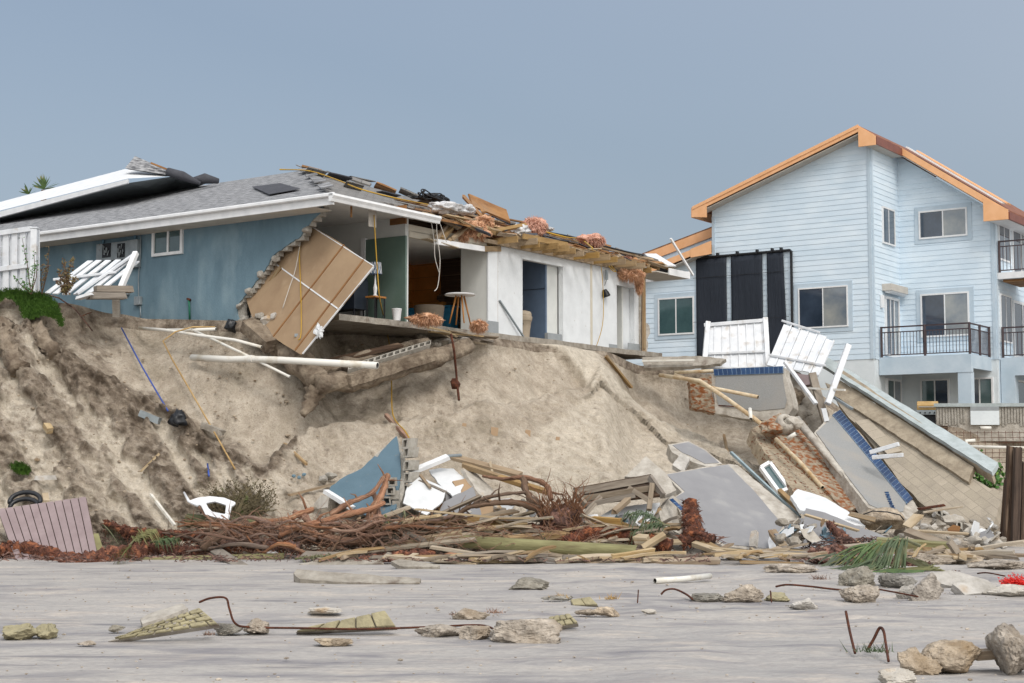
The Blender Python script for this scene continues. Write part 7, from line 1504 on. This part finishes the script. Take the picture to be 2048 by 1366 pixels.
# ---- palm fronds
def frond(base, tip, n, ll, label, m='frond', seed=0, droop=.25, grp=None, name='palm_frond'):
    rg = random.Random(seed); mb = MB(); b, e = P(*base), P(*tip); md = lerp(b, e, .5)+Z*droop*.5; t = thing(name, label, 'palm frond', b, grp)
    f = lambda s: lerp(lerp(b, md, s), lerp(md, e, s), s); MB().tube([f(i/8) for i in range(9)], [.022*(1-i/10) for i in range(9)], 6).build('midrib', M['fronddry'], t, smooth=True)
    for i in range(int(n*1.5)):
        s = .1+.9*i/(n*1.5); p = f(s); tt = (f(min(1, s+.05))-f(s-.05)).normalized(); side = tt.cross(Z).normalized()
        for sg in (-1, 1):
            d = (tt*rg.uniform(.4, 1.1)+side*sg*rg.uniform(.2, 1)+Vector((rg.gauss(0, .15), rg.gauss(0, .15), rg.uniform(-.6, .35)))).normalized(); l = ll*(1-.45*abs(s-.5))*rg.uniform(.5, 1.3)
            q = p+d*l*.5+Z*.02; r = p+d*l*.92-Z*l*rg.uniform(.2, .8); s_ = tt*.009+Z*.005
            mb.add([p-s_*.6, q-s_, r, q+s_, p+s_*.6], [(0, 1, 2, 3, 4)])
    mb.build('leaflets', M[m], t)
def fan(base, a0, a1, L, n, m, label, seed):
    b = P(*base); t = thing('palm_frond', label, 'palm frond', b, None); rg = random.Random(seed); mb = MB(); rk = []
    for k in range(n):
        u = k/n; st = b+Vector((rg.gauss(0, .04)-.25*(1-u), rg.gauss(0, .05), rg.gauss(0, .03)+.04*u)); a = math.radians(lerp(a0, a1, u)+rg.gauss(0, 7)); l = L*rg.uniform(.6, 1.1); d = Vector((math.cos(a), rg.gauss(-.25, .2), math.sin(a))); p = [st]
        for q in range(4): d = (d+Vector((0, 0, -.16))).normalized(); p.append(p[-1]+d*l/4)
        for x in p: x.z = max(x.z, .02+rg.uniform(0, .03))
        nn = Vector((-d.z, 0, d.x)).normalized(); w_ = rg.uniform(.010, .018); o = len(mb.v); ws = (.5, 1, .9, .6, .05)
        mb.add([x+nn*w_*v for x, v in zip(p, ws)]+[x-nn*w_*v+Vector((0, .006, 0)) for x, v in zip(p, ws)], [(i, i+1, i+6, i+5) for i in range(4)])
    mb.build('leaflets', M[m], t); MB().tube([b+Vector((.25, .05, -.1)), b, b+Vector((-.3, 0, .0))], [.03, .022, .01], 6).build('midrib', M['fronddry'], t)
fan((1765, 1090, 26.6), 175, 238, .85, 34, 'frond', 'upper left green palm frond sweeping down leftward in the right frond heap', 1)
fan((1812, 1080, 26.0), 215, 268, .8, 44, 'frond', 'tall green palm frond hanging down in the middle of the right frond heap', 2)
fan((1775, 1128, 26.0), 178, 215, .75, 30, 'frond', 'middle green palm frond lying below the upper left one', 3)
fan((1880, 1140, 26.0), 165, 200, .95, 30, 'fronddry', 'yellow brown palm frond lying at the right of the frond heap', 4)
fan((1700, 1112, 27.0), 185, 245, .55, 26, 'frond', 'leftmost short green palm frond of the right frond heap', 5)
fan((1850, 1150, 25.4), 160, 190, .8, 26, 'frond', 'lowest green palm frond flattened on the sand at lower right', 6)
fan((1830, 1122, 26.4), 20, -40, .5, 16, 'fronddry', 'short brown frond pointing right at the end of the frond heap', 7)
frond((1330, 1050, 29.8), (1262, 1028, 30.1), 30, .35, 'green frond draped in front of the overturned bench', 'frond', 8, .35)
frond((1340, 1052, 29.7), (1270, 1062, 29.6), 28, .32, 'green frond lying on the shaggy stem below the bench', 'frond', 9, .3)
frond((770, 1030, 29.6), (785, 1068, 29.4), 24, .25, 'small drooping green frond below the hollow blocks', 'frond', 10, .1)
frond((808, 1022, 29.8), (814, 1056, 29.6), 20, .22, 'second small drooping green frond right of the hollow blocks', 'frond', 11, .1)
frond((258, 1092, 28.8), (300, 1062, 29.2), 26, .3, 'yellow green frond star on the left shaggy stems', 'fronddry', 12, .2)
frond((262, 1092, 28.8), (235, 1130, 27.8), 24, .3, 'yellow green frond trailing onto the beach at left', 'fronddry', 13, .2)
frond((205, 1050, 30.2), (240, 1095, 29.0), 28, .32, 'green frond at the right edge of the grey board panel', 'frond', 14, .2)
frond((300, 1085, 29.4), (350, 1078, 29.4), 22, .25, 'green frond scrap between the two level shaggy stems', 'frond', 15, .1)
frond((590, 1118, 28.4), (670, 1112, 28.4), 24, .2, 'flattened yellow green frond in front of the driftwood tangle', 'fronddry', 16, .08)
frond((1060, 1072, 29.5), (1100, 1068, 29.6), 14, .2, 'tiny green frond scrap under the red root ball', 'frond', 17, .08)
# ---- grey board panel, chair, shrub, strip slabs
t = thing('decking_section', 'large mauve grey composite board panel leaning at the far left of the debris line', 'panel', P(110, 1112, 29.6))
bp_ = PL(((0, 1016, 30.0), (172, 993, 30.2), (150, 1112, 29.1)))
board_panel(t, bp_, ((-6, 1018), (172, 993), (196, 1112), (32, 1122)), 11, .035, 'deckgrey', gap=.014)
q = pts_on(bp_, ((-6, 1018), (172, 993), (196, 1112), (32, 1122))); MB().prism([p-bp_[1]*.04 for p in q], -bp_[1]*.03).build('backing', M['wooddark'], t)
MB().beam(P(190, 1070, 29.6), P(202, 1112, 29.2), .12, .08).build('corner_trim', M['greenpole'], t)
K(pb((-20, 1085, 30.4), (25, 1110, 30.0), .14, .08, 3), 'plank', 'woodgrey', 'grey plank at the far left edge under the mauve grey board panel', 'plank')
t = thing('resin_chair', 'white resin garden chair back half buried behind the mossy log', 'chair', P(425, 1030, 31))
cp_ = PL(((380, 1000, 30.5), (470, 1003, 30.5), (425, 1035, 30.3)))
outer = [(379, 1001), (395, 995), (420, 992), (448, 995), (471, 1004), (470, 1009), (463, 1013), (457, 1040), (436, 1036), (411, 1029), (402, 1011), (382, 1004)]
inner = [(412, 1006), (430, 1003), (452, 1010), (450, 1028), (425, 1023), (417, 1016)]
cen = (432, 1015); import bisect
def ringpt(poly, a):
    best = None
    for i in range(len(poly)):
        (x0, y0), (x1, y1) = poly[i], poly[(i+1) % len(poly)]; dx, dy = math.cos(a), math.sin(a); den = dx*(y1-y0)-dy*(x1-x0)
        if abs(den) < 1e-9: continue
        u = ((x0-cen[0])*(y1-y0)-(y0-cen[1])*(x1-x0))/den; v = ((x0-cen[0])*dy-(y0-cen[1])*dx)/den
        if u > 0 and 0 <= v <= 1: best = max(best or 0, u)
    return (cen[0]+math.cos(a)*best, cen[1]+math.sin(a)*best)
mb = MB(); nn = 96
for j in range(nn):
    A = [ringpt(outer, 2*math.pi*k/nn) for k in (j, j+1)]; B = [ringpt(inner, 2*math.pi*k/nn) for k in (j+1, j)]; mb.prism(pts_on(cp_, A+B), -cp_[1]*.05)
mb.build('chair_back', M['chair'], t, bev=.01)
MB().tube([hit(396, 1012, *cp_), P(378, 1003, 30.5), P(368, 985, 30.9)], [.03, .03, .02], 7).build('armrest', M['chair'], t, smooth=True)
t = thing('dead_shrub', 'dry grey leafless shrub on the slope behind the mossy log', 'shrub', T(470, 1035, .2)); st = MB(); lf = MB(); rg = random.Random(17)
for k in range(150):
    b = T(rg.uniform(430, 520), 1036, .2); tx = rg.uniform(392, 562); ty = rg.uniform(950, 1015)+abs(tx-480)*.12; e = T(tx, ty, rg.uniform(.25, .6)); m_ = lerp(b, e, .5)+Vector((rg.gauss(0, .08), rg.gauss(0, .05), rg.gauss(.03, .06)))
    st.tube([b, m_, e], [.012, .008, .003], 4, cap=False)
    for _ in range(5): p = lerp(m_, e, rg.random()); leaf_cloud(lf, p, (.04, .04, .04), 2, .05, rg)
st.build('twigs', M['twig'], t); lf.build('dry_leaves', M['twig'], t)
for pxs, dd, th, lb, sd_ in ((((587, 1146), (594, 1138), (700, 1146), (842, 1157), (838, 1166), (700, 1165), (600, 1158)), (26.0, 25.9, 24.9), .09, 'long flat shell concrete strip lying on the beach left of centre', 5),
                       (((598, 1128), (640, 1118), (760, 1120), (768, 1126), (640, 1134)), (27.4, 28, 27.4), .07, 'pale flat concrete strip just behind the long shell concrete strip', 6),
                       (((782, 1122), (800, 1118), (880, 1130), (876, 1134), (800, 1132)), (28.2, 28.2, 27.6), .05, 'small grey flat scrap in front of the left end of the round pole', 7),
                       (((575, 1160), (612, 1158), (640, 1148), (610, 1166)), (24.6, 24.4, 25), .05, 'triangular tan paper scrap at the left end of the shell concrete strip', 8)):
    a, n = PL(tuple((*pxs[i], d) for i, d in zip((0, len(pxs)//2, -1), dd))); n = Vector((0, -.35, .95)).normalized(); o = G0(pxs[len(pxs)//2][0], pxs[len(pxs)//2][1]+4); 
    q = [hit(x, y, o+Z*(th+.06), n) for x, y in pxs]; K(MB().prism(jag(q, .12, .02, sd_), -n*th*1.5), 'concrete_strip', 'concrete' if sd_ != 8 else 'rope', lb, 'concrete')

# ================================================================== objects on the open beach
def rock(x, y, wpx, hpx, m, label, name='beach_rock', seed=1, fc=9, dep=.8, grp=None, rot=0, sub=5, rough=.24):
    """x,y = centre of the foot in the photo"""
    b = G0(x, y); s = b.y/FPX; w_, h = wpx*s/2, hpx*s/2*.88; mb = MB().blob(b+Vector((0, w_*dep, h*.4)), (w_*1.18, w_*dep*1.1, h*1.5), seed, sub, rough, 1.6, fc, rot)
    return K(mb, name, m, label, 'rock', grp, smooth=False)
RK = ((1055, 1283, 128, 50, 'rock', 'large rounded shelly rock at centre foreground with a rod end on it', 3), (1490, 1203, 80, 36, 'rock', 'blocky brown grey rock right of centre on the beach', 4),
 (1418, 1200, 70, 18, 'rockgrey', 'low dark grey rock left of the blocky brown one', 5), (1612, 1216, 54, 20, 'rockwhite', 'small white stone right of the blocky brown rock', 6),
 (1725, 1172, 68, 44, 'rockgrey', 'pointed grey rock in front of the right palm fronds', 7), (1800, 1172, 62, 34, 'rockgrey', 'rounded grey rock right of the pointed grey one', 8),
 (1856, 1196, 62, 56, 'rock', 'upright angular tan rock at right of the beach', 9), (1735, 1200, 84, 32, 'rock', 'flat lumpy rock below the pointed grey rock', 10),
 (1818, 1192, 44, 26, 'rockwhite', 'small blocky rock left of the upright angular one', 11), (1840, 1346, 84, 52, 'rock', 'pebbly brown rock at the bottom right foreground', 12),
 (1060, 1178, 86, 22, 'rockgrey', 'flat grey rock in the middle of the beach below the round pole', 13), (940, 1238, 60, 24, 'rock', 'orange white lump of shelly rock left of centre foreground', 14),
 (885, 1272, 90, 22, 'rock', 'flat shelly rock touching the long rod near centre', 15), (950, 1275, 60, 26, 'rock', 'lumpy shelly rock just left of the large rounded one', 16),
 (512, 1262, 48, 26, 'rock', 'orange tan stone beside the left yellow paver slab', 17), (660, 1290, 70, 16, 'rock', 'low dark tipped stone in the left foreground', 18),
 (650, 1226, 60, 12, 'rockwhite', 'flat white stone slab behind the middle yellow pavers', 19), (1215, 1230, 50, 18, 'rock', 'pebbly low rock right of the small yellow paver piece', 20),
 (1170, 1228, 40, 12, 'rock', 'thin flat rock beside the pebbly low one', 21), (1590, 1143, 90, 22, 'rock', 'low wide tan rock left of the right frond heap', 22),
 (1300, 1262-36, 30, 8, 'rockwhite', 'tiny white pebble cluster right of the pebbly low rock', 23), (1800, 1368, 80, 30, 'rockwhite', 'white rubble lump cut by the bottom edge at right', 24),
 (168, 1296-6, 30, 10, 'rock', 'small tan pebble in the left foreground', 25), (232, 1260, 28, 14, 'rockgrey', 'small dark stone at the left tip of the yellow paver slab', 26),
 (1030, 1262, 30, 14, 'rock', 'small stone behind the large rounded shelly rock', 27), (1930, 1125, 120, 26, 'rock', 'wide low sandy rock near the timber piles', 28),
 (1862, 1128, 90, 24, 'rock', 'sandy low rock right of the frond heap', 29), (2010, 1136, 110, 22, 'rock', 'long low sandy rock at the right edge', 30),
 (455, 1263, 50, 22, 'rockgrey', 'grey wedge stone between the paver slab and the orange tan stone', 31), (1560, 1200, 60, 16, 'pavingyel', 'low yellow rock between the blocky rock and the white stone', 32),
 (1120, 1200, 60, 8, 'rockgrey', 'very low dark stone on the open beach below the round pole', 33), (2030, 1190, 90, 20, 'rockwhite', 'pale low stone under the red net', 34))
for k, (x, y, w_, h, m, lb, sd_) in enumerate(RK): rock(x, y, w_, h, m, lb, seed=sd_)
# big concrete chunks at bottom right
K(MB().blob(G0(2046, 1350)+Vector((0, .3, .16)), (.19, .3, .27), 40, 5, .24, 1.5, 8), 'concrete_boulder', 'rock', 'tall grey concrete boulder cut by the right picture edge in the foreground', 'boulder')
K(MB().blob(G0(1925, 1345)+Vector((0, .28, .1)), (.27, .25, .14), 43, 5, .14, 1.5, 5, .3), 'concrete_boulder', 'rock', 'square broken concrete block with rust spot at bottom right foreground', 'boulder')
a = G0(1975, 1340); K(MB().beam(a+Vector((-.05, .2, .1)), a+Vector((.22, .2, .12)), .16, .08, seed=3), 'timber_end', 'wood', 'short timber end wedged between the two bottom right concrete blocks', 'timber')
for k, (pxs, lb, m) in enumerate(((((1860, 1145), (1900, 1140), (1975, 1160), (1990, 1172), (1920, 1178), (1875, 1165)), 'left tilted cream concrete slab piece on the right beach', 'rockwhite'), (((1905, 1168), (1960, 1160), (1995, 1172), (1965, 1186), (1930, 1190)), 'right low cream concrete slab piece on the right beach', 'rockwhite'))):
    o = G0(pxs[3][0], pxs[3][1]); n = Vector((.1, -.6, .8)).normalized(); q = [hit(x, y, o+Z*.08, n) for x, y in pxs]; K(MB().prism(jag(q, .1, .02, k), -n*.12), 'slab_piece', m, lb, 'slab')
# yellow green interlocking pavers
def pavers(corners, nx, ny, th, label, seed=0, m='pavingyel', tilt=(-.1, -.75, .6), lift=.06, holes=True, anchor=None):
    """corners: px of far-left, far-right, near-right, near-left of the top face"""
    n = Vector(tilt).normalized(); o = G0(*(anchor or corners[3]))+Z*lift; c = [hit(x, y, o, n) for x, y in corners]; t = thing('paver_slab', label, 'pavers', o)
    rg = random.Random(seed)
    for j in range(ny):
        for i in range(nx):
            sh = .5*(j % 2)/nx; a0, a1 = max(0, i/nx+sh), min(1, (i+1)/nx+sh); g = .012; 
            if a0 >= .98: continue
            def bl(u, v): return lerp(lerp(c[0], c[1], u), lerp(c[3], c[2], u), v)
            q = [bl(a0+g*.6, j/ny+g), bl(a1-g*.6, j/ny+g), bl(a1-g*.6, (j+1)/ny-g), bl(a0+g*.6, (j+1)/ny-g)]; s = rg.uniform(-.006, .008)
            MB().prism([p+n*s for p in q], -n*th).build('paver', M[m], t, bev=.008)
            if holes:
                e = (q[1]-q[0]).normalized(); f = (q[3]-q[0]).normalized(); p = q[1]-e*.045+f*.02
                MB().prism([p+n*(s+.003), p+e*.03+n*(s+.003), p+e*.03+f*((q[3]-q[0]).length-.05)+n*(s+.003), p+f*((q[3]-q[0]).length-.05)+n*(s+.003)], n*.004).build('joint', M['concrete'], t)
    mb = MB().prism([p-n*th*.5 for p in c], -n*th); mb.build('bedding', M['concrete'], t)
pavers(((262, 1262), (398, 1214), (436, 1246), (214, 1280)), 6, 4, .06, 'large slab of yellow green interlocking pavers tilted in the left foreground', 1, tilt=(-.12, -.80, .58), anchor=(300, 1280))
pavers(((622, 1252), (770, 1220), (792, 1252), (590, 1262)), 5, 1, .09, 'curved row of yellow green pavers on edge left of centre', 2, holes=False, tilt=(-.05, -.9, .4), anchor=(700, 1262))
pavers(((1098, 1232), (1138, 1226), (1156, 1244), (1088, 1256)), 4, 2, .06, 'small yellow green paver piece behind the large rounded rock', 3, holes=False, anchor=(1110, 1256))
pavers(((1140, 1198), (1180, 1192), (1196, 1208), (1146, 1210)), 2, 1, .08, 'pair of yellow paver halves with dry grass in the middle beach', 4, holes=False, anchor=(1160, 1210))
K(MB().blob(G0(40, 1278)+Vector((-.05, .2, .05)), (.19, .16, .085), 51, 4, .25, 2.2, 5).blob(G0(85, 1276)+Vector((0, .2, .05)), (.13, .14, .075), 52, 4, .25, 2.2, 5), 'paver_lump', 'pavingyel', 'mossy yellow green lump of eroded pavers at the left edge foreground', 'rock')
K(slab(PL(((280, 1240, 16.9), (372, 1210, 17.2), (330, 1240, 16.8))), ((280, 1238), (296, 1228), (364, 1206), (376, 1216), (340, 1230), (285, 1248)), .08, .01, .1, 3), 'broken_slab', 'paleconc', 'thin grey slab leaning behind the large yellow green paver slab', 'slab')
# rods
def rod(pl, r, label, m='rust', name='rebar_rod'):
    pts = [G0(x, y0)+Z*(h) if True else 0 for x, y0, h in pl]; out = []
    for i in range(len(pts)-1):
        g = lambda k: pts[max(0, min(len(pts)-1, k))]
        for j in range(6):
            t = j/6; a, b, c, d = g(i-1), g(i), g(i+1), g(i+2); out.append(b+.5*t*(c-a+t*(2*a-5*b+4*c-d+t*(3*(b-c)+d-a))))
    out.append(pts[-1]); return K(MB().tube(out, r, 6), name, m, label, 'rod', smooth=True)
rod([(398, 1262, .3), (420, 1264, .35), (450, 1266, .36), (458, 1266, .25), (470, 1266, .1), (500, 1262, .04), (600, 1262, .03), (720, 1266, .04), (850, 1264, .05), (960, 1266, .08), (992, 1274, .06)], .012, 'long bent rusty rod running from the paver slab to the large rounded rock')
rod([(1322, 1192, .02), (1332, 1192, .08), (1350, 1192, .09), (1372, 1196, .05), (1385, 1200, .01)], .014, 'short arched rusty rod left of the low dark grey rock')
rod([(1693, 1254+36, .32), (1700, 1290+6, .16), (1710, 1306, .0)], .014, 'straight rusty rod standing up from the sand in the right foreground')
rod([(1735, 1304, .02), (1748, 1304, .12), (1760, 1304, .22), (1768, 1306, .2), (1772, 1310, .1), (1777, 1322, .0)], .014, 'hairpin bent rusty rod standing in the right foreground')
rod([(1552, 1176, .02), (1575, 1178, .06), (1620, 1180, .05), (1660, 1182, .03), (1700, 1184, .02), (1740, 1186, .03)], .014, 'wavy rusty rod lying left of the flat lumpy rock')
rod([(1755, 1190, .08), (1800, 1194, .05), (1836, 1198, .03)], .012, 'short rusty rod lying between the rounded grey and angular rocks')
rod([(1955, 1152, .04), (1975, 1156, .08), (2010, 1160, .06)], .012, 'short rusty rod above the cream slab pieces at right')
rod([(1543, 1206, .01), (1541, 1204, .14)], .01, 'short rusty spike standing beside the yellow rock')
rod([(1275, 1206, .0), (1277, 1205, .16)], .008, 'thin upright rusty wire in the middle beach')
mb = MB(); q = [G0(1310, 1167), G0(1360, 1164), G0(1420, 1157)]; mb.pipe([p+Z*.04 for p in q], .045, .036, 12); K(mb, 'pvc_pipe', 'pvc', 'white pipe lying alone on the beach right of centre', 'pipe', smooth=True)
for x, y, s in ((1990, 1176, 1),):
    mb = MB(); c = G0(2035, 1178)+Vector((0, .1, .07)); mb.blob(c, (.17, .12, .05), 7, 4, .6, 5); rg = random.Random(4)
    for _ in range(260): d = Vector((rg.gauss(0, 1)*.1, rg.gauss(0, 1)*.07, abs(rg.gauss(0, 1))*.045)); e = c+d; mb.add([e, e+Vector((.02, 0, .01)), e+Vector((rg.gauss(0, .02), 0, .03))], [(0, 1, 2)])
    K(mb, 'red_net', 'redplastic', 'bright red crumpled netting at the right edge of the beach', 'net')
K(MB().blob(G0(1113, 1258)+Z*.03, (.05, .04, .035), 3, 2, .4), 'black_stub', 'cable_k', 'small black knob lying on the sand beside the small yellow paver piece', 'debris')
# dry seaweed tufts
def tuft(x, y, n, l, label, m='fronddry', seed=1):
    mb = MB(); rg = random.Random(seed); b = G0(x, y)
    for _ in range(n):
        p = b+Vector((rg.gauss(0, l*.7), rg.gauss(0, l*.5), .01)); e = p+Vector((rg.gauss(0, l*.6), rg.gauss(0, .05), abs(rg.gauss(l*.5, l*.3)))); mb.add([p, p+Vector((.012, 0, 0)), e], [(0, 1, 2)])
    K(mb, 'seaweed_tuft', m, label, 'seaweed')
for x, y, n, l, m, lb in ((1120, 1198, 60, .09, 'rope', 'dry tan seaweed tuft left of the pair of paver halves'), (1220, 1200, 50, .08, 'rope', 'dry tan seaweed tuft right of the pair of paver halves'), (1640, 1160, 60, .1, 'bark', 'reddish twig tuft in front of the right fronds'), (990, 1228, 50, .07, 'bark', 'brown seaweed tuft right of the orange white rock lump'), (910, 1232, 40, .06, 'bark', 'brown seaweed tuft left of the orange white rock lump'), (1750, 1306, 60, .12, 'frond', 'flat green seaweed strand under the hairpin rod'), (415, 1272, 40, .05, 'bark', 'thin reddish weed at the near edge of the paver slab')):
    tuft(x, y, n, l, lb, m, int(x))
mb = MB(); rg = random.Random(77)
for k in range(620):
    y = rg.choice((rg.uniform(1135, 1240), rg.uniform(1135, 1366))); x = rg.uniform(-60, 2110); s = rg.uniform(.004, .013)*(1.8 if rg.random() < .08 else 1); mb.blob(G0(x, y)+Z*s*.3, (s*1.4, s, s*.6), k, 1, .3)
mb.build('shell_grit', M['rock'], label='scattered shell grit and pebbles over the open beach sand', cat='pebbles', kind='stuff')
mb = MB(); rg = random.Random(78)
for k in range(650):
    x = rg.uniform(-60, 1400); p0 = prof(x)[0][0]; y = rg.uniform(p0+30, 1095); 
    if rg.random() > (1 if x < 600 else .35): continue
    s = rg.uniform(.01, .035)*(1.6 if rg.random() < .06 else 1); mb.blob(T(x, y, .05), (s*1.3, s, s*.8), k, 1, .35, 1.5, 3)
mb.build('soil_clods', M['rock'], label='small clods of dark soil scattered over the bluff slope', cat='soil', kind='stuff')
